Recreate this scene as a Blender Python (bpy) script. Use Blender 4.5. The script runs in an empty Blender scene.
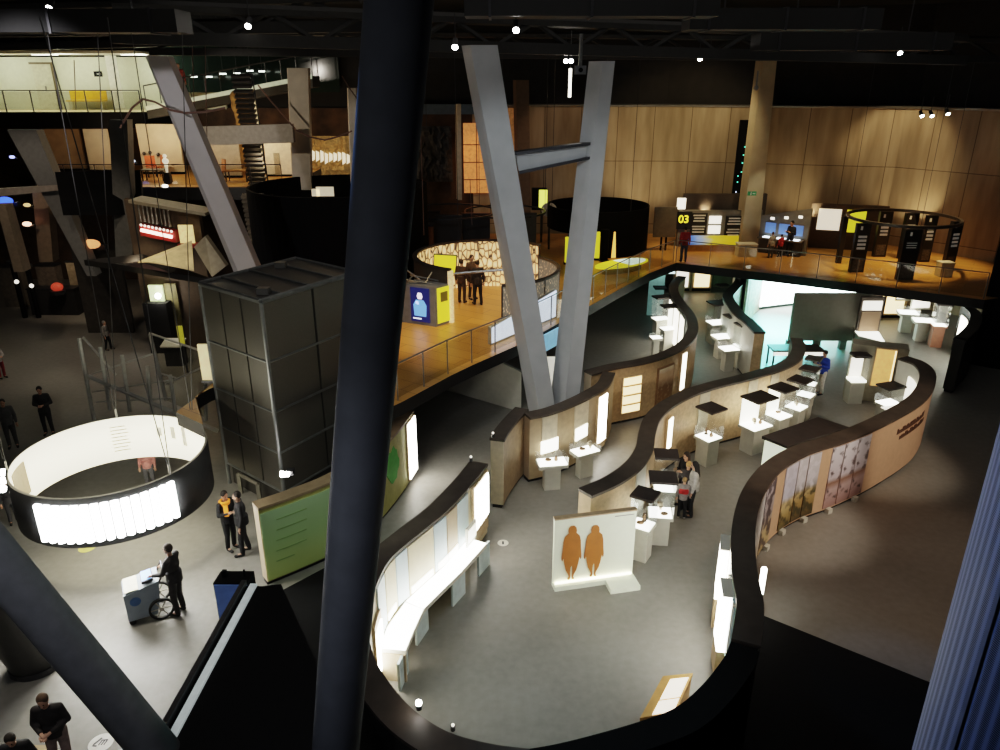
import bpy, math, random
from mathutils import Vector, Matrix
random.seed(7)
C = bpy.context.scene.collection
PI = math.pi
R = math.radians
# ---- survey: camera 11 m above the exhibition floor, looking along +Y, pitched down 21.6 deg, 27 mm lens
F, CX, CY, PITCH, H = 750.0, 500.0, 375.0, R(21.6), 11.0
cp, sp = math.cos(PITCH), math.sin(PITCH)
def ray(px, py):
    u, v = (px - CX) / F, (py - CY) / F
    return Vector((u, cp - v * sp, -(sp + v * cp)))
def G(px, py, z=0.0):                    # surveyed point on the level z
    r = ray(px, py); t = (z - H) / r.z
    return Vector((r.x * t, r.y * t, z))
def A(px, py, D):                        # surveyed point on the vertical plane Y = D
    r = ray(px, py); t = D / r.y
    return Vector((r.x * t, D, H + r.z * t))
def proj(p):
    f = p[1] * cp - (p[2] - H) * sp
    return CX + F * p[0] / f, CY + F * (-(p[1] * sp + (p[2] - H) * cp)) / f
def V(*a): return Vector(a)

# ---------------------------------------------------------------- materials
MATS = {}
def M(name, col, rough=.6, metal=0.0, noise=.12, scale=6.0, emit=None, strength=0.0, bump=0.0, spec=.5, detail=4):
    if name in MATS: return MATS[name]
    m = bpy.data.materials.new(name); m.use_nodes = True
    nt = m.node_tree; b = nt.nodes['Principled BSDF']
    tc = nt.nodes.new('ShaderNodeTexCoord'); nz = nt.nodes.new('ShaderNodeTexNoise')
    nz.inputs['Scale'].default_value = scale; nz.inputs['Detail'].default_value = detail
    nt.links.new(tc.outputs['Object'], nz.inputs['Vector'])
    rp = nt.nodes.new('ShaderNodeValToRGB')
    rp.color_ramp.elements[0].position = .3; rp.color_ramp.elements[1].position = .7
    rp.color_ramp.elements[0].color = (*[max(0, c * (1 - noise)) for c in col], 1)
    rp.color_ramp.elements[1].color = (*[min(1, c * (1 + noise)) for c in col], 1)
    nt.links.new(nz.outputs['Fac'], rp.inputs['Fac']); nt.links.new(rp.outputs['Color'], b.inputs['Base Color'])
    b.inputs['Roughness'].default_value = rough; b.inputs['Metallic'].default_value = metal
    b.inputs['Specular IOR Level'].default_value = spec
    if emit is not None:
        b.inputs['Emission Color'].default_value = (*emit, 1); b.inputs['Emission Strength'].default_value = strength
    if bump:
        bp = nt.nodes.new('ShaderNodeBump'); bp.inputs['Strength'].default_value = bump; bp.inputs['Distance'].default_value = .02
        nt.links.new(nz.outputs['Fac'], bp.inputs['Height']); nt.links.new(bp.outputs['Normal'], b.inputs['Normal'])
    MATS[name] = m; return m
def glow(name, col, s): return M(name, col, .6, noise=.03, emit=col, strength=s)
def glass(name, tint=(.9, .95, .95), fac=.1, rough=.03):
    if name in MATS: return MATS[name]
    m = bpy.data.materials.new(name); m.use_nodes = True; nt = m.node_tree; nt.nodes.clear()
    o = nt.nodes.new('ShaderNodeOutputMaterial'); mx = nt.nodes.new('ShaderNodeMixShader')
    t = nt.nodes.new('ShaderNodeBsdfTransparent'); g = nt.nodes.new('ShaderNodeBsdfGlossy')
    t.inputs['Color'].default_value = (*tint, 1); g.inputs['Roughness'].default_value = rough
    lw = nt.nodes.new('ShaderNodeLayerWeight'); lw.inputs['Blend'].default_value = .5
    pw = nt.nodes.new('ShaderNodeMath'); pw.operation = 'POWER'; pw.inputs[1].default_value = 5; nt.links.new(lw.outputs['Facing'], pw.inputs[0])
    ad = nt.nodes.new('ShaderNodeMath'); ad.operation = 'MULTIPLY_ADD'; ad.inputs[1].default_value = .6; ad.inputs[2].default_value = fac; ad.use_clamp = True
    nt.links.new(pw.outputs[0], ad.inputs[0]); nt.links.new(ad.outputs[0], mx.inputs[0])
    nt.links.new(t.outputs[0], mx.inputs[1]); nt.links.new(g.outputs[0], mx.inputs[2]); nt.links.new(mx.outputs[0], o.inputs[0])
    MATS[name] = m; return m
def nodes_of(name, rough=.6):
    m = bpy.data.materials.new(name); m.use_nodes = True; MATS[name] = m
    b = m.node_tree.nodes['Principled BSDF']; b.inputs['Roughness'].default_value = rough
    return m, m.node_tree, b
def ramp(nt, stops, interp='LINEAR'):
    r = nt.nodes.new('ShaderNodeValToRGB'); cr = r.color_ramp; cr.interpolation = interp
    while len(cr.elements) < len(stops): cr.elements.new(.5)
    for e, (p, c) in zip(cr.elements, stops): e.position = p; e.color = (*c, 1)
    return r
def mural(name, stops, warp=.25, scale=3.0, blotch=(.05, .035, .025), amount=.5, hi=1.0, thr=.52):
    """printed photograph: a picture that changes with height, broken by noise; uses the panel's own UV"""
    m, nt, b = nodes_of(name, .5)
    uv = nt.nodes.new('ShaderNodeUVMap'); sx = nt.nodes.new('ShaderNodeSeparateXYZ'); nt.links.new(uv.outputs[0], sx.inputs[0])
    n1 = nt.nodes.new('ShaderNodeTexNoise'); n1.inputs['Scale'].default_value = scale; n1.inputs['Detail'].default_value = 6
    nt.links.new(uv.outputs[0], n1.inputs['Vector'])
    ma = nt.nodes.new('ShaderNodeMath'); ma.operation = 'MULTIPLY_ADD'; ma.inputs[1].default_value = warp
    nt.links.new(n1.outputs['Fac'], ma.inputs[0]); nt.links.new(sx.outputs[1], ma.inputs[2])
    sub = nt.nodes.new('ShaderNodeMath'); sub.operation = 'SUBTRACT'; sub.inputs[1].default_value = warp * .5
    nt.links.new(ma.outputs[0], sub.inputs[0])
    r = ramp(nt, stops); nt.links.new(sub.outputs[0], r.inputs[0])
    n2 = nt.nodes.new('ShaderNodeTexNoise'); n2.inputs['Scale'].default_value = scale * 2.6; n2.inputs['Detail'].default_value = 5
    nt.links.new(uv.outputs[0], n2.inputs['Vector'])
    r2 = ramp(nt, [(thr, (0, 0, 0)), (thr + .08, (1, 1, 1))]); nt.links.new(n2.outputs['Fac'], r2.inputs[0])
    m2 = nt.nodes.new('ShaderNodeMath'); m2.operation = 'MULTIPLY'; m2.inputs[1].default_value = amount
    nt.links.new(r2.outputs[0], m2.inputs[0])
    fall = ramp(nt, [(hi - .25, (1, 1, 1)), (hi, (.15, .15, .15))]); nt.links.new(sx.outputs[1], fall.inputs[0])
    m3 = nt.nodes.new('ShaderNodeMath'); m3.operation = 'MULTIPLY'
    nt.links.new(m2.outputs[0], m3.inputs[0]); nt.links.new(fall.outputs[0], m3.inputs[1])
    mx = nt.nodes.new('ShaderNodeMix'); mx.data_type = 'RGBA'
    nt.links.new(m3.outputs[0], mx.inputs[0]); nt.links.new(r.outputs[0], mx.inputs[6]); mx.inputs[7].default_value = (*blotch, 1)
    nt.links.new(mx.outputs[2], b.inputs['Base Color'])
    return m

# ---------------------------------------------------------------- mesh builder
class MB:
    def __init__(s): s.v = []; s.f = []; s.m = []; s.uv = {}
    def face(s, idx, mi=0, uv=None):
        if uv: s.uv[len(s.f)] = uv
        s.f.append(tuple(idx)); s.m.append(mi)
    def poly(s, pts, mi=0, uv=None):
        b = len(s.v); s.v += [Vector(p) for p in pts]; s.face(range(b, b + len(pts)), mi, uv); return s
    def hexa(s, bot, top, mi=0):
        b = len(s.v); n = len(bot); s.v += [Vector(p) for p in list(bot) + list(top)]
        s.face([b + i for i in reversed(range(n))], mi); s.face([b + n + i for i in range(n)], mi)
        for i in range(n):
            j = (i + 1) % n; s.face((b + i, b + j, b + n + j, b + n + i), mi)
        return s
    def box(s, c, size, rz=0.0, rx=0.0, ry=0.0, mi=0, taper=1.0):
        c = Vector(c); hx, hy, hz = [q / 2 for q in size]
        mt = Matrix.Rotation(rz, 3, 'Z') @ Matrix.Rotation(ry, 3, 'Y') @ Matrix.Rotation(rx, 3, 'X')
        q = [(-1, -1), (1, -1), (1, 1), (-1, 1)]
        return s.hexa([c + mt @ Vector((a * hx, d * hy, -hz)) for a, d in q],
                      [c + mt @ Vector((a * hx * taper, d * hy * taper, hz)) for a, d in q], mi)
    def prism(s, poly, z0, z1, mt=0, ms=0, mb=None):
        if sum(a[0] * b[1] - b[0] * a[1] for a, b in zip(poly, list(poly[1:]) + [poly[0]])) < 0: poly = list(reversed(poly))
        b = len(s.v); n = len(poly)
        s.v += [Vector((p[0], p[1], z0)) for p in poly] + [Vector((p[0], p[1], z1)) for p in poly]
        s.face([b + i for i in reversed(range(n))], ms if mb is None else mb); s.face([b + n + i for i in range(n)], mt)
        for i in range(n):
            j = (i + 1) % n; s.face((b + i, b + j, b + n + j, b + n + i), ms)
        return s
    def cyl(s, p0, p1, r0, r1=None, n=12, mi=0, caps=True):
        p0, p1 = Vector(p0), Vector(p1); r1 = r0 if r1 is None else r1
        d = (p1 - p0).normalized(); a = d.orthogonal().normalized(); e = d.cross(a)
        b = len(s.v)
        for p, r in ((p0, r0), (p1, r1)):
            s.v += [p + (a * math.cos(2 * PI * k / n) + e * math.sin(2 * PI * k / n)) * r for k in range(n)]
        for k in range(n):
            j = (k + 1) % n; s.face((b + k, b + j, b + n + j, b + n + k), mi)
        if caps:
            s.face([b + k for k in reversed(range(n))], mi); s.face([b + n + k for k in range(n)], mi)
        return s
    def tube(s, pts, r, n=6, mi=0):
        for a, b in zip(pts, pts[1:]): s.cyl(a, b, r, n=n, mi=mi)
        return s
    def ball(s, c, r, nu=10, nv=7, mi=0, rot=None):
        c = Vector(c); r = (r, r, r) if isinstance(r, (int, float)) else r
        b = len(s.v)
        for i in range(1, nv):
            th = PI * i / nv
            for k in range(nu):
                p = Vector((math.sin(th) * math.cos(2 * PI * k / nu) * r[0], math.sin(th) * math.sin(2 * PI * k / nu) * r[1], math.cos(th) * r[2]))
                s.v.append(c + (rot @ p if rot else p))
        top = len(s.v); p = Vector((0, 0, r[2])); s.v.append(c + (rot @ p if rot else p))
        bot = len(s.v); p = Vector((0, 0, -r[2])); s.v.append(c + (rot @ p if rot else p))
        for k in range(nu):
            j = (k + 1) % nu
            s.face((top, b + k, b + j), mi); s.face((bot, b + (nv - 2) * nu + j, b + (nv - 2) * nu + k), mi)
            for i in range(nv - 2): s.face((b + i * nu + k, b + (i + 1) * nu + k, b + (i + 1) * nu + j, b + i * nu + j), mi)
        return s
    def lathe(s, c, prof, n=32, a0=0.0, a1=2 * PI, mi=0, closed=True):
        """closed ring of profile points (r, z) swept round c"""
        c = Vector(c); full = abs(a1 - a0 - 2 * PI) < 1e-6; k = n if full else n + 1; m = len(prof); b = len(s.v)
        for i in range(k):
            t = a0 + (a1 - a0) * i / n
            for r, z in prof: s.v.append(c + Vector((math.cos(t) * r, math.sin(t) * r, z)))
        for i in range(n):
            j = (i + 1) % k
            for q in range(m if closed else m - 1):
                w = (q + 1) % m; s.face((b + i * m + q, b + j * m + q, b + j * m + w, b + i * m + w), mi if isinstance(mi, int) else mi[q],
                    [(i / n, prof[q][1]), ((i + 1) / n, prof[q][1]), ((i + 1) / n, prof[w][1]), (i / n, prof[w][1])])
        if closed and not full:
            s.face([b + q for q in range(m)], 0); s.face([b + n * m + q for q in reversed(range(m))], 0)
        return s
    def build(s, name, mats, parent=None, smooth=False, local=False):
        off = Vector((0, 0, 0))
        if parent is not None and not local:
            q = parent
            while q is not None: off += q.location; q = q.parent
        me = bpy.data.meshes.new(name); me.from_pydata([p - off for p in s.v], [], s.f)
        for m in (mats if isinstance(mats, (list, tuple)) else [mats]): me.materials.append(m)
        me.polygons.foreach_set('material_index', s.m)
        if s.uv:
            l = me.uv_layers.new(name='UVMap')
            for fi, uv in s.uv.items():
                for li, c in zip(me.polygons[fi].loop_indices, uv): l.data[li].uv = c
        if smooth: me.polygons.foreach_set('use_smooth', [True] * len(me.polygons))
        me.update()
        o = bpy.data.objects.new(name, me); C.objects.link(o)
        if parent is not None: o.parent = parent
        return o
def thing(name, label, cat, loc=(0, 0, 0), rz=0.0, group=None):
    o = bpy.data.objects.new(name, None); C.objects.link(o); o.empty_display_size = .2
    o.location = loc; o.rotation_euler = (0, 0, rz); tag(o, label, cat, group); return o
def tag(o, label, cat, group=None, kind='thing'):
    o['label'] = label; o['category'] = cat; o['kind'] = kind
    if group: o['group'] = group
    return o
def struct(o, label=None, cat=None):
    o['kind'] = 'structure'
    if label: o['label'] = label; o['category'] = cat
    return o
def copy_tree(o, parent=None):
    c = o.copy(); C.objects.link(c); c.parent = parent
    for ch in list(o.children): copy_tree(ch, c)
    return c
def relabel(o, label, cat=None):
    o['label'] = label
    if cat: o['category'] = cat
    return o

# ---------------------------------------------------------------- curved paths
def smooth_path(pts, step=.12):
    pts = [Vector((p[0], p[1])) for p in pts]; P = [2 * pts[0] - pts[1]] + pts + [2 * pts[-1] - pts[-2]]; out = []
    for i in range(1, len(P) - 2):
        p0, p1, p2, p3 = P[i - 1:i + 3]; n = max(2, int((p2 - p1).length / step))
        for k in range(n):
            t = k / n
            out.append(.5 * ((2 * p1) + (p2 - p0) * t + (2 * p0 - 5 * p1 + 4 * p2 - p3) * t * t + (3 * p1 - p0 - 3 * p2 + p3) * t ** 3))
    out.append(pts[-1]); return out
def normals(path):
    n = []
    for i in range(len(path)):
        d = (path[min(i + 1, len(path) - 1)] - path[max(i - 1, 0)]).normalized(); n.append(Vector((-d.y, d.x)))
    return n
class Wall:
    """free-standing curved partition; side +1 is the left of the path direction"""
    def __init__(s, pix, z=2.1, th=.42, zpx=None, pts=None):
        s.path = smooth_path(pts if pts else [G(x, y, zpx or z) for x, y in pix]); s.n = normals(s.path); s.z = z; s.th = th
        s.S = [0.0]
        for a, b in zip(s.path, s.path[1:]): s.S.append(s.S[-1] + (b - a).length)
    def at(s, q, side=0, off=0.0):
        q = max(0, min(s.S[-1], q)); i = 0
        while i < len(s.S) - 2 and s.S[i + 1] < q: i += 1
        t = (q - s.S[i]) / max(1e-9, s.S[i + 1] - s.S[i]); p = s.path[i].lerp(s.path[i + 1], t); n = s.n[i].lerp(s.n[i + 1], t).normalized()
        return p + n * side * (s.th / 2 + off), n
    def s_px(s, px, side, z, lo=0.0, hi=1.0):
        best = None
        for k in range(800):
            q = s.S[-1] * (lo + (hi - lo) * k / 799); p, _ = s.at(q, side); e = abs(proj((p.x, p.y, z))[0] - px)
            if best is None or e < best[0]: best = (e, q)
        return best[1]
    def solid(s, w, z0, z1, q0=None, q1=None):
        L = [(p + n * w, p - n * w) for p, n in zip(s.path, s.n)]
        return L
    def band(s, mb, wl, wr, z0, z1, ml=0, mr=0, mt=0, me=0):
        b = len(mb.v); k = len(s.path)
        for p, n in zip(s.path, s.n):
            l, r = p + n * wl, p - n * wr
            mb.v += [Vector((l.x, l.y, z0)), Vector((r.x, r.y, z0)), Vector((r.x, r.y, z1)), Vector((l.x, l.y, z1))]
        for i in range(k - 1):
            a, c = b + 4 * i, b + 4 * (i + 1)
            u0, u1 = s.S[i], s.S[i + 1]
            mb.face((a, c, c + 3, a + 3)[::-1], ml, [(u0, z0), (u1, z0), (u1, z1), (u0, z1)][::-1])
            mb.face((a + 1, a + 2, c + 2, c + 1)[::-1], mr, [(u0, z0), (u0, z1), (u1, z1), (u1, z0)][::-1])
            mb.face((a + 3, c + 3, c + 2, a + 2)[::-1], mt); mb.face((a, a + 1, c + 1, c)[::-1], mt)
        mb.face((b, b + 3, b + 2, b + 1), me); e = b + 4 * (k - 1); mb.face((e, e + 1, e + 2, e + 3), me)
        return mb
    def strip(s, q0, q1, side, z0, z1, thick=.025, gap=.006, step=.12):
        """thin curved panel fixed to one face"""
        mb = MB(); k = max(1, int(abs(q1 - q0) / step)); b = 0
        for i in range(k + 1):
            q = q0 + (q1 - q0) * i / k
            pi, _ = s.at(q, side, gap); po, _ = s.at(q, side, gap + thick)
            mb.v += [Vector((pi.x, pi.y, z0)), Vector((pi.x, pi.y, z1)), Vector((po.x, po.y, z1)), Vector((po.x, po.y, z0))]
        for i in range(k):
            a, c = 4 * i, 4 * (i + 1); u0, u1 = i / k, (i + 1) / k
            sc = abs(q1 - q0) / (z1 - z0)
            f = [((a + 3, c + 3, c + 2, a + 2), [(u0 * sc, 0), (u1 * sc, 0), (u1 * sc, 1), (u0 * sc, 1)]),
                 ((a, a + 1, c + 1, c), None), ((a + 2, c + 2, c + 1, a + 1), None), ((a, c, c + 3, a + 3), None)]
            for idx, uv in f: mb.face(idx, 0, uv)
        mb.face((0, 3, 2, 1)); e = 4 * k; mb.face((e, e + 1, e + 2, e + 3)); return mb
    def angle(s, q):
        p, n = s.at(q); return math.atan2(-n.x, n.y)   # direction of travel
def partition(name, label, wall, cap, left, right, end, group=None, z0=.1, capw=.03):
    m = wall.path[len(wall.path) // 2]
    root = thing(name, label, 'partition wall', (m.x, m.y, 0), group=group)
    mb = MB(); wall.band(mb, wall.th / 2 - .05, wall.th / 2 - .05, 0, z0); mb.build('plinth', MATS['plinth_black'], root)
    mb = MB(); wall.band(mb, wall.th / 2, wall.th / 2, z0, wall.z - .07, 0, 1, 2, 2); mb.build('wall_body', [left, right, end], root)
    mb = MB(); wall.band(mb, wall.th / 2 + capw, wall.th / 2 + capw, wall.z - .07, wall.z); mb.build('cap', cap, root)
    return root

# ---------------------------------------------------------------- lights
def point(loc, power, col=(1, .9, .75), r=.1, name='lamp_light'):
    d = bpy.data.lights.new(name, 'POINT'); d.energy = power; d.color = col; d.shadow_soft_size = r
    o = bpy.data.objects.new(name, d); C.objects.link(o); o.location = loc; return o
def spot(loc, target, power, angle=50, col=(1, .9, .75), blend=.6, r=.15, name='spot_light'):
    d = bpy.data.lights.new(name, 'SPOT'); d.energy = power; d.color = col; d.spot_size = R(angle); d.spot_blend = blend; d.shadow_soft_size = r
    o = bpy.data.objects.new(name, d); C.objects.link(o); o.location = loc
    o.rotation_euler = (Vector(target) - Vector(loc)).to_track_quat('-Z', 'Y').to_euler(); return o
def area(loc, target, power, sx, sy, col=(1, .9, .75), name='area_light'):
    d = bpy.data.lights.new(name, 'AREA'); d.shape = 'RECTANGLE'; d.energy = power; d.color = col; d.size = sx; d.size_y = sy
    o = bpy.data.objects.new(name, d); C.objects.link(o); o.location = loc
    o.rotation_euler = (Vector(target) - Vector(loc)).to_track_quat('-Z', 'Y').to_euler(); return o

# ---------------------------------------------------------------- people
def skin_of(mb, voxel, it=4):
    me = bpy.data.meshes.new('tmp'); me.from_pydata(mb.v, [], mb.f); o = bpy.data.objects.new('tmp', me); C.objects.link(o)
    r = o.modifiers.new('r', 'REMESH'); r.mode = 'VOXEL'; r.voxel_size = voxel
    sm = o.modifiers.new('s', 'SMOOTH'); sm.iterations = it; sm.factor = .5
    dg = bpy.context.evaluated_depsgraph_get(); dg.update()
    out = bpy.data.meshes.new_from_object(o.evaluated_get(dg)); bpy.data.objects.remove(o); bpy.data.meshes.remove(me)
    vs = [v.co.copy() for v in out.vertices]; fs = [tuple(p.vertices) for p in out.polygons]; bpy.data.meshes.remove(out)
    return vs, fs
def cap(mb, a, b, ra, rb, n=10):
    a, b = Vector(a), Vector(b); mb.cyl(a, b, ra, rb, n=n); mb.ball(a, ra, n, 6); mb.ball(b, rb, n, 6)
def person(label, foot, face=0.0, h=1.72, top=(.02, .02, .025), legs=(.02, .02, .03), hair=(.02, .015, .01), skin=(.55, .32, .22),
           arms='down', long_hair=False, sit=False, bend=0.0, stride=.0, fine=False, group=None, shoe=(.02, .02, .02), vest=None):
    k = h / 1.72; root = thing('person', label, 'person', foot, R(face), group)
    S = lambda p: Vector(p) * k
    hip_z = .90 if not sit else .50
    def up(p):                                              # bend of the trunk towards the front (-Y)
        p = Vector(p); q = p - Vector((0, 0, .92)); q = Matrix.Rotation(bend, 3, 'X') @ q; return S(q + Vector((0, 0, hip_z + .02)))
    hips = [S((sx * .09, 0, hip_z)) for sx in (-1, 1)]
    knees, ankles, toes = [], [], []
    for i, sx in enumerate((-1, 1)):
        if sit: kn, an = (sx * .12, -.42, .50), (sx * .12, -.40, .09)
        else:
            st = stride * sx; kn, an = (sx * .10, -.03 - st * .5, .49), (sx * .105, .01 - st, .085 + max(0, -st) * .05)
        knees.append(S(kn)); ankles.append(S(an)); toes.append(S((an[0] + sx * .02, an[1] - .15, .045)))
    sh = [up((sx * .175, .01, 1.40)) for sx in (-1, 1)]
    el, wr = [], []
    for sx in (-1, 1):
        e, w = {'down': ((.235, .02, 1.12), (.245, -.05, .87)), 'front': ((.25, -.02, 1.13), (.06, -.27, 1.15)),
                'push': ((.23, -.08, 1.14), (.19, -.36, 1.04)), 'hold': ((.24, .0, 1.12), (.12, -.24, 1.22)),
                'out': ((.36, .02, 1.18), (.52, -.06, 1.02))}[arms]
        el.append(up((sx * e[0], e[1], e[2]))); wr.append(up((sx * w[0], w[1], w[2])))
    neck0, neck1, head = up((0, .0, 1.42)), up((0, -.015, 1.52)), up((0, -.025, 1.615))
    hd = Matrix.Rotation(bend + (.35 if arms in ('front', 'hold') else .12), 3, 'X')
    H_ = lambda p: head + hd @ (Vector(p) * k)
    b = MB()
    # trunk, neck, head
    b.ball(up((0, 0, 1.28)), (.15 * k, .10 * k, .19 * k)); b.ball(up((0, 0, 1.02)), (.14 * k, .10 * k, .17 * k))
    cap(b, neck0, neck1, .06 * k, .052 * k)
    b.ball(head, (.075 * k, .092 * k, .115 * k), 14, 10, rot=hd); b.ball(H_((0, -.03, -.06)), (.052 * k, .055 * k, .06 * k), rot=hd)
    cap(b, H_((0, -.085, .005)), H_((0, -.105, -.025)), .012 * k, .017 * k, 8)
    for sx in (-1, 1): b.ball(H_((sx * .076, .008, -.01)), (.013 * k, .022 * k, .03 * k), 8, 6, rot=hd)
    for i in (0, 1):
        cap(b, sh[i], el[i], .045 * k, .037 * k); cap(b, el[i], wr[i], .037 * k, .026 * k)
        cap(b, hips[i], knees[i], .082 * k, .055 * k); cap(b, knees[i], ankles[i], .052 * k, .036 * k)
        cap(b, ankles[i], toes[i], .038 * k, .03 * k)
        cap(b, up((0, 0, 1.38)), sh[i], .07 * k, .052 * k)
        d = (wr[i] - el[i]).normalized(); cap(b, wr[i], wr[i] + d * .075 * k, .028 * k, .034 * k)
    vs, fs = skin_of(b, (.011 if fine else .017) * k, 3)
    o = MB(); o.v = vs
    for f in fs: o.face(f, 0)
    # hands: four unequal bent fingers and a thumb rooted in the palm
    for i, sx in enumerate((-1, 1)):
        d = (wr[i] - el[i]).normalized(); side = d.cross(Vector((0, -.3, 1))).normalized(); nrm = side.cross(d)
        pal = wr[i] + d * .085 * k
        for q, ln in zip((-1.5, -.5, .5, 1.5), (.058, .072, .078, .07)):
            a = pal + side * q * .017 * k; m = a + (d * .55 - nrm * .12) * ln * k; e = m + (d * .4 - nrm * .35) * ln * k
            o.cyl(a - d * .02 * k, m, .0095 * k, .0088 * k, 6); o.cyl(m, e, .0088 * k, .007 * k, 6)
        a = wr[i] + d * .035 * k + side * .03 * k; m = a + (d * .5 + side * .55) * .04 * k
        o.cyl(a, m, .0115 * k, .0105 * k, 6); o.cyl(m, m + d * .033 * k - nrm * .01 * k, .0105 * k, .008 * k, 6)
    for sx in (-1, 1): o.ball(H_((sx * .031, -.083, .012)), .0105 * k, 8, 6, mi=1)
    o.box(H_((0, -.088, -.062)), (.045 * k, .012 * k, .009 * k), mi=2)
    tone = lambda c: 'skin_%02d%02d' % (int(c[0] * 99), int(c[1] * 99))
    o.build('body', [M(tone(skin), skin, .5, noise=.05), M('eye_dark', (.02, .015, .01), .2), M('lip', (.35, .12, .1), .5)], root, True, True)
    def layer(name, mbx, col, vox=.017, it=4, rough=.8):
        v2, f2 = skin_of(mbx, vox * k, it); q = MB(); q.v = v2
        for f in f2: q.face(f)
        key = 'cloth_%03d_%03d_%03d' % tuple(int(c * 255) for c in col)
        return q.build(name, M(key, col, rough, noise=.2, scale=14), root, True, True)
    t = MB()
    t.ball(up((0, .005, 1.26)), (.185 * k, .135 * k, .21 * k), 14, 10); t.ball(up((0, .005, 1.02)), (.172 * k, .132 * k, .17 * k), 14, 10)
    t.cyl(up((0, .005, .84)), up((0, .005, 1.1)), .165 * k, .165 * k, 16)
    for i in (0, 1):
        cap(t, up((0, 0, 1.40)), sh[i], .085 * k, .068 * k); cap(t, sh[i], el[i], .066 * k, .056 * k)
        e = el[i].lerp(wr[i], .88); cap(t, el[i], e, .054 * k, .042 * k)
    layer('jacket' if top[0] + top[1] + top[2] < .4 else 'shirt', t, top)
    t = MB(); t.ball(S((0, .01, hip_z + .01)), (.165 * k, .125 * k, .13 * k), 14, 10)
    for i in (0, 1):
        cap(t, hips[i], knees[i], .098 * k, .074 * k); cap(t, knees[i], ankles[i] + S((0, 0, .02)), .07 * k, .06 * k)
    layer('trousers', t, legs)
    for i in (0, 1):
        t = MB(); cap(t, ankles[i] + S((0, .01, -.035)), toes[i] + S((0, -.02, -.002)), .046 * k, .04 * k)
        for p in t.v: p.z = max(p.z, .002)
        layer('shoe', t, shoe, .012)
    t = MB(); t.ball(H_((0, .022, .03)), (.088 * k, .095 * k, .105 * k), 14, 10, rot=hd)
    if long_hair:
        cap(t, H_((0, .06, .0)), up((0, .105, 1.30)), .078 * k, .06 * k)
        for sx in (-1, 1): cap(t, H_((sx * .065, .02, .0)), up((sx * .10, .05, 1.36)), .035 * k, .03 * k)
    layer('hair', t, hair, .014)
    if vest:
        t = MB(); t.ball(up((0, -.005, 1.2)), (.205 * k, .16 * k, .25 * k), 14, 10); layer('vest', t, vest)
    return root
# ================================================================ materials
M('plinth_black', (.012, .012, .012), .7)
cap_brown = M('cap_brown', (.075, .058, .046), .55, noise=.2, scale=3)
cap_dark = M('cap_dark', (.03, .026, .024), .5, noise=.2)
beige = M('board_beige', (.50, .40, .28), .6, noise=.08, scale=3)
wood_pale = M('wood_pale', (.55, .40, .24), .5, noise=.15, scale=9)
salmon = M('board_salmon', (.58, .38, .25), .6, noise=.05)
cream = M('board_cream', (.66, .58, .40), .6, noise=.04)
paleblue = M('board_pale_blue', (.55, .66, .70), .5, noise=.04)
offwhite = M('painted_off_white', (.68, .66, .58), .5, noise=.05)
greywhite = M('pedestal_grey_white', (.56, .55, .48), .5, noise=.05)
darkgrey = M('panel_dark_grey', (.07, .068, .06), .6, noise=.12)
midgrey = M('panel_mid_grey', (.16, .155, .14), .6, noise=.1)
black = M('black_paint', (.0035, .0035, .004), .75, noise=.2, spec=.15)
blacksoft = M('black_soft', (.014, .013, .013), .8, noise=.25, scale=2)
steel = M('steel_grey', (.30, .30, .29), .35, .8, noise=.1)
steel_dark = M('steel_dark', (.06, .06, .065), .4, .6, noise=.15)
col_grey = M('column_grey_paint', (.40, .41, .42), .55, noise=.08, scale=1.5, bump=.05)
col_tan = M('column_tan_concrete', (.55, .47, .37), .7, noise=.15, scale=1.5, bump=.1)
lid_dark = M('lid_dark_brown', (.045, .035, .032), .5, noise=.15)
bone = M('bone', (.50, .42, .30), .6, noise=.25, scale=20, bump=.3)
stone = M('stone_brown', (.22, .13, .07), .7, noise=.35, scale=14, bump=.5)
glow_plate = glow('glow_plate', (1, .97, .86), 5)
glow_tube = glow('glow_tube', (1, .95, .84), 14)
glow_warm = glow('glow_warm', (1, .66, .28), 1.1)
glow_card = glow('glow_card', (1, .93, .8), 1.4)
glow_lamp = glow('glow_lamp', (1, .96, .88), 40)
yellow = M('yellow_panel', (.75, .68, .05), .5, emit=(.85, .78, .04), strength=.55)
case_glass = glass('case_glass', (.97, .98, .98), .02)
rail_glass = glass('rail_glass', (.86, .86, .82), .03)

# polished concrete floor with broad cloudy wear
m, nt, b = nodes_of('floor_concrete', .42)
tc = nt.nodes.new('ShaderNodeTexCoord')
n1 = nt.nodes.new('ShaderNodeTexNoise'); n1.inputs['Scale'].default_value = .35; n1.inputs['Detail'].default_value = 8
n2 = nt.nodes.new('ShaderNodeTexNoise'); n2.inputs['Scale'].default_value = 6; n2.inputs['Detail'].default_value = 6
nt.links.new(tc.outputs['Object'], n1.inputs['Vector']); nt.links.new(tc.outputs['Object'], n2.inputs['Vector'])
mixf = nt.nodes.new('ShaderNodeMix'); mixf.inputs[0].default_value = .35
nt.links.new(n1.outputs['Fac'], mixf.inputs[2]); nt.links.new(n2.outputs['Fac'], mixf.inputs[3])
r = ramp(nt, [(.3, (.175, .168, .152)), (.7, (.28, .27, .245))]); nt.links.new(mixf.outputs[0], r.inputs[0]); nt.links.new(r.outputs[0], b.inputs['Base Color'])
r2 = ramp(nt, [(.3, (.36, .36, .36)), (.7, (.55, .55, .55))]); nt.links.new(n1.outputs['Fac'], r2.inputs[0]); nt.links.new(r2.outputs[0], b.inputs['Roughness'])
floor_m = m
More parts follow.
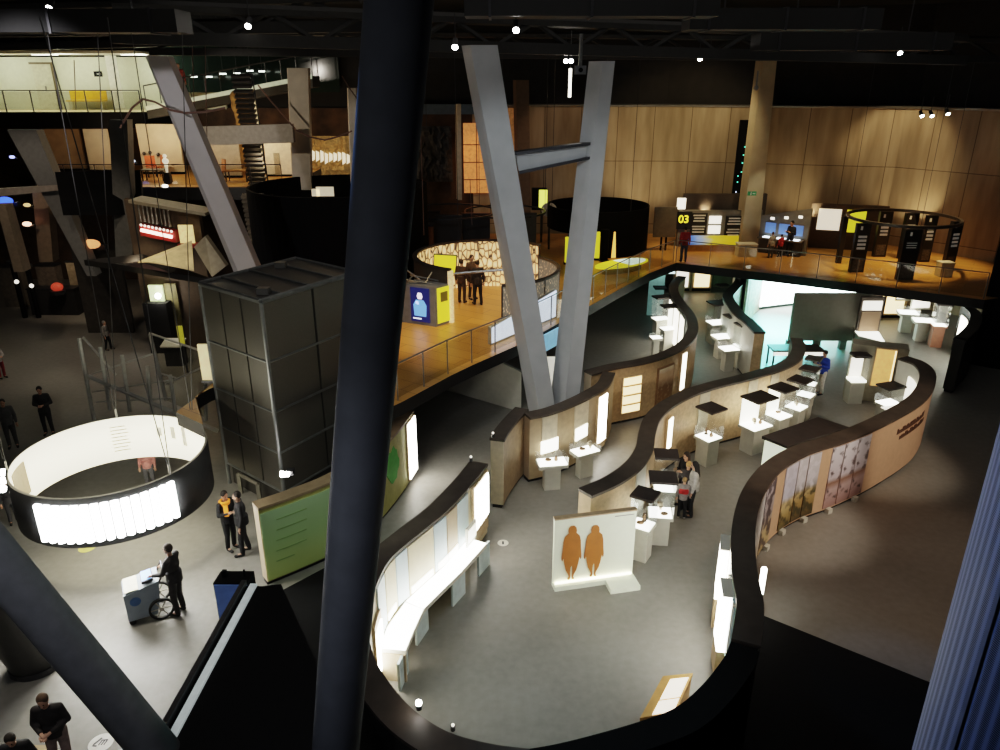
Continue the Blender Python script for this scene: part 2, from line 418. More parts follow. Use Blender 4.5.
# warm timber boards of the upper level
m, nt, b = nodes_of('floor_wood', .35)
tc = nt.nodes.new('ShaderNodeTexCoord'); mp = nt.nodes.new('ShaderNodeMapping'); mp.inputs['Rotation'].default_value = (0, 0, .6)
br = nt.nodes.new('ShaderNodeTexBrick'); br.inputs['Scale'].default_value = 1.0; br.inputs['Brick Width'].default_value = 2.4; br.inputs['Row Height'].default_value = .6
br.inputs['Mortar Size'].default_value = .012; br.inputs['Color1'].default_value = (.54, .285, .08, 1); br.inputs['Color2'].default_value = (.62, .34, .10, 1); br.inputs['Mortar'].default_value = (.3, .15, .05, 1)
nt.links.new(tc.outputs['Object'], mp.inputs['Vector']); nt.links.new(mp.outputs[0], br.inputs['Vector'])
nt.links.new(br.outputs['Color'], b.inputs['Base Color'])
wood_m = m
# cast concrete wall: panel grid with joints and stains, driven by UV in metres
m, nt, b = nodes_of('wall_concrete', .8)
uv = nt.nodes.new('ShaderNodeUVMap')
br = nt.nodes.new('ShaderNodeTexBrick'); br.offset = 0; br.inputs['Scale'].default_value = 1.0; br.inputs['Brick Width'].default_value = 1.95; br.inputs['Row Height'].default_value = 3.4
br.inputs['Mortar Size'].default_value = .02; br.inputs['Color1'].default_value = (1, 1, 1, 1); br.inputs['Color2'].default_value = (.82, .82, .82, 1); br.inputs['Mortar'].default_value = (.35, .33, .3, 1)
nt.links.new(uv.outputs[0], br.inputs['Vector'])
mp = nt.nodes.new('ShaderNodeMapping'); mp.inputs['Scale'].default_value = (1.6, .25, 1); nt.links.new(uv.outputs[0], mp.inputs['Vector'])
nz = nt.nodes.new('ShaderNodeTexNoise'); nz.inputs['Scale'].default_value = 1.2; nz.inputs['Detail'].default_value = 7; nt.links.new(mp.outputs[0], nz.inputs['Vector'])
r = ramp(nt, [(.25, (.27, .21, .135)), (.75, (.50, .41, .29))]); nt.links.new(nz.outputs['Fac'], r.inputs[0])
mx = nt.nodes.new('ShaderNodeMix'); mx.data_type = 'RGBA'; mx.blend_type = 'MULTIPLY'; mx.inputs[0].default_value = 1
nt.links.new(r.outputs[0], mx.inputs[6]); nt.links.new(br.outputs['Color'], mx.inputs[7]); nt.links.new(mx.outputs[2], b.inputs['Base Color'])
concrete_wall = m

# ================================================================ walls of the exhibition (paths first: other things refer to them)
W_right = Wall([(903, 357), (921, 364), (928, 377), (917, 398), (880, 420), (840, 437), (800, 450), (772, 467), (753, 492), (744, 525), (744, 565), (750, 600), (749, 622), (746, 642)])
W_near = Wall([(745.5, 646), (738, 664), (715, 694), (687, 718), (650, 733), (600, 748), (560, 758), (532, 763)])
W_left = Wall([(479, 462), (462, 483), (438, 508), (408, 532), (380, 556), (365, 582), (357, 608), (355, 636), (361, 664), (380, 695), (405, 722), (440, 744), (485, 757), (528, 763)])
W_mid = Wall([(796, 338), (799, 347), (795, 357), (783, 365), (762, 372), (740, 378), (715, 384), (690, 392), (667, 404), (653, 417), (647, 433), (644, 449), (633, 465), (612, 480), (585, 492)], th=.40)
W_upper = Wall([(682, 276), (675, 283), (674, 292), (681, 303), (690, 315), (693, 328), (688, 339), (677, 348), (660, 355.5), (640, 361), (612, 366), (588, 372)], th=.36)
W_bay = Wall([(609, 372), (603, 384), (587, 394), (566, 404), (546, 411), (527, 415)], th=.36)
W_short = Wall([(522, 408), (513, 417), (503, 429), (497, 439)], th=.36)
W_back = Wall([(738, 272), (740, 280), (733, 289), (728, 296), (733, 305), (739, 313), (749, 321), (760, 332)], th=.40)
W_green = Wall([(255, 505), (290, 493), (328, 478), (365, 456), (392, 430), (408, 410)], th=.30)
W_far = Wall([(966, 305), (976, 314), (973, 326), (960, 339), (962, 338)], th=.36)

# ================================================================ setting
mb = MB(); mb.prism([(-46, 1), (30, 1), (30, 46), (-46, 46)], -.3, 0); struct(mb.build('floor', floor_m))
# black floor strips round the outside of the curved walls, near the camera; the right one paints in shade
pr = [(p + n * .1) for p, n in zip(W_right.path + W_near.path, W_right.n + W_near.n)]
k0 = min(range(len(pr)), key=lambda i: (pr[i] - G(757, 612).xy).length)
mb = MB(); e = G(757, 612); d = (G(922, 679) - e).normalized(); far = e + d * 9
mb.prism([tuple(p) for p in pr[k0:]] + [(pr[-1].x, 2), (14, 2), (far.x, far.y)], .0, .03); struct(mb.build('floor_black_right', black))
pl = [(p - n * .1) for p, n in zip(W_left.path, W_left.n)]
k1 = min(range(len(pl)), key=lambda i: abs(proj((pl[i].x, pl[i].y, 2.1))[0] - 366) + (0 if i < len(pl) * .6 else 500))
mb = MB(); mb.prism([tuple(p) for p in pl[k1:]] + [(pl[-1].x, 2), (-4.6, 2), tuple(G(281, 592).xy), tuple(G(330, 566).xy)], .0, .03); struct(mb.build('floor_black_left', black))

KF, KL, KB = G(261, 303, 5.94), G(200, 285, 5.94), G(296, 260, 5.94); KR = KF + KB - KL      # corners of the lift tower
# upper level (z 2.9)
ZM = 2.9
edge_diag = [(676, 263), (650, 273), (618, 290), (587, 307.5), (545, 331), (516, 346), (475, 364), (450, 376), (428, 388), (402, 402)]
edge_right = [(985, 300), (880, 286.5), (780, 274.5), (676, 263)]
mez = [G(x, y, ZM).xy for x, y in edge_right] + [G(x, y, ZM).xy for x, y in edge_diag[1:]]
mez += [G(x, y, ZM).xy for x, y in [(372, 416), (352, 427)]] + [KR.xy + Vector((.12, .1)), KB.xy + Vector((.05, .25)), KL.xy + Vector((-.25, .2)), KL.xy + Vector((-.45, -.35))] + [G(x, y, ZM).xy for x, y in [(203, 424.5), (176, 412), (198, 396)]] + [KL.xy + Vector((-.3, .7)), Vector((-9.2, 25)), Vector((-10.5, 33)), Vector((-10.5, 42)), Vector((24, 42)), Vector((24, 30.5))]
mb = MB(); mb.prism([tuple(p) for p in mez], ZM - .38, ZM, 0, 1); struct(mb.build('floor_mezzanine', [wood_m, M('slab_edge', (.02, .018, .017), .6, spec=.2)]))
# blue light on the slab edge, put in as a glowing coloured piece
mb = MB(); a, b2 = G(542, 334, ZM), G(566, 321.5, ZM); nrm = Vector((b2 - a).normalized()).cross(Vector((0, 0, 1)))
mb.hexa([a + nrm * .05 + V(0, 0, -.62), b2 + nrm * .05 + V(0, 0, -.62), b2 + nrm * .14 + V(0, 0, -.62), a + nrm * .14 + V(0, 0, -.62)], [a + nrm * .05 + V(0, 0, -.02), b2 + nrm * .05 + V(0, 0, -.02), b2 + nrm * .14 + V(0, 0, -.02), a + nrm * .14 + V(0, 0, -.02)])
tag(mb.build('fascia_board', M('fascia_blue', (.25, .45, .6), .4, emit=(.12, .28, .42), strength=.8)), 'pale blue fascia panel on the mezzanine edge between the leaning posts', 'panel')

def wall_strip(name, pts, z0, z1, mat, th=.3):
    w = Wall(None, pts=None) if False else None
    mb = MB(); s = 0
    for a, b in zip(pts, pts[1:]):
        a, b = Vector(a), Vector(b); L = (b - a).length
        mb.poly([(a.x, a.y, z0), (b.x, b.y, z0), (b.x, b.y, z1), (a.x, a.y, z1)], 0, [(s, z0), (s + L, z0), (s + L, z1), (s, z1)])
        d = (b - a).normalized(); n = Vector((-d.y, d.x)) * th
        c, e = a + n, b + n
        mb.poly([(a.x, a.y, z1), (b.x, b.y, z1), (e.x, e.y, z1), (c.x, c.y, z1)]); mb.poly([(e.x, e.y, z0), (c.x, c.y, z0), (c.x, c.y, z1), (e.x, e.y, z1)]); s += L
    return struct(mb.build(name, mat))
wall_strip('wall_back', [(-1.5, 42.4), (9, 42.2), (20, 39.2), (25, 33.0)], 0, 9.6, concrete_wall)
wall_strip('wall_back_upper', [(-46, 43.6), (-1.5, 43.2), (9, 43), (21, 40), (26, 33.6)], 9.0, 16, blacksoft)
wall_strip('wall_left_rock', [(-46, 43.2), (-1.5, 42.9)], 0, 9.5, M('wall_dark_rock', (.075, .042, .024), .85, noise=.5, scale=1.3, bump=.6))
wall_strip('wall_right', [(19.4, 29.0), (21.5, 27.5), (24, 3)], 0, 16, black)
wall_strip('wall_left', [(-46, 1), (-46, 43)], 0, 16, blacksoft)
mb = MB(); mb.box((-8, 22, 14.42), (78, 46, .2)); struct(mb.build('ceiling', M('ceiling_black', (.012, .0115, .010), .9)))
# black ledge band and conduit along the top of the concrete wall
mb = MB()
for a, b2 in zip([(-1.5, 42.3), (9, 42.1), (20, 39.1)], [(9, 42.1), (20, 39.1), (25, 32.9)]): mb.cyl((*a, 9.66), (*b2, 9.66), .07, n=6)
struct(mb.build('trim_1', steel))
# blue-grey band above the rock wall
mb = MB(); mb.box((-3.8, 42.5, 9.45), (7.4, .3, .5)); struct(mb.build('trim_2', M('trim_blue', (.10, .15, .22), .5)))

# ================================================================ ceiling steelwork
def truss(label, a, b, depth=.75, n=16, r=.10):
    a, b = Vector(a), Vector(b); root = thing('roof_truss', label, 'roof truss', ((a + b) / 2)); up = Vector((0, 0, depth))
    tm = M('truss_paint', (.03, .029, .027), .6)
    mb = MB(); mb.hexa([a + V(-r, -r, -r), b + V(r, -r, -r), b + V(r, r, -r), a + V(-r, r, -r)], [a + V(-r, -r, r), b + V(r, -r, r), b + V(r, r, r), a + V(-r, r, r)]); mb.build('bottom_chord', tm, root)
    mb = MB(); mb.tube([a + up, b + up], r, 6); mb.build('top_chord', tm, root)
    for i in range(n):
        p = a.lerp(b, i / n) + (up if i % 2 else V(0, 0, 0)); q = a.lerp(b, (i + 1) / n) + (V(0, 0, 0) if i % 2 else up)
        MB().cyl(p, q, r * .5, n=5).build('diagonal', tm, root)
    return root
truss('long dark roof truss above the V-shaped column', (-10, 21.5, 12.0), (17, 30, 11.6), n=22, r=.16)
truss('dark roof truss running over the far concrete wall', (-14, 33, 12.0), (24, 34, 11.7), n=24, r=.14)
truss('dark roof truss across the top left of the hall', (-30, 30, 12.4), (-4, 24, 12.4), n=16, r=.16)
truss('nearest dark roof truss, crossing the top of the view', (-14, 13, 12.5), (14, 15.5, 12.5), n=18, r=.12)
truss('dark roof truss above the white upper corridor', (-36, 37, 12.0), (-8, 36, 12.6), n=16, r=.16)
for px, py, D, w, lab in [(590, 6, 20, 6, 'left of the two flat black ducts under the ceiling'), (780, 20, 22, 5, 'flat black duct under the ceiling, second from the left'),
                          (850, 42, 26, 6, 'black ceiling duct above the right part of the concrete wall'), (60, 22, 20, 6, 'black ceiling duct at the far left of the roof')]:
    p = A(px, py, D); root = thing('ceiling_duct', lab if 'left of the two' not in lab else 'flat black duct under the ceiling above the leaning posts', 'duct', p)
    MB().box(p, (w, 1.0, .5)).build('duct_body', M('duct_paint', (.014, .0135, .0125), .6), root)
    for k in (-1, 0, 1): MB().box(p + V(k * w * .4, 0, 0), (.06, 1.06, .56)).build('flange', steel_dark, root)
    for k in (-1, 1): MB().cyl(p + V(k * w * .3, 0, .25), (p.x + k * w * .3, p.y, 14.2), .02, n=5).build('hanger', steel_dark, root)

def spotlight(px, py, D, label, r=.09, s=1.0, beam=None):
    p = A(px, py, D); root = thing('track_spotlight', label, 'spotlight', p)
    aim = Vector((0, -.75, -.65))
    MB().cyl(p - aim * .3, p, .07, r, 10).build('lamp_housing', steel_dark, root)
    MB().cyl(p + aim * .002, p + aim * .02, r * .9, r * .9, 10).build('lens', glow_lamp, root)
    MB().cyl(p - aim * .2, p - aim * .2 + V(0, 0, .7), .015, n=5).build('drop_rod', steel_dark, root)
    return root
for px, py, D, lab in [(455, 47, 22, 'bright ceiling spotlight left of the leaning post top'), (516, 30, 20, 'ceiling spotlight above and right of the left leaning post'),
                       (566, 61, 27, 'left lamp of the twin spotlights between the post tops'), (571, 61, 27, 'right lamp of the twin spotlights between the post tops'),
                       (700, 59, 30, 'lone bright spotlight on the dark truss above the concrete wall'), (711, 55, 30, 'dimmer spotlight just right of the lone bright one on the truss'),
                       (922, 116, 36, 'left lamp of three along the top of the concrete wall at right'), (932, 116, 36, 'middle lamp of three along the top of the concrete wall at right'), (948, 114, 36, 'right lamp of three along the top of the concrete wall at right'),
                       (900, 53, 28, 'faint spotlight under the black duct at upper right'), (49, 8, 22, 'spotlight on the black duct at upper left'), (170, 17, 22, 'small spotlight on the roof right of the upper left duct'),
                       (248, 26, 22, 'spotlight hanging from the roof left of the big dark pipe')]:
    spotlight(px, py, D, lab)
p = A(570, 83, 27); root = thing('pendant_tube_light', 'slim vertical tube lamp hanging between the two post tops', 'lamp', p)
MB().cyl(p + V(0, 0, -.45), p + V(0, 0, .45), .05, n=8).build('tube', glow('tube_dim', (1, .95, .8), 3), root); MB().cyl(p + V(0, 0, .45), p + V(0, 0, 1.6), .012, n=5).build('cable', steel, root)
p = A(580, 70, 22); root = thing('projector', 'small grey projector hanging on a rod left of the right leaning post', 'projector', p)
MB().box(p, (.3, .35, .22)).build('case', steel, root); MB().cyl(p + V(0, 0, .1), p + V(0, 0, .9), .05, n=8).build('rod', steel, root); MB().cyl(p + V(0, -.18, 0), p + V(0, -.22, 0), .06, n=10).build('lens', black, root)
p = A(756, 88, 30); root = thing('ceiling_sensor', 'small grey ball sensor on a rod left of the concrete pillar top', 'sensor', p)
MB().ball(p, .1).build('ball', steel, root); MB().cyl(p, p + V(0, 0, .6), .03, n=6).build('rod', steel, root)

# ================================================================ columns
def leaning(mb, D, top, bot, zt=None, dd=.6, mi=0):
    """box post from ridge-and-edge survey rows: (y, left, ridge, right)"""
    def ring(row):
        y, l, rdg, r = row; a = A(rdg, y, D); z = a.z
        rt = A(r, y, D); lf = A(l, y, D) + V(-.05, dd * .8, 0); bk = rt + V(-.05, dd, 0)
        for q in (rt, lf, bk): q.z = z
        return [a, rt, bk, lf]
    mb.hexa(ring(bot), ring(top), mi); return mb
root = thing('v_shaped_column', 'pale grey V-shaped pair of leaning posts with a cross beam, standing behind the curved bay', 'column', A(560, 429, 22.5))
leaning(MB(), 22.5, (45, 462.5, 470, 497.5), (429, 533, 543, 558.5)).build('leaning_post', col_grey, root)
leaning(MB(), 22.5, (61, 592.5, 603, 615), (429, 550, 562, 576)).build('leaning_post', col_grey, root)
q = [A(514, 153, 22.7), A(590, 143, 22.7), A(590, 157, 22.7), A(519, 172, 22.7)]
beam = MB(); beam.hexa([q[3], q[2], q[2] + V(0, .16, 0), q[3] + V(0, .16, 0)], [q[0], q[1], q[1] + V(0, .16, 0), q[0] + V(0, .16, 0)]); bm_ = beam.build('cross_beam', col_grey, root)
for a, b2 in ((q[0], q[1]), (q[3], q[2])):
    MB().hexa([a + V(0, -.14, -.05), b2 + V(0, -.14, -.05), b2 + V(0, .3, -.05), a + V(0, .3, -.05)], [a + V(0, -.14, .03), b2 + V(0, -.14, .03), b2 + V(0, .3, .03), a + V(0, .3, .03)]).build('flange', steel_dark, bm_)
def one_col(label, D, top, bot, mat, dd=.6):
    o = leaning(MB(), D, top, bot, dd=dd).build('support_column', mat); return tag(o, label, 'column')
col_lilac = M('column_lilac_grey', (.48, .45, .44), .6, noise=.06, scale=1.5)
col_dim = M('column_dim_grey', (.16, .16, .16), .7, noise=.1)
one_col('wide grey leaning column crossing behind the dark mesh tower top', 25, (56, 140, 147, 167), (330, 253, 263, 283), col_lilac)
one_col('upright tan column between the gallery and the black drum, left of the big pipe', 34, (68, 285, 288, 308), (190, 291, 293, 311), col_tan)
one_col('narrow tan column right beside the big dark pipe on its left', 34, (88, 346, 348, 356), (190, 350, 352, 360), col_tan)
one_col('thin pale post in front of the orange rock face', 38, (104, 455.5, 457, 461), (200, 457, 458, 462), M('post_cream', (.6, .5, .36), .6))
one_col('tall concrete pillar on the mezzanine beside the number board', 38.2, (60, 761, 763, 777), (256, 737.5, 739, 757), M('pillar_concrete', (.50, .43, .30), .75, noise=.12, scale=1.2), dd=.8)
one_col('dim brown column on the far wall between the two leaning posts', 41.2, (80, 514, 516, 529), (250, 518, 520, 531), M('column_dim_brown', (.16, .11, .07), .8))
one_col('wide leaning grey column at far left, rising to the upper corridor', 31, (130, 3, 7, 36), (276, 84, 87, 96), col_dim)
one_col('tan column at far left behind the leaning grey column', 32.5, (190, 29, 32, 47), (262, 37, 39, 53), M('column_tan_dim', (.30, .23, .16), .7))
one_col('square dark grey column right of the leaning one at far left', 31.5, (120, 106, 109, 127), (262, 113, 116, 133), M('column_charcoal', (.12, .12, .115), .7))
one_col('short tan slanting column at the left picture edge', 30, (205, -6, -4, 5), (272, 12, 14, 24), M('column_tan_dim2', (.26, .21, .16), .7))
# cross beams of the far-left frame
mb = MB(); a, b2 = A(192, 127, 33), A(292, 124, 33); mb.hexa([a + V(0, 0, -.75), b2 + V(0, 0, -.75), b2 + V(0, .3, -.75), a + V(0, .3, -.75)], [a, b2, b2 + V(0, .3, 0), a + V(0, .3, 0)])
tag(mb.build('cross_beam', M('beam_tan_grey', (.42, .36, .29), .7)), 'grey brown horizontal beam over the lower gallery, left of the upright tan column', 'beam')
mb = MB(); a, b2 = A(-4, 189, 30.8), A(62, 185, 30.8); mb.hexa([a + V(0, 0, -.3), b2 + V(0, 0, -.2), b2 + V(0, .3, -.2), a + V(0, .3, -.3)], [a, b2, b2 + V(0, .3, 0), a + V(0, .3, 0)])
tag(mb.build('cross_beam', M('beam_pale_dim', (.30, .26, .23), .7)), 'pale horizontal beam meeting the leaning column at the left picture edge', 'beam')

# foreground pipes
a, b2 = A(403, -45, 7.0), A(336.5, 740, 7.0); d = (b2 - a).normalized(); foot = b2 + d * ((-b2.z + .0) / d.z); topp = a - d * ((14.2 - a.z) / -d.z)
pipe_m = M('pipe_dark_blue_grey', (.075, .078, .085), .8, .0, noise=.10, scale=3, spec=.12)
tag(MB().cyl(foot, topp, .292, n=40).build('structural_pipe', pipe_m, smooth=True), 'big dark round pipe leaning across the whole view in the foreground', 'pipe')
a, b2 = A(18, 585, 7.2), A(166, 762, 7.2); d = (b2 - a).normalized()
tag(MB().cyl(a - d * 5, b2 + d * ((b2.z) / -d.z), .262, n=36).build('structural_pipe', M('pipe_slate', (.19, .192, .205), .8, .0, noise=.1, spec=.12), smooth=True), 'slate grey round strut slanting across the bottom left corner', 'pipe')
f0 = G(38, 663); d = (A(-60, 520, f0.y - 1.0) - f0).normalized()
root = thing('support_strut', 'shorter dark grey round strut standing on the floor behind the slanting one, bottom left', 'pipe', f0)
MB().cyl(f0 + d * .05, f0 + d * 14, .46, n=30).build('strut_tube', M('pipe_dim_slate', (.055, .055, .055), .55), root, True); MB().cyl(f0, f0 + V(0, 0, .12), .52, n=30).build('foot_plate', steel_dark, root)

# perforated blue column at the right edge
m, nt, b = nodes_of('perforated_metal', .55); b.inputs['Metallic'].default_value = .0; b.inputs['Specular IOR Level'].default_value = .15
tc = nt.nodes.new('ShaderNodeTexCoord'); mp = nt.nodes.new('ShaderNodeMapping'); mp.inputs['Scale'].default_value = (75, 75, 75); nt.links.new(tc.outputs['UV'], mp.inputs['Vector'])
vo = nt.nodes.new('ShaderNodeTexVoronoi'); vo.inputs['Scale'].default_value = 1; vo.inputs['Randomness'].default_value = 0.0; nt.links.new(mp.outputs[0], vo.inputs['Vector'])
r = ramp(nt, [(.30, (.006, .007, .010)), (.42, (.11, .125, .17))]); nt.links.new(vo.outputs['Distance'], r.inputs[0]); nt.links.new(r.outputs[0], b.inputs['Base Color'])
dr = (Vector(ray(953, 560)).xy).normalized(); cc = dr * 4.9; side = Vector((dr.y, -dr.x)); cc = cc + side * .95
root = thing('clad_column', 'round column clad in perforated metal, blue lit, at the right picture edge', 'column', (cc.x, cc.y, 0))
mb = MB(); mb.lathe((cc.x, cc.y, 0), [(.90, 0), (.90, 14.2)], 64, closed=False); mb.build('perforated_cladding', MATS['perforated_metal'], root, True)
mb = MB(); mb.lathe((cc.x, cc.y, 0), [(.84, 0), (.84, 14.2)], 40, closed=False); mb.build('core', black, root, True)
for t in range(7):
    an = 2 * PI * t / 7 + .5; mb = MB(); mb.box((cc.x + math.cos(an) * .90, cc.y + math.sin(an) * .90, 7.1), (.03, .02, 14.2), rz=an + PI / 2); mb.build('cover_strip', M('cover_strip_metal', (.06, .065, .08), .6, .0, spec=.15), root)
# ================================================================ curved partitions of the exhibition floor
p_right = partition('curved_partition', 'long curved wall with photo murals on its salmon outer face and a dark cap', W_right, cap_brown, salmon, offwhite, cap_dark)
p_near = partition('curved_partition', 'black unlit stretch of curved wall closing the loop at the bottom of the view', W_near, black, black, M('board_unlit', (.05, .05, .048), .6), black)  # shade at the near end is put into dark wall colours
p_left = partition('curved_partition', 'curved wall behind the long lit counter, looping through the bottom of the view', W_left, cap_brown, cream, blacksoft, beige)
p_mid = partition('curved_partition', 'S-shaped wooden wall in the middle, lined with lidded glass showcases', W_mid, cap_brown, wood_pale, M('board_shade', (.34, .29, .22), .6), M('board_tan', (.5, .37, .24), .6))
p_up = partition('curved_partition', 'curved wooden wall with warm lit niches right of the leaning posts', W_upper, cap_brown, M('wood_warm', (.52, .36, .20), .5, noise=.15, scale=9), offwhite, beige)
p_bay = partition('curved_partition', 'concave beige bay wall at the foot of the leaning posts, with two low tables', W_bay, cap_brown, M('board_bay', (.42, .32, .20), .6, noise=.1), midgrey, beige)
p_short = partition('curved_partition', 'short curved end wall left of the bay, its narrow pale edge facing the camera', W_short, cap_brown, M('board_short', (.42, .31, .20), .6), midgrey, M('board_edge', (.60, .52, .38), .6))
p_back = partition('curved_partition', 'dark-capped winding wall at the back of the floor, below the mezzanine corner', W_back, cap_dark, M('board_back', (.30, .26, .20), .6), greywhite, wood_pale)
p_green = partition('curved_partition', 'curved green wall half hidden by the big dark pipe', W_green, M('cap_tan', (.30, .22, .14), .6), midgrey, M('board_olive', (.42, .40, .14), .6), beige)
p_far = partition('curved_partition', 'dark curved wall with bright lit openings at the far right', W_far, cap_dark, M('board_far', (.03, .028, .025), .6), MATS['board_far'], M('board_far', (.03, .028, .025), .6))

# ---- murals on the outer face of the right-hand wall
sky = (.55, .55, .66); white = (.80, .78, .76)
mu = [mural('mural_grey', [(0, (.20, .17, .14)), (.45, (.42, .40, .40)), (1, (.55, .54, .56))], amount=.3),
      mural('mural_white', [(0, (.55, .42, .25)), (.3, (.75, .68, .6)), (.5, white), (1, (.72, .7, .72))], amount=.1),
      mural('mural_foliage', [(0, (.45, .33, .16)), (.3, (.5, .38, .2)), (.5, (.3, .25, .25)), (1, (.55, .50, .56))], amount=.92, blotch=(.05, .035, .04), thr=.44, scale=2.2, hi=1.3),
      mural('mural_savanna', [(0, (.10, .08, .03)), (.2, (.36, .26, .10)), (.42, (.55, .42, .22)), (.5, sky), (1, (.62, .6, .7))], amount=.92, blotch=(.05, .04, .015), hi=.5, thr=.47, scale=2.4),
      mural('mural_savanna_trees', [(0, (.07, .05, .02)), (.3, (.36, .24, .09)), (.45, (.50, .38, .20)), (.52, (.6, .58, .64)), (1, (.68, .66, .72))], amount=.94, blotch=(.05, .045, .02), hi=.62, thr=.44, scale=2.2),
      mural('mural_lake', [(0, (.34, .20, .18)), (.3, (.50, .36, .36)), (.42, (.25, .13, .08)), (.5, (.56, .5, .55)), (1, (.68, .66, .72))], amount=.92, blotch=(.08, .05, .05), hi=1.4, thr=.52, scale=1.9)]
strips = [(749.5, 755.5, 0), (755.5, 765, 1), (765.5, 776, 2), (785.5, 798, 3), (798.5, 808.5, 4), (809, 821, 4), (832, 844.5, 5), (845, 858, 5), (858.5, 871, 5)]
lim = dict(lo=.34, hi=.86)
for x0, x1, k in strips:
    q0, q1 = sorted((W_right.s_px(x0, 1, 1.9, **lim), W_right.s_px(x1, 1, 1.9, **lim))); q0 += .012; q1 -= .012
    W_right.strip(q1, q0, 1, .16, 2.0) .build('photo_panel', mu[k], p_right) if q1 > q0 else W_right.strip(q0, q1, 1, .16, 2.0).build('photo_panel', mu[k], p_right)
# the two dark lines of lettering near the far end: unreadable at this distance, kept as rows of small strokes
q0, q1 = sorted((W_right.s_px(896, 1, 1.5, lo=.12, hi=.6), W_right.s_px(924, 1, 1.5, lo=.12, hi=.6)))
mb = MB(); random.seed(3)
for row, (a, bq) in enumerate(((.06, .97), (0, .86))):
    mb = MB()
    q = q0 + (q1 - q0) * a
    while q < q0 + (q1 - q0) * bq:
        wq = random.uniform(.06, .17)
        s_ = W_right.strip(q, q + wq, 1, 1.50 - row * .22, 1.50 - row * .22 + random.choice((.11, .13, .17)), .012)
        b0 = len(mb.v); mb.v += s_.v
        for f in s_.f: mb.face([b0 + i for i in f])
        q += wq + random.choice((.0, .0, .03))
    mb.build('lettering', M('lettering_dark', (.09, .045, .03), .6), p_right)
for px in (764, 780, 802, 827, 853):
    q = W_right.s_px(px, 1, .1, **lim); p, n = W_right.at(q, 1, .06)
    MB().box((p.x, p.y, .07), (.16, .12, .14), rz=W_right.angle(q)).build('wall_foot', greywhite, p_right)

# ---- lightboxes of the right-hand wall, inner side
for (x0, x1, z0, z1, mt, nm) in [(733, 742, .2, 1.95, glow_tube, 'light_panel')]:
    pass
def box_on(wall, px, side, z, w, d, hgt, z0, mat, name, parent, lo=0., hi=1., zp=1.2, gap=.01):
    q = wall.s_px(px, side, zp, lo=lo, hi=hi); p, n = wall.at(q, side, gap + d / 2)
    return MB().box((p.x, p.y, z0 + hgt / 2), (w, d, hgt), rz=wall.angle(q)).build(name, mat, parent)
q = W_right.s_px(757, 1, 2.1, lo=.6, hi=1.0) - 1.0
for k, ((tx, ty), z0, z1) in enumerate((((743, 540), .75, 1.98), ((745.5, 582), .6, 1.9))):
    t_ = G(tx, ty, 2.1).xy; qk = W_right.S[min(range(len(W_right.path)), key=lambda i: (W_right.path[i] - t_).length)]; p, n = W_right.at(qk, -1, .13); an = W_right.angle(qk)
    root = thing('lightbox', ['tall bright lightbox standing out from the inner face of the mural wall, further one', 'tall bright lightbox standing out from the inner face of the mural wall, nearer one'][k], 'light panel', (p.x, p.y, 0), an)
    MB().box((0, 0, (z0 + z1) / 2), (.55, .18, z1 - z0)).build('diffuser', glow('glow_panel', (1, .96, .86), 12), root, local=True)
    MB().box((0, 0, z1 + .02), (.57, .20, .03)).build('lid', offwhite, root, local=True); MB().box((0, 0, z0 / 2), (.54, .17, z0)).build('base_box', wood_pale, root, local=True)
root = thing('info_board', 'bluish printed board on the inner face of the mural wall, nearest the camera', 'board', (*W_right.at(q + 1.25, -1, .1)[0], .2))
W_right.strip(q + .75, q + 1.75, -1, .3, 1.9, .05, .012).build('board', mural('print_blue', [(0, (.2, .35, .2)), (.4, (.35, .5, .6)), (1, (.7, .75, .75))], amount=.4, blotch=(.15, .3, .4)), root)
for sx in (.8, 1.7): W_right.strip(q + sx - .03, q + sx + .03, -1, .25, 1.95, .07, .012).build('side_rail', offwhite, root)
p = G(760.5, 585, 1.0); root = thing('bollard_lamp', 'bright upright lamp standing on the dark floor outside the mural wall', 'lamp', G(758.5, 606, .03))
bp = G(758.5, 606, .03); MB().cyl(bp, bp + V(0, 0, .35), .07, .06, 10).build('post', steel_dark, root); MB().cyl(bp + V(0, 0, .35), bp + V(0, 0, .98), .062, .062, 12).build('light_tube', glow_tube, root); MB().cyl(bp + V(0, 0, .98), bp + V(0, 0, 1.02), .066, .05, 12).build('cap', glow_tube, root)

# ================================================================ showcases
def tall_case(px, py, w, d, rz, label, zp=.90, zl=1.85, ped=.78, group=None, glowm=None, back=False, pedm=None):
    p = G(px, py, zp); root = thing('glass_showcase', label, 'showcase', (p.x, p.y, 0), rz, group)
    pm = pedm or greywhite
    B = lambda nm, mt, *bx: [MB().box(c, s).build(nm, mt, root, local=True) for c, s in bx]
    MB().box((0, 0, (zp - .10) / 2), (w * ped, d * ped, zp - .10), taper=1.0).build('pedestal', pm, root, local=True)
    B('tray', pm, ((0, 0, zp - .06), (w, d, .08)))
    B('light_plate', glowm or glow_plate, ((0, 0, zp - .012), (w - .06, d - .06, .022)))
    g = .008; h0, h1 = zp, zl - .05
    MB().box((0, -d / 2 + g, (h0 + h1) / 2), (w, g, h1 - h0)).box((0, d / 2 - g, (h0 + h1) / 2), (w, g, h1 - h0)).box((-w / 2 + g, 0, (h0 + h1) / 2), (g, d, h1 - h0)).box((w / 2 - g, 0, (h0 + h1) / 2), (g, d, h1 - h0)).build('glass_case', case_glass, root, local=True)
    if back: B('lit_back', glow('glow_back', (1, .95, .80), 2.2), ((0, d / 2 - .03, (h0 + h1) / 2), (w - .04, .015, h1 - h0 - .02)))
    B('lid', lid_dark, ((0, 0, zl - .02), (w + .06, d + .06, .06)))
    B('lamp_strip', glow('glow_strip', (1, .95, .85), 6), ((0, d * .3, zl - .056), (w * .8, .04, .012)))
    return root
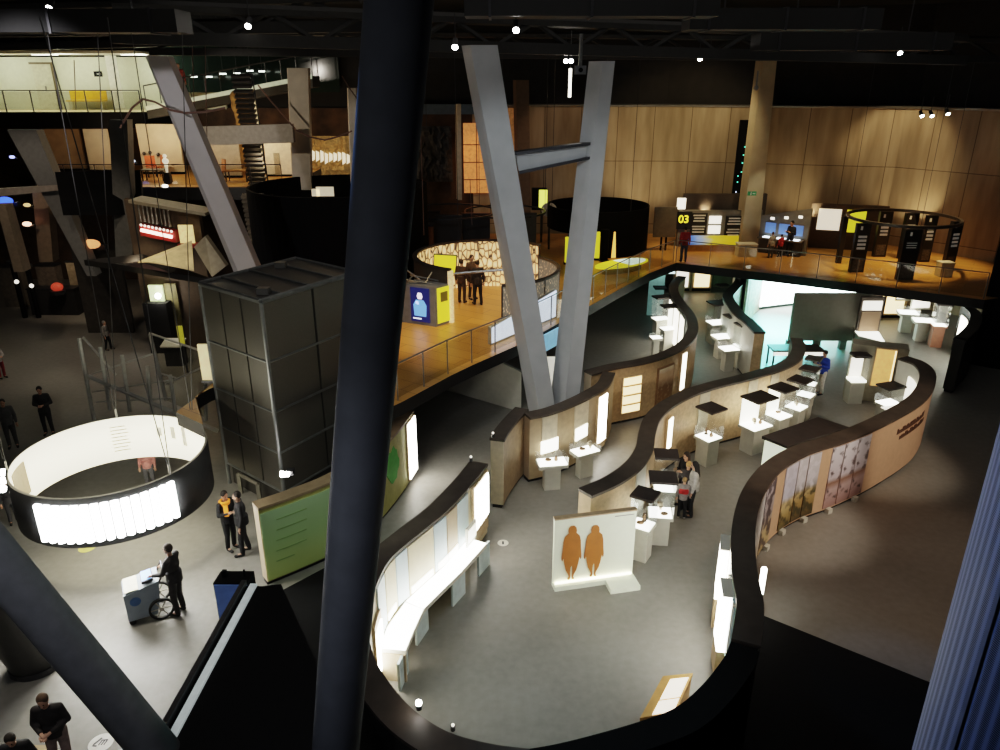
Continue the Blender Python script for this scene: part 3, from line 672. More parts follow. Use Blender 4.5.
def low_case(px, py, w, d, rz, label, zp=.85, ped=.55, gh=.22, glowm=None, pedm=None):
    p = G(px, py, zp); root = thing('table_showcase', label, 'showcase', (p.x, p.y, 0), rz); pm = pedm or greywhite
    MB().box((0, 0, (zp - .12) / 2), (w * ped, d * ped, zp - .12)).build('pedestal', pm, root, local=True)
    MB().box((0, 0, zp - .07), (w, d, .10), taper=1.0).build('tray', pm, root, local=True)
    MB().box((0, 0, zp - .008), (w - .05, d - .05, .02)).build('light_plate', glowm or glow_plate, root, local=True)
    g = .008; z = zp + gh / 2
    MB().box((0, -d / 2 + g, z), (w, g, gh)).box((0, d / 2 - g, z), (w, g, gh)).box((-w / 2 + g, 0, z), (g, d, gh)).box((w / 2 - g, 0, z), (g, d, gh)).build('glass_case', case_glass, root, local=True)
    return root
def artifact(px, py, z, kind, label, s=1.0):
    p = G(px, py, z); root = None
    if kind == 'skull':
        root = thing('skull_cast', label, 'skull', p); k = .11 * s
        mb = MB(); mb.ball(p + V(0, .02, k * 1.1), (k * .85, k * 1.1, k * .95), 12, 9).ball(p + V(0, -k * .7, k * .65), (k * .5, k * .5, k * .5), 10, 7)
        mb.build('cranium', bone, root, smooth=True)
        for sx in (-1, 1): MB().ball(p + V(sx * k * .32, -k * 1.02, k * .98), k * .2, 8, 6).build('eye_socket', black, root)
        MB().box(p + V(0, -k * .6, k * .15), (k * .7, k * .9, k * .28), taper=.8).build('jaw', bone, root)
    elif kind == 'axe':
        mb = MB(); k = .1 * s; pts = [(0, k * 2.2), (k * .5, k * 1.5), (k * .75, k * .7), (k * .45, 0), (-k * .45, 0), (-k * .75, k * .7), (-k * .5, k * 1.5)]
        mb.hexa([p + V(a, -k * .25, z2) for a, z2 in pts], [p + V(a, k * .25, z2) for a, z2 in pts]); root = tag(mb.build('stone_tool', stone), label, 'stone tool')
    elif kind == 'figure':
        root = thing('figurine', label, 'figurine', p); k = .1 * s
        mb = MB(); mb.cyl(p, p + V(0, 0, k * .3), k * .8, k * .8, 10).build('stand', steel_dark, root)
        mb = MB(); mb.cyl(p + V(0, 0, k * .3), p + V(0, 0, k * 1.6), k * .35, k * .55, 10); mb.ball(p + V(0, 0, k * 1.7), (k * .6, k * .4, k * .5)); mb.ball(p + V(0, 0, k * 2.5), k * .36); mb.build('figure', stone, root, smooth=True)
    else:
        mb = MB(); k = .1 * s; mb.ball(p + V(0, 0, k * .55), (k * 1.2, k * .9, k * .6), 9, 6); mb.ball(p + V(k * .7, 0, k * .5), (k * .6, k * .6, k * .5), 8, 5); root = tag(mb.build('fossil', stone), label, 'fossil')
    return root
def wr(wall, px, z=1.0, side=1, lo=0., hi=1.): return wall.angle(wall.s_px(px, side, z, lo, hi)) + PI
am = wr(W_mid, 708)
tall_case(708.5, 436, .62, .60, am, 'lone lidded showcase on a pale pedestal in the middle of the S-shaped wooden wall')
tall_case(756, 424.5, .86, .66, wr(W_mid, 752), 'wider lidded showcase with a cream back, first of the row along the S wall', back=True)
tall_case(779, 414.5, .66, .62, wr(W_mid, 774), 'lidded showcase second in the row at the far end of the S wall', back=True)
tall_case(796.5, 406, .60, .58, wr(W_mid, 786), 'lidded showcase third in the row at the far end of the S wall')
tall_case(806, 394, .52, .52, wr(W_mid, 792), 'lidded showcase fourth in the row, just left of the man in blue')
tall_case(810, 383, .46, .46, wr(W_mid, 796), 'last lidded showcase of the row, behind the man in blue at the wall end')
tall_case(660, 512, .62, .55, -.12, 'lidded glass showcase with a small bronze object, beside the group of visitors', zp=.85)
tall_case(663.5, 487, .56, .50, -.12, 'lidded showcase behind another one, left of the woman in the black jacket', zp=.85)
tall_case(643, 524, .52, .50, -.55, 'narrow lidded showcase right of the white board with two silhouettes', zp=.95, zl=1.8)
low_case(552, 461.5, .85, .50, .16, 'low lit table showcase on the left in the bay under the leaning posts')
low_case(585, 450, .80, .48, .50, 'low lit table showcase on the right in the bay under the leaning posts')
# big black-topped showcase leaning against the mural wall
q = W_right.s_px(800, -1, 2.1, lo=.15, hi=.6); pts = [G(762, 436, 2.08), G(818, 417, 2.08), G(849, 427, 2.08), G(787, 446, 2.08)]
c = sum(pts, Vector()) / 4; root = thing('large_showcase', 'large showcase with a wide black top against the inside of the mural wall', 'showcase', (c.x, c.y, 0))
sh_ = lambda k: [tuple((c + (p - c) * k).xy) for p in pts]
MB().prism(sh_(.94), 0, .75).build('base_cabinet', greywhite, root); MB().prism(sh_(.92), .75, .80).build('light_plate', glow('glow_plate_low', (1, .97, .84), 2.2), root)
MB().prism(sh_(.94), .80, 2.0).build('glass_case', case_glass, root); MB().prism(sh_(1), 2.0, 2.08).build('top', lid_dark, root)
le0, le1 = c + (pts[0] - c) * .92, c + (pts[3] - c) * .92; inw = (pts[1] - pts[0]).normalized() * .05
MB().hexa([V(le0.x, le0.y, .8), V(le1.x, le1.y, .8), V(le1.x, le1.y, .8) + inw, V(le0.x, le0.y, .8) + inw], [V(le0.x, le0.y, 1.98), V(le1.x, le1.y, 1.98), V(le1.x, le1.y, 1.98) + inw, V(le0.x, le0.y, 1.98) + inw]).build('lit_end', M('lit_end_cream', (.7, .7, .55), .5, emit=(.95, 1, .75), strength=.7), root)  # added glowing panel, stands for light in the glass end
for a, b2 in ((.35, .3), (.5, .5), (.65, .6)):
    p = pts[0].lerp(pts[3], a).lerp(pts[1], .12); p.z = .81; tag(MB().ball(p + V(0, 0, .06), (.10, .07, .06)).build('fossil', bone), ['pale fossil at the left end of the large black-topped showcase', 'pale fossil at the centre of the glass end of the large black-topped showcase', 'pale fossil nearest the mural wall inside the large black-topped showcase'][round((a - .35) / .15)], 'fossil')
# small showcases on the inner side at the far end of the mural wall
low_case(893, 409, .55, .55, .3, 'small dark-topped low showcase tucked behind the mural wall, left of its curled end', zp=1.0, glowm=glow_card, pedm=greywhite)
tall_case(888, 402, .7, .5, .35, 'squat dark-lidded showcase inside the curled end of the mural wall', zp=1.0, zl=1.6)
# lit opening in the curl
root = thing('lightbox', 'bright oval light panel inside the curled end of the mural wall', 'light panel', (*W_right.at(1.7, 1, .1)[0], .5))
W_right.strip(.55, 1.7, -1 if proj((*W_right.at(1.0, -1)[0], 1))[0] < proj((*W_right.at(1.0, 1)[0], 1))[0] else 1, .7, 1.6, .03, .01).build('diffuser', glow_card, root)

# showcases by the curved wall with niches (upper bay)
low_case(656, 337, .45, .40, .2, 'small low white showcase below the mezzanine edge, left of the bright curved wall', zp=.95)
tall_case(668, 328, .62, .50, .3, 'lidded showcase standing in the bright curve of the niche wall', zp=1.0, zl=2.0)
tall_case(661, 318, .75, .5, .3, 'dark-lidded showcase behind the bright curve, next to the teal wall', zp=1.0, zl=2.0)
# cases along the winding back wall
for i, (x, y, k, t) in enumerate([(717, 322, .8, 0), (722, 336, .75, 1), (731, 336, .62, 0), (729, 348, .7, 1), (742, 345, .60, 0), (721, 303, .5, 0)]):
    lab = ['lidded showcase with a bright foot, midway along the winding back wall', 'low lit table left of the winding back wall, further one', 'glass showcase with dark lid between the two low tables at the winding wall',
           'low lit table left of the winding back wall, nearer one', 'lidded showcase at the near end of the winding back wall', 'slim white showcase at the far end of the winding back wall'][i]
    (tall_case if t == 0 else low_case)(x, y, k, k * .85, .25, lab, zp=.95)
# cases below the right mezzanine edge
low_case(908, 312, .85, .7, -.25, 'low lit table showcase under the mezzanine, left of a pair at far right', zp=.95)
low_case(923.5, 320, .85, .7, -.25, 'low lit table showcase under the mezzanine, right of a pair at far right', zp=.95)
tall_case(939, 324.5, .58, .5, -.25, 'lit showcase on a red-brown pedestal at far right under the mezzanine', zp=1.0, zl=1.95, pedm=M('pedestal_red_brown', (.34, .15, .09), .6))
for i, x in enumerate((908.5, 924)):
    p = G(x, 304 + 9 * i, .95) + V(0, .42, 0); root = thing('lightbox', ['bright white picture panel behind the left lit table at far right', 'bright white picture panel behind the right lit table at far right'][i], 'light panel', (p.x, p.y, .95))
    MB().box((p.x, p.y, 1.5), (.9, .06, 1.0)).build('frame', greywhite, root); MB().box((p.x, p.y - .04, 1.52), (.8, .02, .85)).build('diffuser', glow_card, root)

# some of the pieces on show
for a in [(706, 434, .90, 'figure', 'slim dark figurine in the lone showcase at the middle wall'), (711, 437, .90, 'axe', 'brown stone tool beside the slim figurine in the lone showcase'),
          (660, 508, .85, 'skull', 'small skull cast in the showcase beside the visitors'), (664, 515, .85, 'fossil', 'brown fossil in front of the small skull beside the visitors'),
          (644, 521, .95, 'figure', 'small pale figurine in the narrow showcase by the silhouette board'), (640, 524, .95, 'fossil', 'flat fossil in the narrow showcase by the silhouette board'),
          (754, 423, .90, 'skull', 'skull cast in the wide showcase with cream lit back'), (760, 424, .90, 'axe', 'stone tool right of the skull in the wide showcase'),
          (778, 413, .90, 'fossil', 'brown fossil in the second showcase of the far row'), (796, 405, .90, 'skull', 'skull cast in the third showcase of the far row'),
          (548, 461, .85, 'fossil', 'left fossil on the left low table in the bay'), (556, 461, .85, 'axe', 'stone tool on the left low table in the bay'),
          (582, 450, .85, 'fossil', 'fossil on the right low table in the bay'), (590, 447, .85, 'skull', 'skull cast on the right low table in the bay')]:
    artifact(*a, s=.8)

# ================================================================ wall panels, niches and tubes
def niche(wall, x0, x1, side, z0, z1, label, glowm, zp=1.2, lo=0., hi=1., frame=None, shelves=0, inner=.05):
    q0, q1 = sorted((wall.s_px(x0, side, zp, lo, hi), wall.s_px(x1, side, zp, lo, hi))); m = wall.at((q0 + q1) / 2, side, .05)[0]
    root = thing('lit_niche', label, 'niche', (m.x, m.y, z0))
    wall.strip(q0, q1, side, z0, z1, .05, .006).build('frame', frame or wood_pale, root)
    wall.strip(q0 + inner, q1 - inner, side, z0 + inner, z1 - inner, .012, .058).build('lit_back', glowm, root)
    for k in range(shelves):
        z = z0 + (z1 - z0) * (k + 1) / (shelves + 1); wall.strip(q0 + inner, q1 - inner, side, z, z + .03, .08, .058).build('shelf', M('shelf_wood', (.5, .3, .14), .5), root)
    return root
warm = glow('glow_niche', (1, .74, .38), 1.8)
niche(W_upper, 621, 641, 1, .35, 1.72, 'warm lit wall niche with shelves, left of two on the niche wall', warm, lo=.55, shelves=3)
niche(W_upper, 656, 672, 1, .35, 1.75, 'brown picture niche lit from above, right of two on the niche wall', mural('niche_picture', [(0, (.28, .15, .06)), (.45, (.22, .11, .05)), (.6, (.40, .25, .15)), (.85, (.6, .42, .26)), (1, (.9, .8, .6))], amount=.3, blotch=(.6, .45, .3)), lo=.5, frame=M('niche_frame', (.25, .14, .07), .5))  # light from above is put into the picture's top colours
def tube_panel(wall, px, side, w, z0, z1, label, lo=0., hi=1., m=None, zp=1.2):
    q = wall.s_px(px, side, zp, lo, hi); p = wall.at(q, side, .1)[0]; root = thing('lightbox', label, 'light panel', (p.x, p.y, z0))
    wall.strip(q - w / 2, q + w / 2, side, z0, z1, .08, .006).build('frame', wood_pale, root); wall.strip(q - w / 2 + .03, q + w / 2 - .03, side, z0 + .25, z1 - .03, .02, .088).build('diffuser', m or glow_tube, root)
tube_panel(W_upper, 681, 1, .36, .3, 1.95, 'upright light panel on the niche wall, right of the brown picture', lo=.4, hi=.8, m=glow('glow_tube_soft', (1, .93, .75), 6))
tube_panel(W_upper, 692, 1, .42, .5, 1.95, 'upright light panel at the bend of the niche wall', lo=.3, hi=.62, m=glow('glow_tube_soft', (1, .93, .75), 6))
for k, px in enumerate((.27, .345, .42)):
    q = W_upper.S[-1] * px; root = thing('lightbox', ['bright backlit strip in the inner curve of the niche wall, left one', 'bright backlit strip in the inner curve of the niche wall, centre one', 'bright backlit strip in the inner curve of the niche wall, right one'][k], 'light panel', (*W_upper.at(q, -1, .1)[0], .3))
    W_upper.strip(q - .5, q + .5, -1, .25, 1.95, .04, .006).build('frame', offwhite, root); W_upper.strip(q - .42, q + .42, -1, .35, 1.9, .02, .048).build('diffuser', glow('glow_curve', (1, .93, .76), 3.0), root)
tube_panel(W_bay, 600, 1, .50, .15, 1.98, 'very bright upright light panel at the right end of the bay wall', hi=.5)
tube_panel(W_mid, 666.5, 1, .36, .6, 1.85, 'bright upright light panel on the inner bend of the S-shaped wall', lo=.3, hi=.75, m=glow('glow_tube_soft', (1, .93, .75), 6))
q0 = W_bay.S[-1]
for k, (x0, x1) in enumerate(((541.5, 556.5), (574, 587.5))):
    a, b2 = sorted((W_bay.s_px(x0, 1, 1.6), W_bay.s_px(x1, 1, 1.6))); W_bay.strip(a, b2, 1, .3, 2.02, .03).build('pale_panel', M('panel_pale_tan', (.62, .55, .42), .6), p_bay)
    m_ = (a + b2) / 2; W_bay.strip(m_ - .28, m_ + .28, 1, .88, 1.28, .02, .04).build('lit_panel', glow('glow_bay', (1, .95, .8), 4), p_bay)
for x0, x1 in ((699, 709), (748, 757), (770, 778)):
    a, b2 = sorted((W_mid.s_px(x0, 1, 1.8, hi=.6), W_mid.s_px(x1, 1, 1.8, hi=.6))); W_mid.strip(a, b2, 1, .3, 2.02, .03).build('pale_panel', M('panel_pale_tan', (.62, .55, .42), .6), p_mid)
for x0, x1 in ((634, 643),):
    a, b2 = sorted((W_mid.s_px(x0, 1, 1.2, lo=.5), W_mid.s_px(x1, 1, 1.2, lo=.5))); W_mid.strip(a, b2, 1, .3, 2.02, .03).build('pale_panel', offwhite, p_mid)
# slim white cube by the bay's bright panel
p = G(613, 420); root = thing('display_cabinet', 'slim grey white cabinet with a dark top right of the very bright light panel', 'cabinet', p)
MB().box(p + V(0, 0, .5), (.5, .4, 1.0)).build('pedestal', greywhite, root); MB().box(p + V(0, 0, 1.3), (.46, .36, .6)).build('lit_case', glow_card, root); MB().box(p + V(0, 0, 1.64), (.52, .42, .07)).build('lid', lid_dark, root)
# lights on the far wall
sd = 1 if proj((*W_far.at(1.6, 1)[0], 1.2))[0] < proj((*W_far.at(1.6, -1)[0], 1.2))[0] else -1
for k, (q, w_, z0, z1) in enumerate(((1.0, 1.2, .5, 1.8), (2.4, .8, .5, 1.6), (4.6, .5, .5, 1.4))):
    if q + w_ / 2 > W_far.S[-1]: q = W_far.S[-1] - w_
    root = thing('lightbox', ['large bright light panel on the dark far-right wall, topmost', 'bright light panel on the dark far-right wall, in its bend', 'small bright light panel low on the dark far-right wall'][k], 'light panel', (*W_far.at(q, sd, .1)[0], z0))
    W_far.strip(q - w_ / 2, q + w_ / 2, sd, z0, z1, .05).build('frame', offwhite, root); W_far.strip(q - w_ / 2 + .04, q + w_ / 2 - .04, sd, z0 + .04, z1 - .04, .02, .06).build('diffuser', glow('glow_far', (1, .95, .8), 6), root)
# green graphics
q0, q1 = W_green.s_px(257, -1, 1.2), W_green.s_px(372, -1, 1.2)
W_green.strip(min(q0, q1) + .02, max(q0, q1), -1, .14, 1.93, .02).build('green_graphic', mural('print_green', [(0, (.52, .62, .22)), (.5, (.45, .64, .30)), (1, (.44, .62, .36))], warp=.5, scale=.8, amount=.1, blotch=(.35, .52, .25)), p_green)
for row in range(5):
    z = 1.65 - row * .27; a, b2 = sorted((W_green.s_px(276, -1, z), W_green.s_px(276 + (30 if row < 4 else 18), -1, z))); W_green.strip(a, b2, -1, z, z + .02, .008, .03).build('text_line', M('print_green_dark', (.30, .46, .18), .6), p_green)
a, b2 = sorted((W_green.s_px(386, -1, 1.4), W_green.s_px(398, -1, 1.4)))
mb = MB(); k = 18
pc, n = W_green.at((a + b2) / 2, -1, .012); t = Vector((n.y, -n.x))
pts = [(math.cos(2 * PI * i / k) * .42 * (1 + .18 * math.sin(5 * i)), 1.25 + math.sin(2 * PI * i / k) * .5 * (1 + .15 * math.cos(3 * i))) for i in range(k)]
mb.hexa([(pc.x + t.x * u, pc.y + t.y * u, z) for u, z in pts], [(pc.x + t.x * u - n.x * .012, pc.y + t.y * u - n.y * .012, z) for u, z in pts]); mb.build('emblem', M('print_leaf_green', (.10, .45, .08), .6), p_green)
root = thing('lightbox', 'very bright upright light panel at the right end of the green wall', 'light panel', (*W_green.at(W_green.S[-1] - .3, -1, .1)[0], .2))
e = W_green.S[-1]; W_green.strip(e - .75, e - .03, -1, .2, 2.0, .05).build('frame', wood_pale, root); W_green.strip(e - .72, e - .42, -1, .25, 1.97, .03, .056).build('diffuser', glow_tube, root); W_green.strip(e - .36, e - .06, -1, .25, 1.97, .03, .056).build('diffuser', glow_tube, root)

# ================================================================ long counter on the left wall
zc = .76
front = [G(x, y, zc) for x, y in [(486.5, 544), (461, 572.5), (441, 592), (424, 609), (414.5, 630), (406, 650.5)]]
back = []
for p in front:
    i = min(range(len(W_left.path)), key=lambda i: (W_left.path[i] - p.xy).length if i < len(W_left.path) * .7 else 99); b_ = W_left.path[i] + W_left.n[i] * (W_left.th / 2 + .02); back.append(V(b_.x, b_.y, zc))
root = thing('lit_counter', 'long bright white counter following the curved left wall', 'counter', (front[3].x, front[3].y, 0))
mb = MB()
for i in range(len(front) - 1): mb.hexa([front[i] - V(0, 0, .1), front[i + 1] - V(0, 0, .1), back[i + 1] - V(0, 0, .1), back[i] - V(0, 0, .1)], [front[i], front[i + 1], back[i + 1], back[i]])
mb.build('counter_top', offwhite, root)
for (i0, i1) in ((0, 3), (3, 5)):
    mb = MB()
    for i in range(i0, i1):
        f0, f1 = front[i].lerp(back[i], .04), front[i + 1].lerp(back[i + 1], .04); b0, b1 = front[i].lerp(back[i], .93), front[i + 1].lerp(back[i + 1], .93)
        if i == i0 and i0: f0, b0 = f0.lerp(f1, .06), b0.lerp(b1, .06)
        up = V(0, 0, .015); mb.hexa([f0, f1, b1, b0], [f0 + up, f1 + up, b1 + up, b0 + up])
    mb.build('light_plate', glow('glow_counter', (1, .98, .9), 10), root)
for k, (x, y) in enumerate([(478, 573), (457, 594), (424, 628), (407, 665)]):
    p = G(x, y, .35); i = min(range(len(front)), key=lambda i: (front[i].xy - p.xy).length); d = (front[min(i + 1, 5)] - front[max(i - 1, 0)]).normalized(); p = V(front[i].x, front[i].y, .33) + (back[i] - front[i]).normalized() * .08
    MB().box(p, (.55, .05, .66), rz=math.atan2(d.y, d.x)).build('leg_panel', M('leg_blue_white', (.52, .62, .64), .5), root)
e0, e1 = front[5], back[5]; d = (e1 - e0).normalized(); n_ = V(d.y, -d.x, 0)
mb = MB(); m_ = (e0 + e1) / 2; mb.box((m_.x, m_.y, .33), ((e1 - e0).length * .95, .06, .66), rz=math.atan2(d.y, d.x)); mb.build('end_panel', beige, root)
# panels of the wall above the counter
hi_ = .62
for x0, x1, mt, nm in [(456.5, 467, paleblue, 'pale_blue_panel'), (446, 456, beige, 'tan_panel'), (433, 445.5, paleblue, 'pale_blue_panel'), (407, 432.5, cream, 'cream_panel'), (395, 406.5, paleblue, 'pale_blue_panel'), (384, 394.5, cream, 'cream_panel'), (376.5, 383.5, paleblue, 'pale_blue_panel')]:
    a, b2 = sorted((W_left.s_px(x0, 1, 1.7, hi=hi_), W_left.s_px(x1, 1, 1.7, hi=hi_))); W_left.strip(a + .01, b2 - .01, 1, .80, 2.0, .03).build(nm, mt, p_left)
for x0, x1 in [(410, 431), (437, 446), (386, 394), (447, 456)]:
    a, b2 = sorted((W_left.s_px(x0, 1, 1.0, hi=hi_), W_left.s_px(x1, 1, 1.0, hi=hi_))); W_left.strip(a, b2, 1, .82, .98, .02, .038).build('lit_strip', glow('glow_bay', (1, .95, .8), 4), p_left)
q = W_left.s_px(481, 1, 1.4, hi=.4); root = thing('lightbox', 'tall very bright light panel at the upper end of the counter', 'light panel', (*W_left.at(.5, 1, .1)[0], .3))
W_left.strip(.10, 1.05, 1, .35, 1.98, .06).build('frame', wood_pale, root)
for a, b2 in ((.14, .54), (.60, 1.0)): W_left.strip(a, b2, 1, .78, 1.92, .03, .068).build('diffuser', glow_tube, root)
root = thing('lightbox', 'very bright upright light panel at the near end of the counter, beside the big pipe', 'light panel', (*W_left.at(W_left.s_px(372, 1, 1.0, lo=.3, hi=.7), 1, .1)[0], .3))
q = W_left.s_px(377, 1, 1.0, lo=.35, hi=.7); W_left.strip(q - .2, q + .4, 1, .25, 1.5, .05).build('frame', wood_pale, root); W_left.strip(q - .15, q + .35, 1, .3, 1.3, .03, .058).build('diffuser', glow_tube, root)
a, b2 = W_left.s_px(460, 1, 1.0, hi=.4), W_left.s_px(468, 1, 1.0, hi=.4); m_ = W_left.at((a + b2) / 2, 1, .18)[0]
root = thing('video_screen', 'small upright screen on the upper end of the lit counter', 'screen', (m_.x, m_.y, zc)); MB().box((m_.x, m_.y, zc + .28), (.5, .05, .5), rz=W_left.angle(a)).build('casing', greywhite, root)
p = W_left.at((a + b2) / 2, 1, .21)[0]; MB().box((p.x, p.y, zc + .3), (.4, .02, .32), rz=W_left.angle(a)).build('picture', glow_card, root)

# ================================================================ white board with two silhouettes
zb = .10; bl, br_ = G(553, 584, zb), G(632, 573, zb); d = (br_ - bl).normalized(); nf = V(d.y, -d.x, 0); L = (br_ - bl).length; hp = 1.82
root = thing('display_board', 'white lit board with two orange brown human silhouettes, standing on the open floor', 'display board', ((bl + br_) / 2 * 1.0))
root.location.z = 0; bw = M('board_white_lit', (.76, .80, .66), .5, noise=.02, emit=(.9, 1, .82), strength=.10)
fx = lambda u, w_, z: bl + d * u + nf * w_ + V(0, 0, z - zb)
MB().hexa([fx(0, -.10, .0), fx(L, -.10, .0), fx(L, 0, .0), fx(0, 0, .0)], [fx(0, -.10, hp), fx(L, -.10, hp), fx(L, 0, hp), fx(0, 0, hp)]).build('panel', bw, root)
MB().hexa([fx(-.01, -.12, hp), fx(L + .01, -.12, hp), fx(L + .01, .02, hp), fx(-.01, .02, hp)], [fx(-.01, -.12, hp + .03), fx(L + .01, -.12, hp + .03), fx(L + .01, .02, hp + .03), fx(-.01, .02, hp + .03)]).build('top_edge', M('edge_tan', (.45, .33, .2), .5), root)
MB().hexa([fx(0, 0, 0), fx(L, 0, 0), fx(L, .16, 0), fx(0, .16, 0)], [fx(0, 0, .12), fx(L, 0, .12), fx(L, .16, .12), fx(0, .16, .12)]).build('base_step', bw, root)
MB().hexa([fx(L * .63, .16, 0), fx(L, .16, 0), fx(L, .52, 0), fx(L * .63, .52, 0)], [fx(L * .63, .16, .12), fx(L, .16, .12), fx(L, .52, .12), fx(L * .63, .52, .12)]).build('base_step', bw, root)
MB().hexa([fx(.04, .02, .12), fx(L - .04, .02, .12), fx(L - .04, .05, .12), fx(.04, .05, .12)], [fx(.04, .02, .15), fx(L - .04, .02, .15), fx(L - .04, .05, .15), fx(.04, .05, .15)]).build('light_strip', glow('glow_strip_warm', (1, .9, .6), 9), root)
half = [(0, 1.0), (.05, .995), (.09, .965), (.105, .915), (.095, .87), (.13, .845), (.185, .81), (.215, .72), (.23, .57), (.25, .44), (.245, .39), (.225, .375), (.21, .42), (.195, .40), (.175, .31), (.135, .19), (.075, .11), (.055, .055), (.085, .025), (.075, .005), (.03, .01), (.022, .06), (.03, .14), (.022, .24), (0, .27)]
orange = M('silhouette_orange', (.42, .15, .03), .6, noise=.08)
for cu, hh in ((.42, 1.46), (.96, 1.40)):
    pts = [(u * .92, v) for u, v in half] + [(-u * .98, v) for u, v in reversed(half[1:-1])]
    mb = MB(); mb.hexa([fx(cu + u, .010, .17 + v * hh) for u, v in pts], [fx(cu + u, .035, .17 + v * hh) for u, v in pts]); mb.build('silhouette', orange, root)
MB().hexa([fx(L * .73, .002, 1.72), fx(L * .97, .002, 1.72), fx(L * .97, .008, 1.72), fx(L * .73, .008, 1.72)], [fx(L * .73, .002, 1.74), fx(L * .97, .002, 1.74), fx(L * .97, .008, 1.74), fx(L * .73, .008, 1.74)]).build('text_line', M('print_grey', (.3, .3, .28), .6), root)

# orange light table at the bottom
a, b2, c2, d2 = G(663, 676, .62), G(693, 673, .62), G(676, 712, .62), G(640, 718, .62)
c = (a + b2 + c2 + d2) / 4; root = thing('light_table', 'orange framed light table at the foot of the mural wall, bottom of the view', 'table', (c.x, c.y, 0))
sh_ = lambda k: [tuple((c + (p - c) * k).xy) for p in (a, b2, c2, d2)]
MB().prism(sh_(.95), 0, .55).build('body', M('orange_wood', (.60, .30, .08), .5), root); MB().prism(sh_(1), .55, .62).build('frame', M('orange_wood_top', (.68, .36, .10), .5), root)
k_ = lambda t0, t1, s0, s1: [tuple(a.lerp(b2, s0).lerp(d2.lerp(c2, s0), t0).xy), tuple(a.lerp(b2, s1).lerp(d2.lerp(c2, s1), t0).xy), tuple(a.lerp(b2, s1).lerp(d2.lerp(c2, s1), t1).xy), tuple(a.lerp(b2, s0).lerp(d2.lerp(c2, s0), t1).xy)]
MB().prism(k_(.12, .62, .32, .92), .62, .635).build('light_plate', glow('glow_peach', (1, .85, .68), 1.3), root); MB().prism(k_(.66, .98, .32, .92), .62, .635).build('light_plate', glow('glow_peach', (1, .85, .68), 1.3), root)
# floor lamps and the floor mark
for x, y, lab in [(419, 709, 'bright dot lamp on the cap of the left curved wall near the bottom'), (453, 727, 'small slim lamp on the floor inside the left curved wall, at the bottom'), (471, 461, 'small lamp at the tip of the left curved wall cap'), (493, 437, 'pale lamp block on the top of the short end wall')]:
    q = G(x, y, 2.13) if y != 727 else G(x, y + 3, .0)
    root = thing('dot_lamp', lab, 'lamp', q); MB().cyl(q, q + V(0, 0, .09), .045, n=10).build('socket', steel_dark, root); MB().ball(q + V(0, 0, .12), .05 if y == 709 else .03).build('bulb', glow_lamp if y == 709 else glow_card, root)
p = G(503, 543, .002); root = tag(MB().cyl(p, p + V(0, 0, .006), .14, n=20).build('floor_sticker', offwhite), 'small round white sticker on the floor right of the tall counter light', 'floor sticker')
MB().box(p + V(0, 0, .009), (.05, .14, .004), taper=.4).build('symbol', steel_dark, root)

# ================================================================ cinema corner with the big grey panel
pa = A(786, 348, 30.9); y0 = 30.9
x0, x1 = A(786, 348, y0).x + .05, A(858, 348, y0).x + .2
root = thing('exhibition_screen', 'wide plain grey brown panel on short feet in front of the glowing screen', 'panel', ((x0 + x1) / 2, y0, 0))
MB().box(((x0 + x1) / 2, y0, 1.45), (x1 - x0, .22, 2.1)).build('board', M('panel_taupe', (.30, .27, .22), .6, noise=.06), root)
for k in (.02, .38, .72, .98): MB().box((x0 + (x1 - x0) * k, y0, .2), (.28, .2, .4)).build('foot', M('foot_taupe', (.2, .19, .16), .6), root)
MB().box((x1 + .25, y0 + .3, 2.3), (.5, .5, .35)).build('top_return', M('panel_taupe_dark', (.14, .11, .09), .6), root)
sc_a, sc_b = A(752, 313, 37.2), A(880, 309, 36.4)
scr = Wall(None, pts=[Vector((sc_a.x, 37.0)), Vector(((sc_a.x + sc_b.x) / 2, 37.9)), Vector((sc_b.x, 37.0))], th=.2) if True else None
root = thing('projection_screen', 'large glowing white curved projection screen under the mezzanine', 'screen', (scr.path[len(scr.path) // 2].x, 37.9, 0))
mb = MB(); scr.band(mb, .1, .1, 0, 2.5); mb.build('screen_body', midgrey, root)
scr.strip(.05, scr.S[-1] - .05, -1, .12, 2.48, .02).build('picture', glow('glow_screen', (.86, 1, .96), 9), root)
scr.strip(.0, scr.S[-1], -1, 0, .1, .05).build('skirting', M('skirt_green', (.06, .10, .08), .6), root)
pl_ = G(746, 320); pr_ = G(755, 300)
mb = MB(); a, b2 = A(741, 324, 34.0), A(756, 316, 37); mb.hexa([(a.x, 34, 0), (a.x + .12, 34, 0), (b2.x + .12, 37, 0), (b2.x, 37, 0)], [(a.x, 34, 2.45), (a.x + .12, 34, 2.45), (b2.x + .12, 37, 2.45), (b2.x, 37, 2.45)])
tag(mb.build('slatted_screen', M('slat_pale', (.55, .48, .36), .6, noise=.3, scale=5)), 'pale slatted side panel left of the glowing screen', 'panel')
a = G(727.5, 318); root = thing('support_column', 'dark square column between the winding wall and the glowing screen', 'column', A(739, 320, 34.6)); root.location.z = 0
MB().box((root.location.x, 34.6, 1.25), (.5, .5, 2.5)).build('shaft', darkgrey, root); MB().box((root.location.x, 34.6, .06), (.6, .6, .12)).build('foot', black, root)
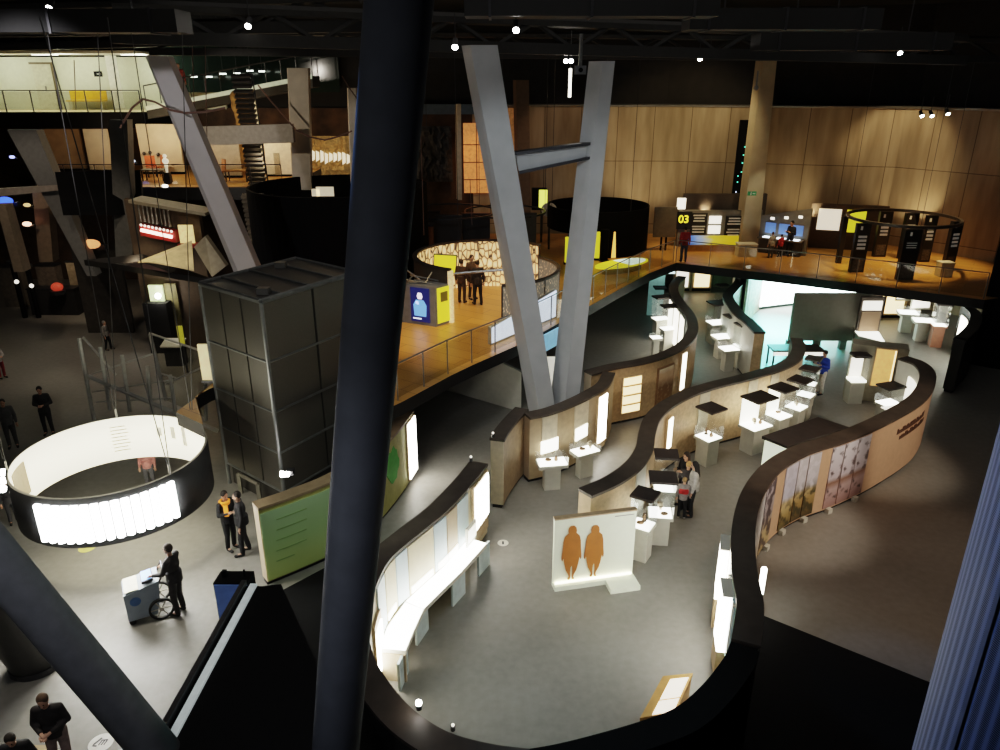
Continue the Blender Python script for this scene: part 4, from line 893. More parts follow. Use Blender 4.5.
# counter with the white top and the picture panel beside it
ct = [G(853, 334, .95), G(872, 325, .95), G(881, 335, .95), G(885, 342.5, .95), G(858, 335.5, .95)]
ct = [G(854, 331, .95), G(869, 322.5, .95), G(880, 333, .95), G(886, 343, .95), G(858, 336, .95)]
c = sum(ct, Vector()) / 5; root = thing('lit_counter', 'pointed white lit counter right of the wide grey brown panel', 'counter', (c.x, c.y, 0))
sh_ = lambda k: [tuple((c + (p - c) * k).xy) for p in ct]
MB().prism(sh_(.9), 0, .87).build('base', greywhite, root); MB().prism(sh_(1), .87, .95).build('counter_top', offwhite, root); MB().prism(sh_(.93), .95, .965).build('light_plate', glow('glow_plate_low', (1, .97, .84), 2.2), root)
pb = A(867, 328, 30.5); root = thing('picture_stand', 'upright panel with a bright top and brown printed picture beside the pointed counter', 'panel', (pb.x, 30.5, 0))
MB().box((pb.x, 30.5, 1.3), (.95, .15, 2.3)).build('board', M('panel_taupe_dark', (.14, .11, .09), .6), root); MB().box((pb.x, 30.4, 2.1), (.8, .04, .4)).build('light_box', glow_card, root); MB().box((pb.x, 30.4, 1.35), (.8, .04, .95)).build('picture', mural('print_brown', [(0, (.4, .26, .16)), (1, (.55, .4, .28))], amount=.4), root)
# beige block with the timber niche and glass case
f0, f1 = G(843, 398), G(898, 405); blk = [f0.xy, f1.xy, (f1.xy + Vector((.25, .6))), (f0.xy + Vector((.25, .6)))]
c = sum((Vector((*p, 0)) for p in blk), Vector()) / 4
root = thing('display_block', 'pale block wall with a warm timber niche, beside the man in blue', 'display wall', c); MB().prism([tuple(p) for p in blk], 0, 2.12).build('block', M('block_pale', (.44, .40, .30), .6), root)
d = (f1 - f0).normalized(); nf2 = V(d.y, -d.x, 0); fb = lambda u, w_, z: f0 + d * u + nf2 * w_ + V(0, 0, z)
Lb = (f1 - f0).length
def plate(u0, u1, z0, z1, w0, w1): return MB().hexa([fb(u0, w0, z0), fb(u1, w0, z0), fb(u1, w1, z0), fb(u0, w1, z0)], [fb(u0, w0, z1), fb(u1, w0, z1), fb(u1, w1, z1), fb(u0, w1, z1)])
nch = plate(Lb * .42, Lb * .80, .62, 2.1, .004, .05).build('niche_frame', wood_pale, root); plate(Lb * .44, Lb * .78, .65, 2.05, .052, .06).build('lit_back', M('glow_timber', (.5, .25, .08), .5, noise=.4, scale=5, emit=(1, .55, .17), strength=.55), nch)
plate(Lb * .76, Lb * .785, .66, 2.04, .062, .08).build('light_strip', glow('glow_niche', (1, .74, .38), 1.8), nch)
root = thing('glass_showcase', 'lidded glass showcase in front of the pale block wall, right of the man in blue', 'showcase', fb(Lb * .16, .45, 0))
q = fb(Lb * .16, .26, 0); MB().box(q + V(0, 0, .42), (.5, .40, .84)).build('pedestal', greywhite, root); MB().box(q + V(0, 0, .88), (.54, .44, .08)).build('light_plate', glow('glow_plate_low', (1, .97, .84), 2.2), root)
MB().box(q + V(0, 0, 1.35), (.52, .42, .84)).build('glass_case', case_glass, root); MB().box(q + V(0, 0, 1.82), (.6, .5, .08)).build('lid', lid_dark, root); MB().box(q + V(0, .18, 1.3), (.42, .03, .7)).build('lit_back', glow_card, root)
# dark tables near the end of the S wall
for k, (x, y) in enumerate(((806, 366), (780, 366))):
    p = G(x, y); root = thing('dark_table', ['dark low table with a white edge behind the man in blue', 'small dark table outside the far end of the S wall'][k], 'table', p)
    MB().box(p + V(0, 0, .78), (1.0, .8, .07)).build('table_top', lid_dark, root); MB().box(p + V(0, -.36, .66), (.96, .03, .14)).build('lit_edge', glow_card, root)
    for sx in (-1, 1):
        for sy in (-1, 1): MB().box(p + V(sx * .44, sy * .33, .37), (.06, .06, .74)).build('leg', steel_dark, root)
# back wall beneath the mezzanine with warm niches
for k, (x0, x1, y0_, y1_) in enumerate([(676, 688, 268, 283), (694, 709, 268, 285), (863, 881, 292, 312), (884, 902, 292, 314)]):
    D = 40.2 if k < 2 else 35.2; a, b2 = A(x0, y1_, D), A(x1, y1_, D); root = thing('lit_niche', ['pale lit niche under the mezzanine corner, left of a pair', 'warm lit niche under the mezzanine corner, right of a pair', 'warm lit niche under the right mezzanine edge, left of a pair', 'warm lit niche under the right mezzanine edge, right of a pair'][k], 'niche', ((a.x + b2.x) / 2, D, 0))
    MB().box(((a.x + b2.x) / 2, D + .12, 1.2), (b2.x - a.x + .3, .2, 2.4)).build('wall_panel', wood_pale, root); MB().box(((a.x + b2.x) / 2, D - .0, 1.25), (b2.x - a.x, .03, 1.9)).build('lit_back', glow('glow_niche', (1, .74, .38), 1.8) if k else glow_card, root)
    MB().box(((a.x + b2.x) / 2, D - .02, .15), (b2.x - a.x + .2, .04, .14)).build('vent', black, root)
# teal lit wall left of the bright curve
a, b2 = G(652, 340), G(660, 292)
root = thing('teal_wall', 'teal lit upright panel under the mezzanine edge left of the bright curve', 'panel', (G(660, 330).x, G(660, 330).y, 0)); q = G(659, 322)
MB().box((q.x, q.y + 1.2, 1.1), (.75, .15, 2.2)).build('board', M('teal_paint', (.30, .48, .44), .5, emit=(.25, .5, .45), strength=.18), root); MB().box((q.x + .1, q.y + .8, 1.5), (.6, .6, .06)).build('shelf', black, root); MB().box((q.x + .2, q.y + 1.08, 2.25), (1.1, .7, .08)).build('lit_top', glow('glow_cyan', (.75, 1, .97), 1.5), root)
# pale wall and white panel beneath the mezzanine edge
a, b2 = G(438, 387.5), G(521, 412); mb = MB(); mb.hexa([a, b2, b2 + V(.0, .2, 0), a + V(0, .2, 0)], [a + V(0, 0, 2.3), b2 + V(0, 0, 1.5), b2 + V(0, .2, 1.5), a + V(0, .2, 2.3)])
tag(mb.build('support_wall', M('pale_plaster', (.55, .53, .44), .7, noise=.05)), 'pale plaster wall under the mezzanine edge left of the leaning posts', 'wall panel')
p = A(557, 352, 23.6); root = thing('white_screen', 'white panel with dark marks seen between the leaning posts below the mezzanine', 'panel', (p.x, 23.6, 0)); MB().box((p.x, 23.6, 1.15), (.7, .1, 2.3)).build('board', M('white_glow', (.8, .78, .7), .5, emit=(1, .95, .8), strength=.5), root); MB().ball((p.x + .08, 23.53, 1.45), (.16, .02, .14)).build('mark', midgrey, root)
# ================================================================ upper level (mezzanine)
def glass_rail(label, pts, z, h=1.05, step=1.15, post=.022, inset=.12, hand=True, pm=None, gm=None):
    pts = [Vector((p[0], p[1])) for p in pts]; c = pts[len(pts) // 2]; root = thing('glass_railing', label, 'railing', (c.x, c.y, z)); pm = pm or steel
    S = [0]
    for a, b in zip(pts, pts[1:]): S.append(S[-1] + (b - a).length)
    def at(q):
        i = 0
        while i < len(S) - 2 and S[i + 1] < q: i += 1
        return pts[i].lerp(pts[i + 1], (q - S[i]) / max(1e-9, S[i + 1] - S[i]))
    n = max(1, round(S[-1] / step)); P = [at(S[-1] * i / n) for i in range(n + 1)]
    for p in P: MB().cyl((p.x, p.y, z), (p.x, p.y, z + h), post, n=6).build('post', pm, root)
    for a, b in zip(P, P[1:]):
        d = (b - a).normalized() * .05; a2, b2 = a + d, b - d
        t = Vector((-d.y, d.x)).normalized() * .006
        MB().hexa([(*(a2 - t), z + .08), (*(b2 - t), z + .08), (*(b2 + t), z + .08), (*(a2 + t), z + .08)], [(*(a2 - t), z + h - .06), (*(b2 - t), z + h - .06), (*(b2 + t), z + h - .06), (*(a2 + t), z + h - .06)]).build('glass_pane', gm or rail_glass, root)
    if hand: MB().tube([(p.x, p.y, z + h) for p in P], .025, 6).build('handrail', pm, root)
    return root
inset = Vector((-.1, .12))
dp = [G(x, y, ZM).xy + Vector((-.12, .10)) for x, y in reversed(edge_diag)]
rp = [G(x, y, ZM).xy + Vector((.02, .14)) for x, y in reversed(edge_right)]
glass_rail('glass railing along the slanting mezzanine edge, passing behind the leaning posts', dp, ZM)
glass_rail('glass railing along the right mezzanine edge above the glowing screen', rp, ZM, step=1.5)

# ---- round room lined with glowing blocks
m, nt, b = nodes_of('glow_blocks', .6)
uv = nt.nodes.new('ShaderNodeUVMap'); mp = nt.nodes.new('ShaderNodeMapping'); mp.inputs['Scale'].default_value = (52, 2.9, 1); nt.links.new(uv.outputs[0], mp.inputs[0])
vo = nt.nodes.new('ShaderNodeTexVoronoi'); vo.feature = 'DISTANCE_TO_EDGE'; vo.inputs['Scale'].default_value = 1; vo.inputs['Randomness'].default_value = .6; nt.links.new(mp.outputs[0], vo.inputs['Vector'])
r = ramp(nt, [(.03, (.06, .035, .02)), (.09, (.75, .46, .19)), (.4, (1, .74, .40))]); nt.links.new(vo.outputs['Distance'], r.inputs[0]); nt.links.new(r.outputs[0], b.inputs['Base Color']); nt.links.new(r.outputs[0], b.inputs['Emission Color']); b.inputs['Emission Strength'].default_value = .75
blocks_m = m
m, nt, b = nodes_of('mesh_blocks', .6)
uv = nt.nodes.new('ShaderNodeUVMap'); mp = nt.nodes.new('ShaderNodeMapping'); mp.inputs['Scale'].default_value = (90, 7, 1); nt.links.new(uv.outputs[0], mp.inputs[0])
vo = nt.nodes.new('ShaderNodeTexVoronoi'); vo.feature = 'F1'; vo.distance = 'CHEBYCHEV'; vo.inputs['Scale'].default_value = 1; vo.inputs['Randomness'].default_value = .8; nt.links.new(mp.outputs[0], vo.inputs['Vector'])
r = ramp(nt, [(.0, (.9, .66, .36)), (.18, (.5, .38, .24)), (.3, (.16, .14, .11))]); nt.links.new(vo.outputs['Distance'], r.inputs[0]); nt.links.new(r.outputs[0], b.inputs['Base Color']); nt.links.new(r.outputs[0], b.inputs['Emission Color']); b.inputs['Emission Strength'].default_value = .45
mesh_m = m
cx, cy, rr, zt = -.5, 27.95, 2.75, 4.78
root = thing('round_room', 'round open room lined with glowing pale blocks on the mezzanine', 'room', (cx, cy, ZM))
rim = M('rim_brown', (.06, .045, .035), .5)
MB().lathe((cx, cy, 0), [(rr, ZM), (rr, zt), (rr - .1, zt), (rr - .1, ZM)], 60, R(40), R(243), mi=[0, 0, 1, 0]).build('block_wall', [M('ring_outer', (.10, .075, .05), .6), blocks_m], root)
MB().lathe((cx, cy, 0), [(rr + .04, zt), (rr + .04, zt + .07), (rr - .14, zt + .07), (rr - .14, zt)], 60, R(40), R(243)).build('rim', rim, root)
MB().lathe((cx, cy, 0), [(rr, ZM + .15), (rr, zt - .5), (rr - .06, zt - .5), (rr - .06, ZM + .15)], 40, R(-78), R(40), mi=[1, 0, 1, 0]).build('mesh_wall', [rim, mesh_m], root)
MB().lathe((cx, cy, 0), [(rr + .04, zt - .5), (rr + .04, zt - .42), (rr - .1, zt - .42), (rr - .1, zt - .5)], 40, R(-78), R(40)).build('rim', rim, root)
for an in (-78, -40, 0, 38): MB().cyl((cx + math.cos(R(an)) * rr, cy + math.sin(R(an)) * rr, ZM), (cx + math.cos(R(an)) * rr, cy + math.sin(R(an)) * rr, zt - .45), .03, n=6).build('post', steel_dark, root)
an = R(243); MB().box((cx + math.cos(an) * (rr - .05), cy + math.sin(an) * (rr - .05), (ZM + zt) / 2), (.12, .16, zt - ZM), rz=an).build('lit_end', M('glow_blocks_edge', (.8, .6, .3), .5, noise=.5, scale=12, emit=(1, .7, .35), strength=.5), root)
a, b2 = A(434, 255.5, 29.3), A(456, 272, 29.3); p = (a + b2) / 2
root = thing('yellow_board', 'bright yellow board on the back wall of the round glowing room', 'board', p); MB().box(p, (b2.x - a.x, .06, a.z - b2.z), ry=.06).build('face', yellow, root); MB().box(p + V(0, .05, 0), (b2.x - a.x + .08, .05, a.z - b2.z + .08), ry=.06).build('backing', steel_dark, root)
a, b2 = A(455, 273.5, 25.6), A(506, 269.5, 25.5); root = thing('lamp_bar', 'straight grey bar across the open front of the round glowing room', 'lamp', (a + b2) / 2)
MB().cyl(a, b2, .05, n=8).build('bar', steel, root)
for t in (.08, .92): q = a.lerp(b2, t); MB().cyl(q, (q.x, q.y, 11.9), .012, n=5).build('cable', steel_dark, root)
# ---- video column at the left of the round room
f = [G(402, 322, ZM), G(436, 327, ZM), G(451.5, 322, ZM)]; f.append(f[0] + (f[2] - f[1]))
c = sum(f, Vector()) / 4; root = thing('video_column', 'grey column with a blue portrait video screen and a yellow side, on the mezzanine', 'display', (c.x, c.y, ZM))
MB().prism([tuple(p.xy) for p in f], ZM, ZM + 1.42).build('casing', M('casing_grey', (.20, .21, .23), .5), root)
def on_face(p0, p1, z0): 
    d = (p1 - p0); n = V(d.y, -d.x, 0).normalized()
    return lambda u, w_, z: p0 + d * u + n * w_ + V(0, 0, z)
def slab_on(fn, u0, u1, z0, z1, w0, w1): return MB().hexa([fn(u0, w0, z0), fn(u1, w0, z0), fn(u1, w1, z0), fn(u0, w1, z0)], [fn(u0, w0, z1), fn(u1, w0, z1), fn(u1, w1, z1), fn(u0, w1, z1)])
fn = on_face(f[0], f[1], ZM)
s_ = slab_on(fn, .30, .84, .12, 1.34, .004, .03).build('screen', glow('screen_navy', (.01, .015, .10), .6), root)
mb = MB(); pic = lambda pts: mb.hexa([fn(u, .032, z * .8 - .03) for u, z in pts], [fn(u, .036, z * .8 - .03) for u, z in pts])
pic([(.40, .45), (.74, .45), (.76, .95), (.68, 1.18), (.46, 1.18), (.38, .95)]); mb.build('picture_jacket', glow('picture_blue', (.12, .32, .75), .9), s_)
mb = MB(); pic([(.52, 1.22), (.62, 1.22), (.65, 1.34), (.62, 1.5), (.52, 1.5), (.49, 1.34)]); pic([(.44, 1.0), (.54, .96), (.55, 1.1), (.46, 1.14)]); mb.build('picture_face', glow('picture_skin', (.85, .8, .95), 1.2), s_)
mb = MB(); pic([(.36, .30), (.60, .30), (.60, .36), (.36, .36)]); mb.build('caption', glow('picture_white', (.8, .85, 1), 1), s_)
fn2 = on_face(f[1], f[2], ZM); slab_on(fn2, .12, .95, .10, 1.36, .004, .03).build('yellow_side', yellow, root); slab_on(fn2, .3, .75, .85, 1.2, .032, .036).build('text_block', M('print_olive', (.3, .27, .05), .6), root)
# pipework frame above the column
root = thing('pipe_frame', 'thin dark pipe frame hanging above the video column', 'frame', A(420, 282, 25.5))
for k, (x0, y0, x1, y1) in enumerate([(402, 279, 432, 284), (410, 275, 440, 281), (402, 288, 414, 274), (424, 286, 432, 272), (404, 268, 420, 280)]): MB().cyl(A(x0, y0, 25.5), A(x1, y1, 25.5 + .3 * (k % 2)), .03, n=6).build('pipe', steel, root)
# illuminated map behind the rail
pa, pb = G(494, 347, ZM) + V(-.1, .2, 0), G(559, 319, ZM) + V(-.1, .2, 0); fn = on_face(pa, pb, ZM)
root = thing('illuminated_map', 'pale blue lit panorama board behind the railing between the leaning posts', 'display', ((pa + pb) / 2))
MB().hexa([fn(0, -.12, 0), fn(1, -.12, 0), fn(1, 0, 0), fn(0, 0, 0)], [fn(.0, -.12, .6), fn(1, -.12, 1.05), fn(1, 0, 1.05), fn(0, 0, .6)]).build('casing', greywhite, root)
MB().hexa([fn(.01, .002, .05), fn(.99, .002, .05), fn(.99, .02, .05), fn(.01, .02, .05)], [fn(.01, .002, .57), fn(.99, .002, 1.02), fn(.99, .02, 1.02), fn(.01, .02, .57)]).build('lit_picture', M('glow_panorama', (.5, .6, .8), .5, noise=.5, scale=2.5, emit=(.68, .78, 1), strength=1.2), root)

# ---- black drum
cx, cy, rr = 4.95, 38.3, 2.55
root = thing('black_drum', 'big black cylindrical room on the mezzanine behind the right leaning post', 'room', (cx, cy, ZM))
blk = M('drum_black', (.0025, .0025, .003), .8, spec=.1)
MB().lathe((cx, cy, 0), [(rr, ZM), (rr, 5.1), (rr - .08, 5.1), (rr - .08, ZM)], 40, R(-92), R(55)).build('full_height_wall', blk, root)
MB().lathe((cx, cy, 0), [(rr, 4.0), (rr, 5.1), (rr - .08, 5.1), (rr - .08, 4.0)], 50, R(55), R(268)).build('hanging_wall', blk, root)
for an in (235, 190, 120): MB().cyl((cx + math.cos(R(an)) * (rr - .04), cy + math.sin(R(an)) * (rr - .04), ZM), (cx + math.cos(R(an)) * (rr - .04), cy + math.sin(R(an)) * (rr - .04), 4.02), .05, n=8).build('post', steel_dark, root)
an = R(-78); MB().box((cx + math.cos(an) * (rr + .01), cy + math.sin(an) * (rr + .01), 3.55), (.03, .22, 1.25), rz=an, taper=.35).build('lit_slit', M('glow_slit', (.8, .5, .15), .5, emit=(1, .55, .12), strength=.9), root)
for an in (200, 300, 80): p = V(cx + math.cos(R(an)) * rr, cy + math.sin(R(an)) * rr, 5.1); MB().cyl(p, (p.x, p.y, 12), .012, n=5).build('cable', steel_dark, root)
p = A(603.5, 264, 35.2); root = thing('black_post', 'thick black post standing in front of the black drum', 'post', (p.x, p.y, ZM)); MB().cyl((p.x, p.y, ZM), (p.x, p.y, ZM + 1.5), .2, n=18).build('shaft', blk, root); MB().cyl((p.x, p.y, ZM), (p.x, p.y, ZM + .06), .24, n=18).build('foot', steel_dark, root)
for k, (x0, x1, y0, y1) in enumerate([(565.5, 573.5, 237, 261), (592.5, 599, 232, 258)]):
    a, b2 = A(x0, y0, 34.6 + k * .9), A(x1, y1, 34.6 + k * .9); p = (a + b2) / 2; root = thing('yellow_board', ['narrow yellow upright board left of the right leaning post', 'narrow yellow upright board right of the right leaning post, under the drum'][k], 'board', (p.x, p.y, ZM))
    MB().box((p.x, p.y, (ZM + a.z) / 2), (b2.x - a.x, .1, a.z - ZM)).build('face', yellow, root); MB().box((p.x, p.y, ZM + .04), (b2.x - a.x + .1, .3, .08)).build('foot', black, root)
# oval light table beside the railing
c = G(622, 263, ZM + .35); root = thing('light_table', 'long oval light table, yellow to white, beside the slanting railing', 'table', (c.x, c.y, ZM))
ax = (G(650, 257, ZM) - G(596, 267, ZM)).xy.normalized(); ay = Vector((-ax.y, ax.x)); ov = lambda k, n=28: [tuple(c.xy + ax * math.cos(2 * PI * i / n) * 1.55 * k + ay * math.sin(2 * PI * i / n) * .62 * k) for i in range(n)]
MB().prism(ov(.75), ZM, ZM + .3).build('base', M('table_olive', (.25, .2, .05), .5), root); MB().prism(ov(1), ZM + .3, ZM + .36).build('table_top', yellow, root)
half_ = [q for q in ov(.9) if (Vector(q) - c.xy).dot(ax) > -.15]; MB().prism(half_, ZM + .36, ZM + .372).build('lit_map', M('glow_table_map', (.6, .75, .7), .5, noise=.5, scale=4, emit=(.7, .95, .85), strength=.8), root)

# ---- number wall with text boards
D = 38.5; xl, xr = A(676, 247, D).x, A(758, 250, D).x
root = thing('board_wall', 'long dark grey wall carrying the number sign and text boards', 'display wall', ((xl + xr) / 2, D, ZM)); MB().box(((xl + xr) / 2, D + .1, (ZM + 4.75) / 2), (xr - xl, .2, 4.75 - ZM)).build('panel', M('board_wall_grey', (.17, .165, .15), .6), root)
MB().box(((xl + xr) / 2 + .3, D + .6, (ZM + 5.5) / 2), (xr - xl, .2, 5.5 - ZM)).build('rear_panel', M('board_wall_brown', (.07, .055, .045), .6), root)
def wall_board(x0, y0, x1, y1, mat, label, name='text_board', cat='board', D=38.5, lines=0, dz=.05):
    a, b2 = A(x0, y0, D - .02), A(x1, y1, D - .02); p = (a + b2) / 2; root = thing(name, label, cat, p); w_, h_ = b2.x - a.x, a.z - b2.z
    MB().box(p + V(0, -.03, 0), (w_, dz, h_)).build('face', mat, root)
    random.seed(int(x0))
    for k in range(lines):
        z = a.z - h_ * (k + .8) / (lines + .6); lw = w_ * random.uniform(.6, .82)
        if k == lines // 2: continue
        MB().box(V(p.x, p.y - .06, z), (lw, .01, h_ / lines * .42)).build('text_line', M('print_pale', (.6, .6, .56), .6, emit=(.6, .6, .56), strength=.04), root)
    return root
bd = M('board_black', (.012, .012, .012), .5)
sign = wall_board(676, 211.5, 690.5, 229, bd, 'black sign with a big yellow number on the dark grey wall', 'number_sign', 'sign')
cu = bpy.data.curves.new('num', 'FONT'); cu.body = '03'; cu.size = .54; cu.extrude = .01; cu.offset = .004; cu.align_x = 'CENTER'; cu.align_y = 'CENTER'
to = bpy.data.objects.new('num', cu); C.objects.link(to); dg = bpy.context.evaluated_depsgraph_get(); me = bpy.data.meshes.new_from_object(to.evaluated_get(dg)); bpy.data.objects.remove(to); me.name = 'numerals'
no = bpy.data.objects.new('numerals', me); C.objects.link(no); no.parent = sign; no.location = (.0, -.075, .05); no.rotation_euler = (PI / 2, 0, 0); me.materials.clear(); me.materials.append(glow('glow_yellow', (1, .85, .05), 1.2))
wall_board(691.5, 213, 705.5, 234, bd, 'black text board right beside the number sign', lines=7); wall_board(726, 216, 741, 237, bd, 'black text board between the white squares and the concrete pillar', lines=7)
wall_board(709.5, 216, 720.5, 223.5, glow_card, 'upper white lit square on the dark grey wall', 'lightbox', 'light panel'); wall_board(708.5, 225.5, 719.5, 233.5, glow_card, 'lower white lit square on the dark grey wall', 'lightbox', 'light panel')
wall_board(746.5, 223, 754, 233.5, bd, 'small black text board at the right end of the dark grey wall', lines=4, D=38.3)
wall_board(677.5, 198, 685, 209, glow_card, 'small stepped white screen hanging above the number sign', 'lightbox', 'light panel', D=38.2)
a, b2 = A(655, 207, 37.6), A(675, 237, 37.6); root = thing('grey_screen', 'plain dark grey screen standing right of the black drum', 'screen', ((a.x + b2.x) / 2, 37.6, ZM)); MB().box(((a.x + b2.x) / 2, 37.6, (a.z + b2.z) / 2), (b2.x - a.x, .12, a.z - b2.z)).build('board', M('screen_grey', (.13, .125, .11), .6), root)
for k in (-.12, .12): MB().box(((a.x + b2.x) / 2 + k, 37.6, (ZM + b2.z) / 2), (.08, .1, b2.z - ZM)).build('leg', black, root)
a, b2 = A(688, 235.5, 37.3), A(737, 252, 37.3); m, nt, b = nodes_of('projection_blue_yellow', .5)
tc = nt.nodes.new('ShaderNodeTexCoord'); sx = nt.nodes.new('ShaderNodeSeparateXYZ'); nt.links.new(tc.outputs['Generated'], sx.inputs[0]); nz = nt.nodes.new('ShaderNodeTexNoise'); nz.inputs['Scale'].default_value = 3; nt.links.new(tc.outputs['Generated'], nz.inputs[0])
ma = nt.nodes.new('ShaderNodeMath'); ma.operation = 'MULTIPLY_ADD'; ma.inputs[1].default_value = .3; nt.links.new(nz.outputs['Fac'], ma.inputs[0]); nt.links.new(sx.outputs[0], ma.inputs[2])
r = ramp(nt, [(.2, (.08, .22, .75)), (.42, (.30, .42, .6)), (.62, (.62, .52, .06)), (1, (.55, .42, .02))]); nt.links.new(ma.outputs[0], r.inputs[0]); nt.links.new(r.outputs[0], b.inputs['Base Color']); nt.links.new(r.outputs[0], b.inputs['Emission Color']); b.inputs['Emission Strength'].default_value = .5
root = thing('projection_bench', 'low bench glowing blue at left and yellow at right below the text boards', 'bench', ((a.x + b2.x) / 2, 37.3, ZM)); MB().box(((a.x + b2.x) / 2, 37.3, (a.z + b2.z) / 2 + .18), (b2.x - a.x, .06, (a.z - b2.z) * .55)).build('lit_front', m, root); MB().box(((a.x + b2.x) / 2, 37.55, ZM + .2), (b2.x - a.x, .5, .4)).build('seat', M('bench_wood', (.5, .3, .08), .5), root)
p = A(746, 250, 36.3); root = thing('plinth', 'pale plinth block at the foot of the concrete pillar', 'plinth', (p.x, p.y, ZM)); MB().box((p.x, p.y, ZM + .3), (.9, .6, .6), taper=.97).build('block', M('plinth_pale', (.55, .52, .38), .6), root); MB().box((p.x, p.y, ZM + .61), (.94, .64, .03)).build('top', greywhite, root)
# dark slot with small green lights, exit sign
a, b2 = A(740.5, 120, 41.0), A(745.5, 206, 41.0); root = thing('dark_slot', 'tall black recess with tiny green lights on the concrete wall left of the pillar', 'recess', ((a.x + b2.x) / 2, 41.0, b2.z)); MB().box(((a.x + b2.x) / 2, 41.05, (a.z + b2.z) / 2), (b2.x - a.x, .12, a.z - b2.z)).build('recess', black, root)
for k, (x, y) in enumerate([(745, 147), (743.5, 155), (742.5, 163), (741.5, 172), (738, 176), (737.5, 182), (744, 166), (736, 192), (743, 186), (735.5, 199)]): MB().ball(A(x, y, 40.75), .035, 6, 5).build('light', glow('glow_green', (.1, .9, .55), 1.4) if y < 190 else glow('glow_violet', (.6, .65, 1), 1.5), root)
p = A(752, 193.5, 37.6); root = thing('exit_sign', 'small green exit sign on the concrete pillar', 'sign', p); MB().box(p, (.42, .05, .2)).build('plate', M('exit_green', (.03, .16, .06), .5, emit=(.05, .4, .15), strength=.15), root); MB().box(p + V(-.06, -.03, -.02), (.05, .01, .12)).ball(p + V(-.05, -.03, .065), .025, 6, 5).box(p + V(.09, -.03, 0), (.12, .01, .04)).build('pictogram', M('print_pale', (.6, .6, .56), .6), root)

# ---- computer corner
f0, f1 = A(757, 250, 37.6), A(806, 250, 36.2); f0.z = f1.z = ZM; fn = on_face(f0, f1, ZM)
root = thing('computer_bench', 'slanted grey wall with blue lit computer desks, right of the concrete pillar', 'display wall', (f0 + f1) / 2); L = (f1 - f0).length
MB().hexa([fn(0, -.15, 0), fn(1, -.15, 0), fn(1, 0, 0), fn(0, 0, 0)], [fn(0, -.15, 1.75), fn(1, -.15, 2.3), fn(1, 0, 2.3), fn(0, 0, 1.75)]).build('back_wall', M('board_wall_grey', (.17, .165, .15), .6), root)
MB().hexa([fn(.05, .02, .72), fn(.95, .02, .72), fn(.95, .6, .72), fn(.05, .6, .72)], [fn(.05, .02, .78), fn(.95, .02, .78), fn(.95, .6, .78), fn(.05, .6, .78)]).build('desk', midgrey, root)
MB().hexa([fn(.08, .05, .0), fn(.92, .05, .0), fn(.92, .4, .0), fn(.08, .4, .0)], [fn(.08, .05, .72), fn(.92, .05, .72), fn(.92, .4, .72), fn(.08, .4, .72)]).build('desk_front', darkgrey, root)
for k, u in enumerate((.14, .42, .70)):
    slab_on(fn, u, u + .17, .785, .80, .12, .50).build('lit_desk_screen', glow('glow_screen_blue', (.75, .88, 1), 3.5), root); slab_on(fn, u - .02, u + .19, .95, 1.45, .005, .03).build('blue_board', M('blue_board', (.10, .18, .40), .5, emit=(.12, .25, .7), strength=.35), root)
    slab_on(fn, u + .06, u + .14, 1.6 + .1 * k, 1.72 + .1 * k, .005, .02).build('sign', glow_card, root)
f0, f1 = A(806, 246, 38.3), A(882, 249, 37.2); f0.z = f1.z = ZM; fn = on_face(f0, f1, ZM)
root = thing('board_wall', 'dark brown low wall with a white and a yellow board, right of the computer desks', 'display wall', (f0 + f1) / 2); slab_on(fn, 0, 1, 0, 2.25, -.15, 0).build('panel', M('board_wall_brown2', (.10, .075, .055), .6), root)
slab_on(fn, .10, .40, .95, 2.0, .004, .04).build('white_board', glow('glow_board_white', (1, .86, .64), .75), root); slab_on(fn, .47, .72, .9, 2.0, .004, .04).build('yellow_board', yellow, root)
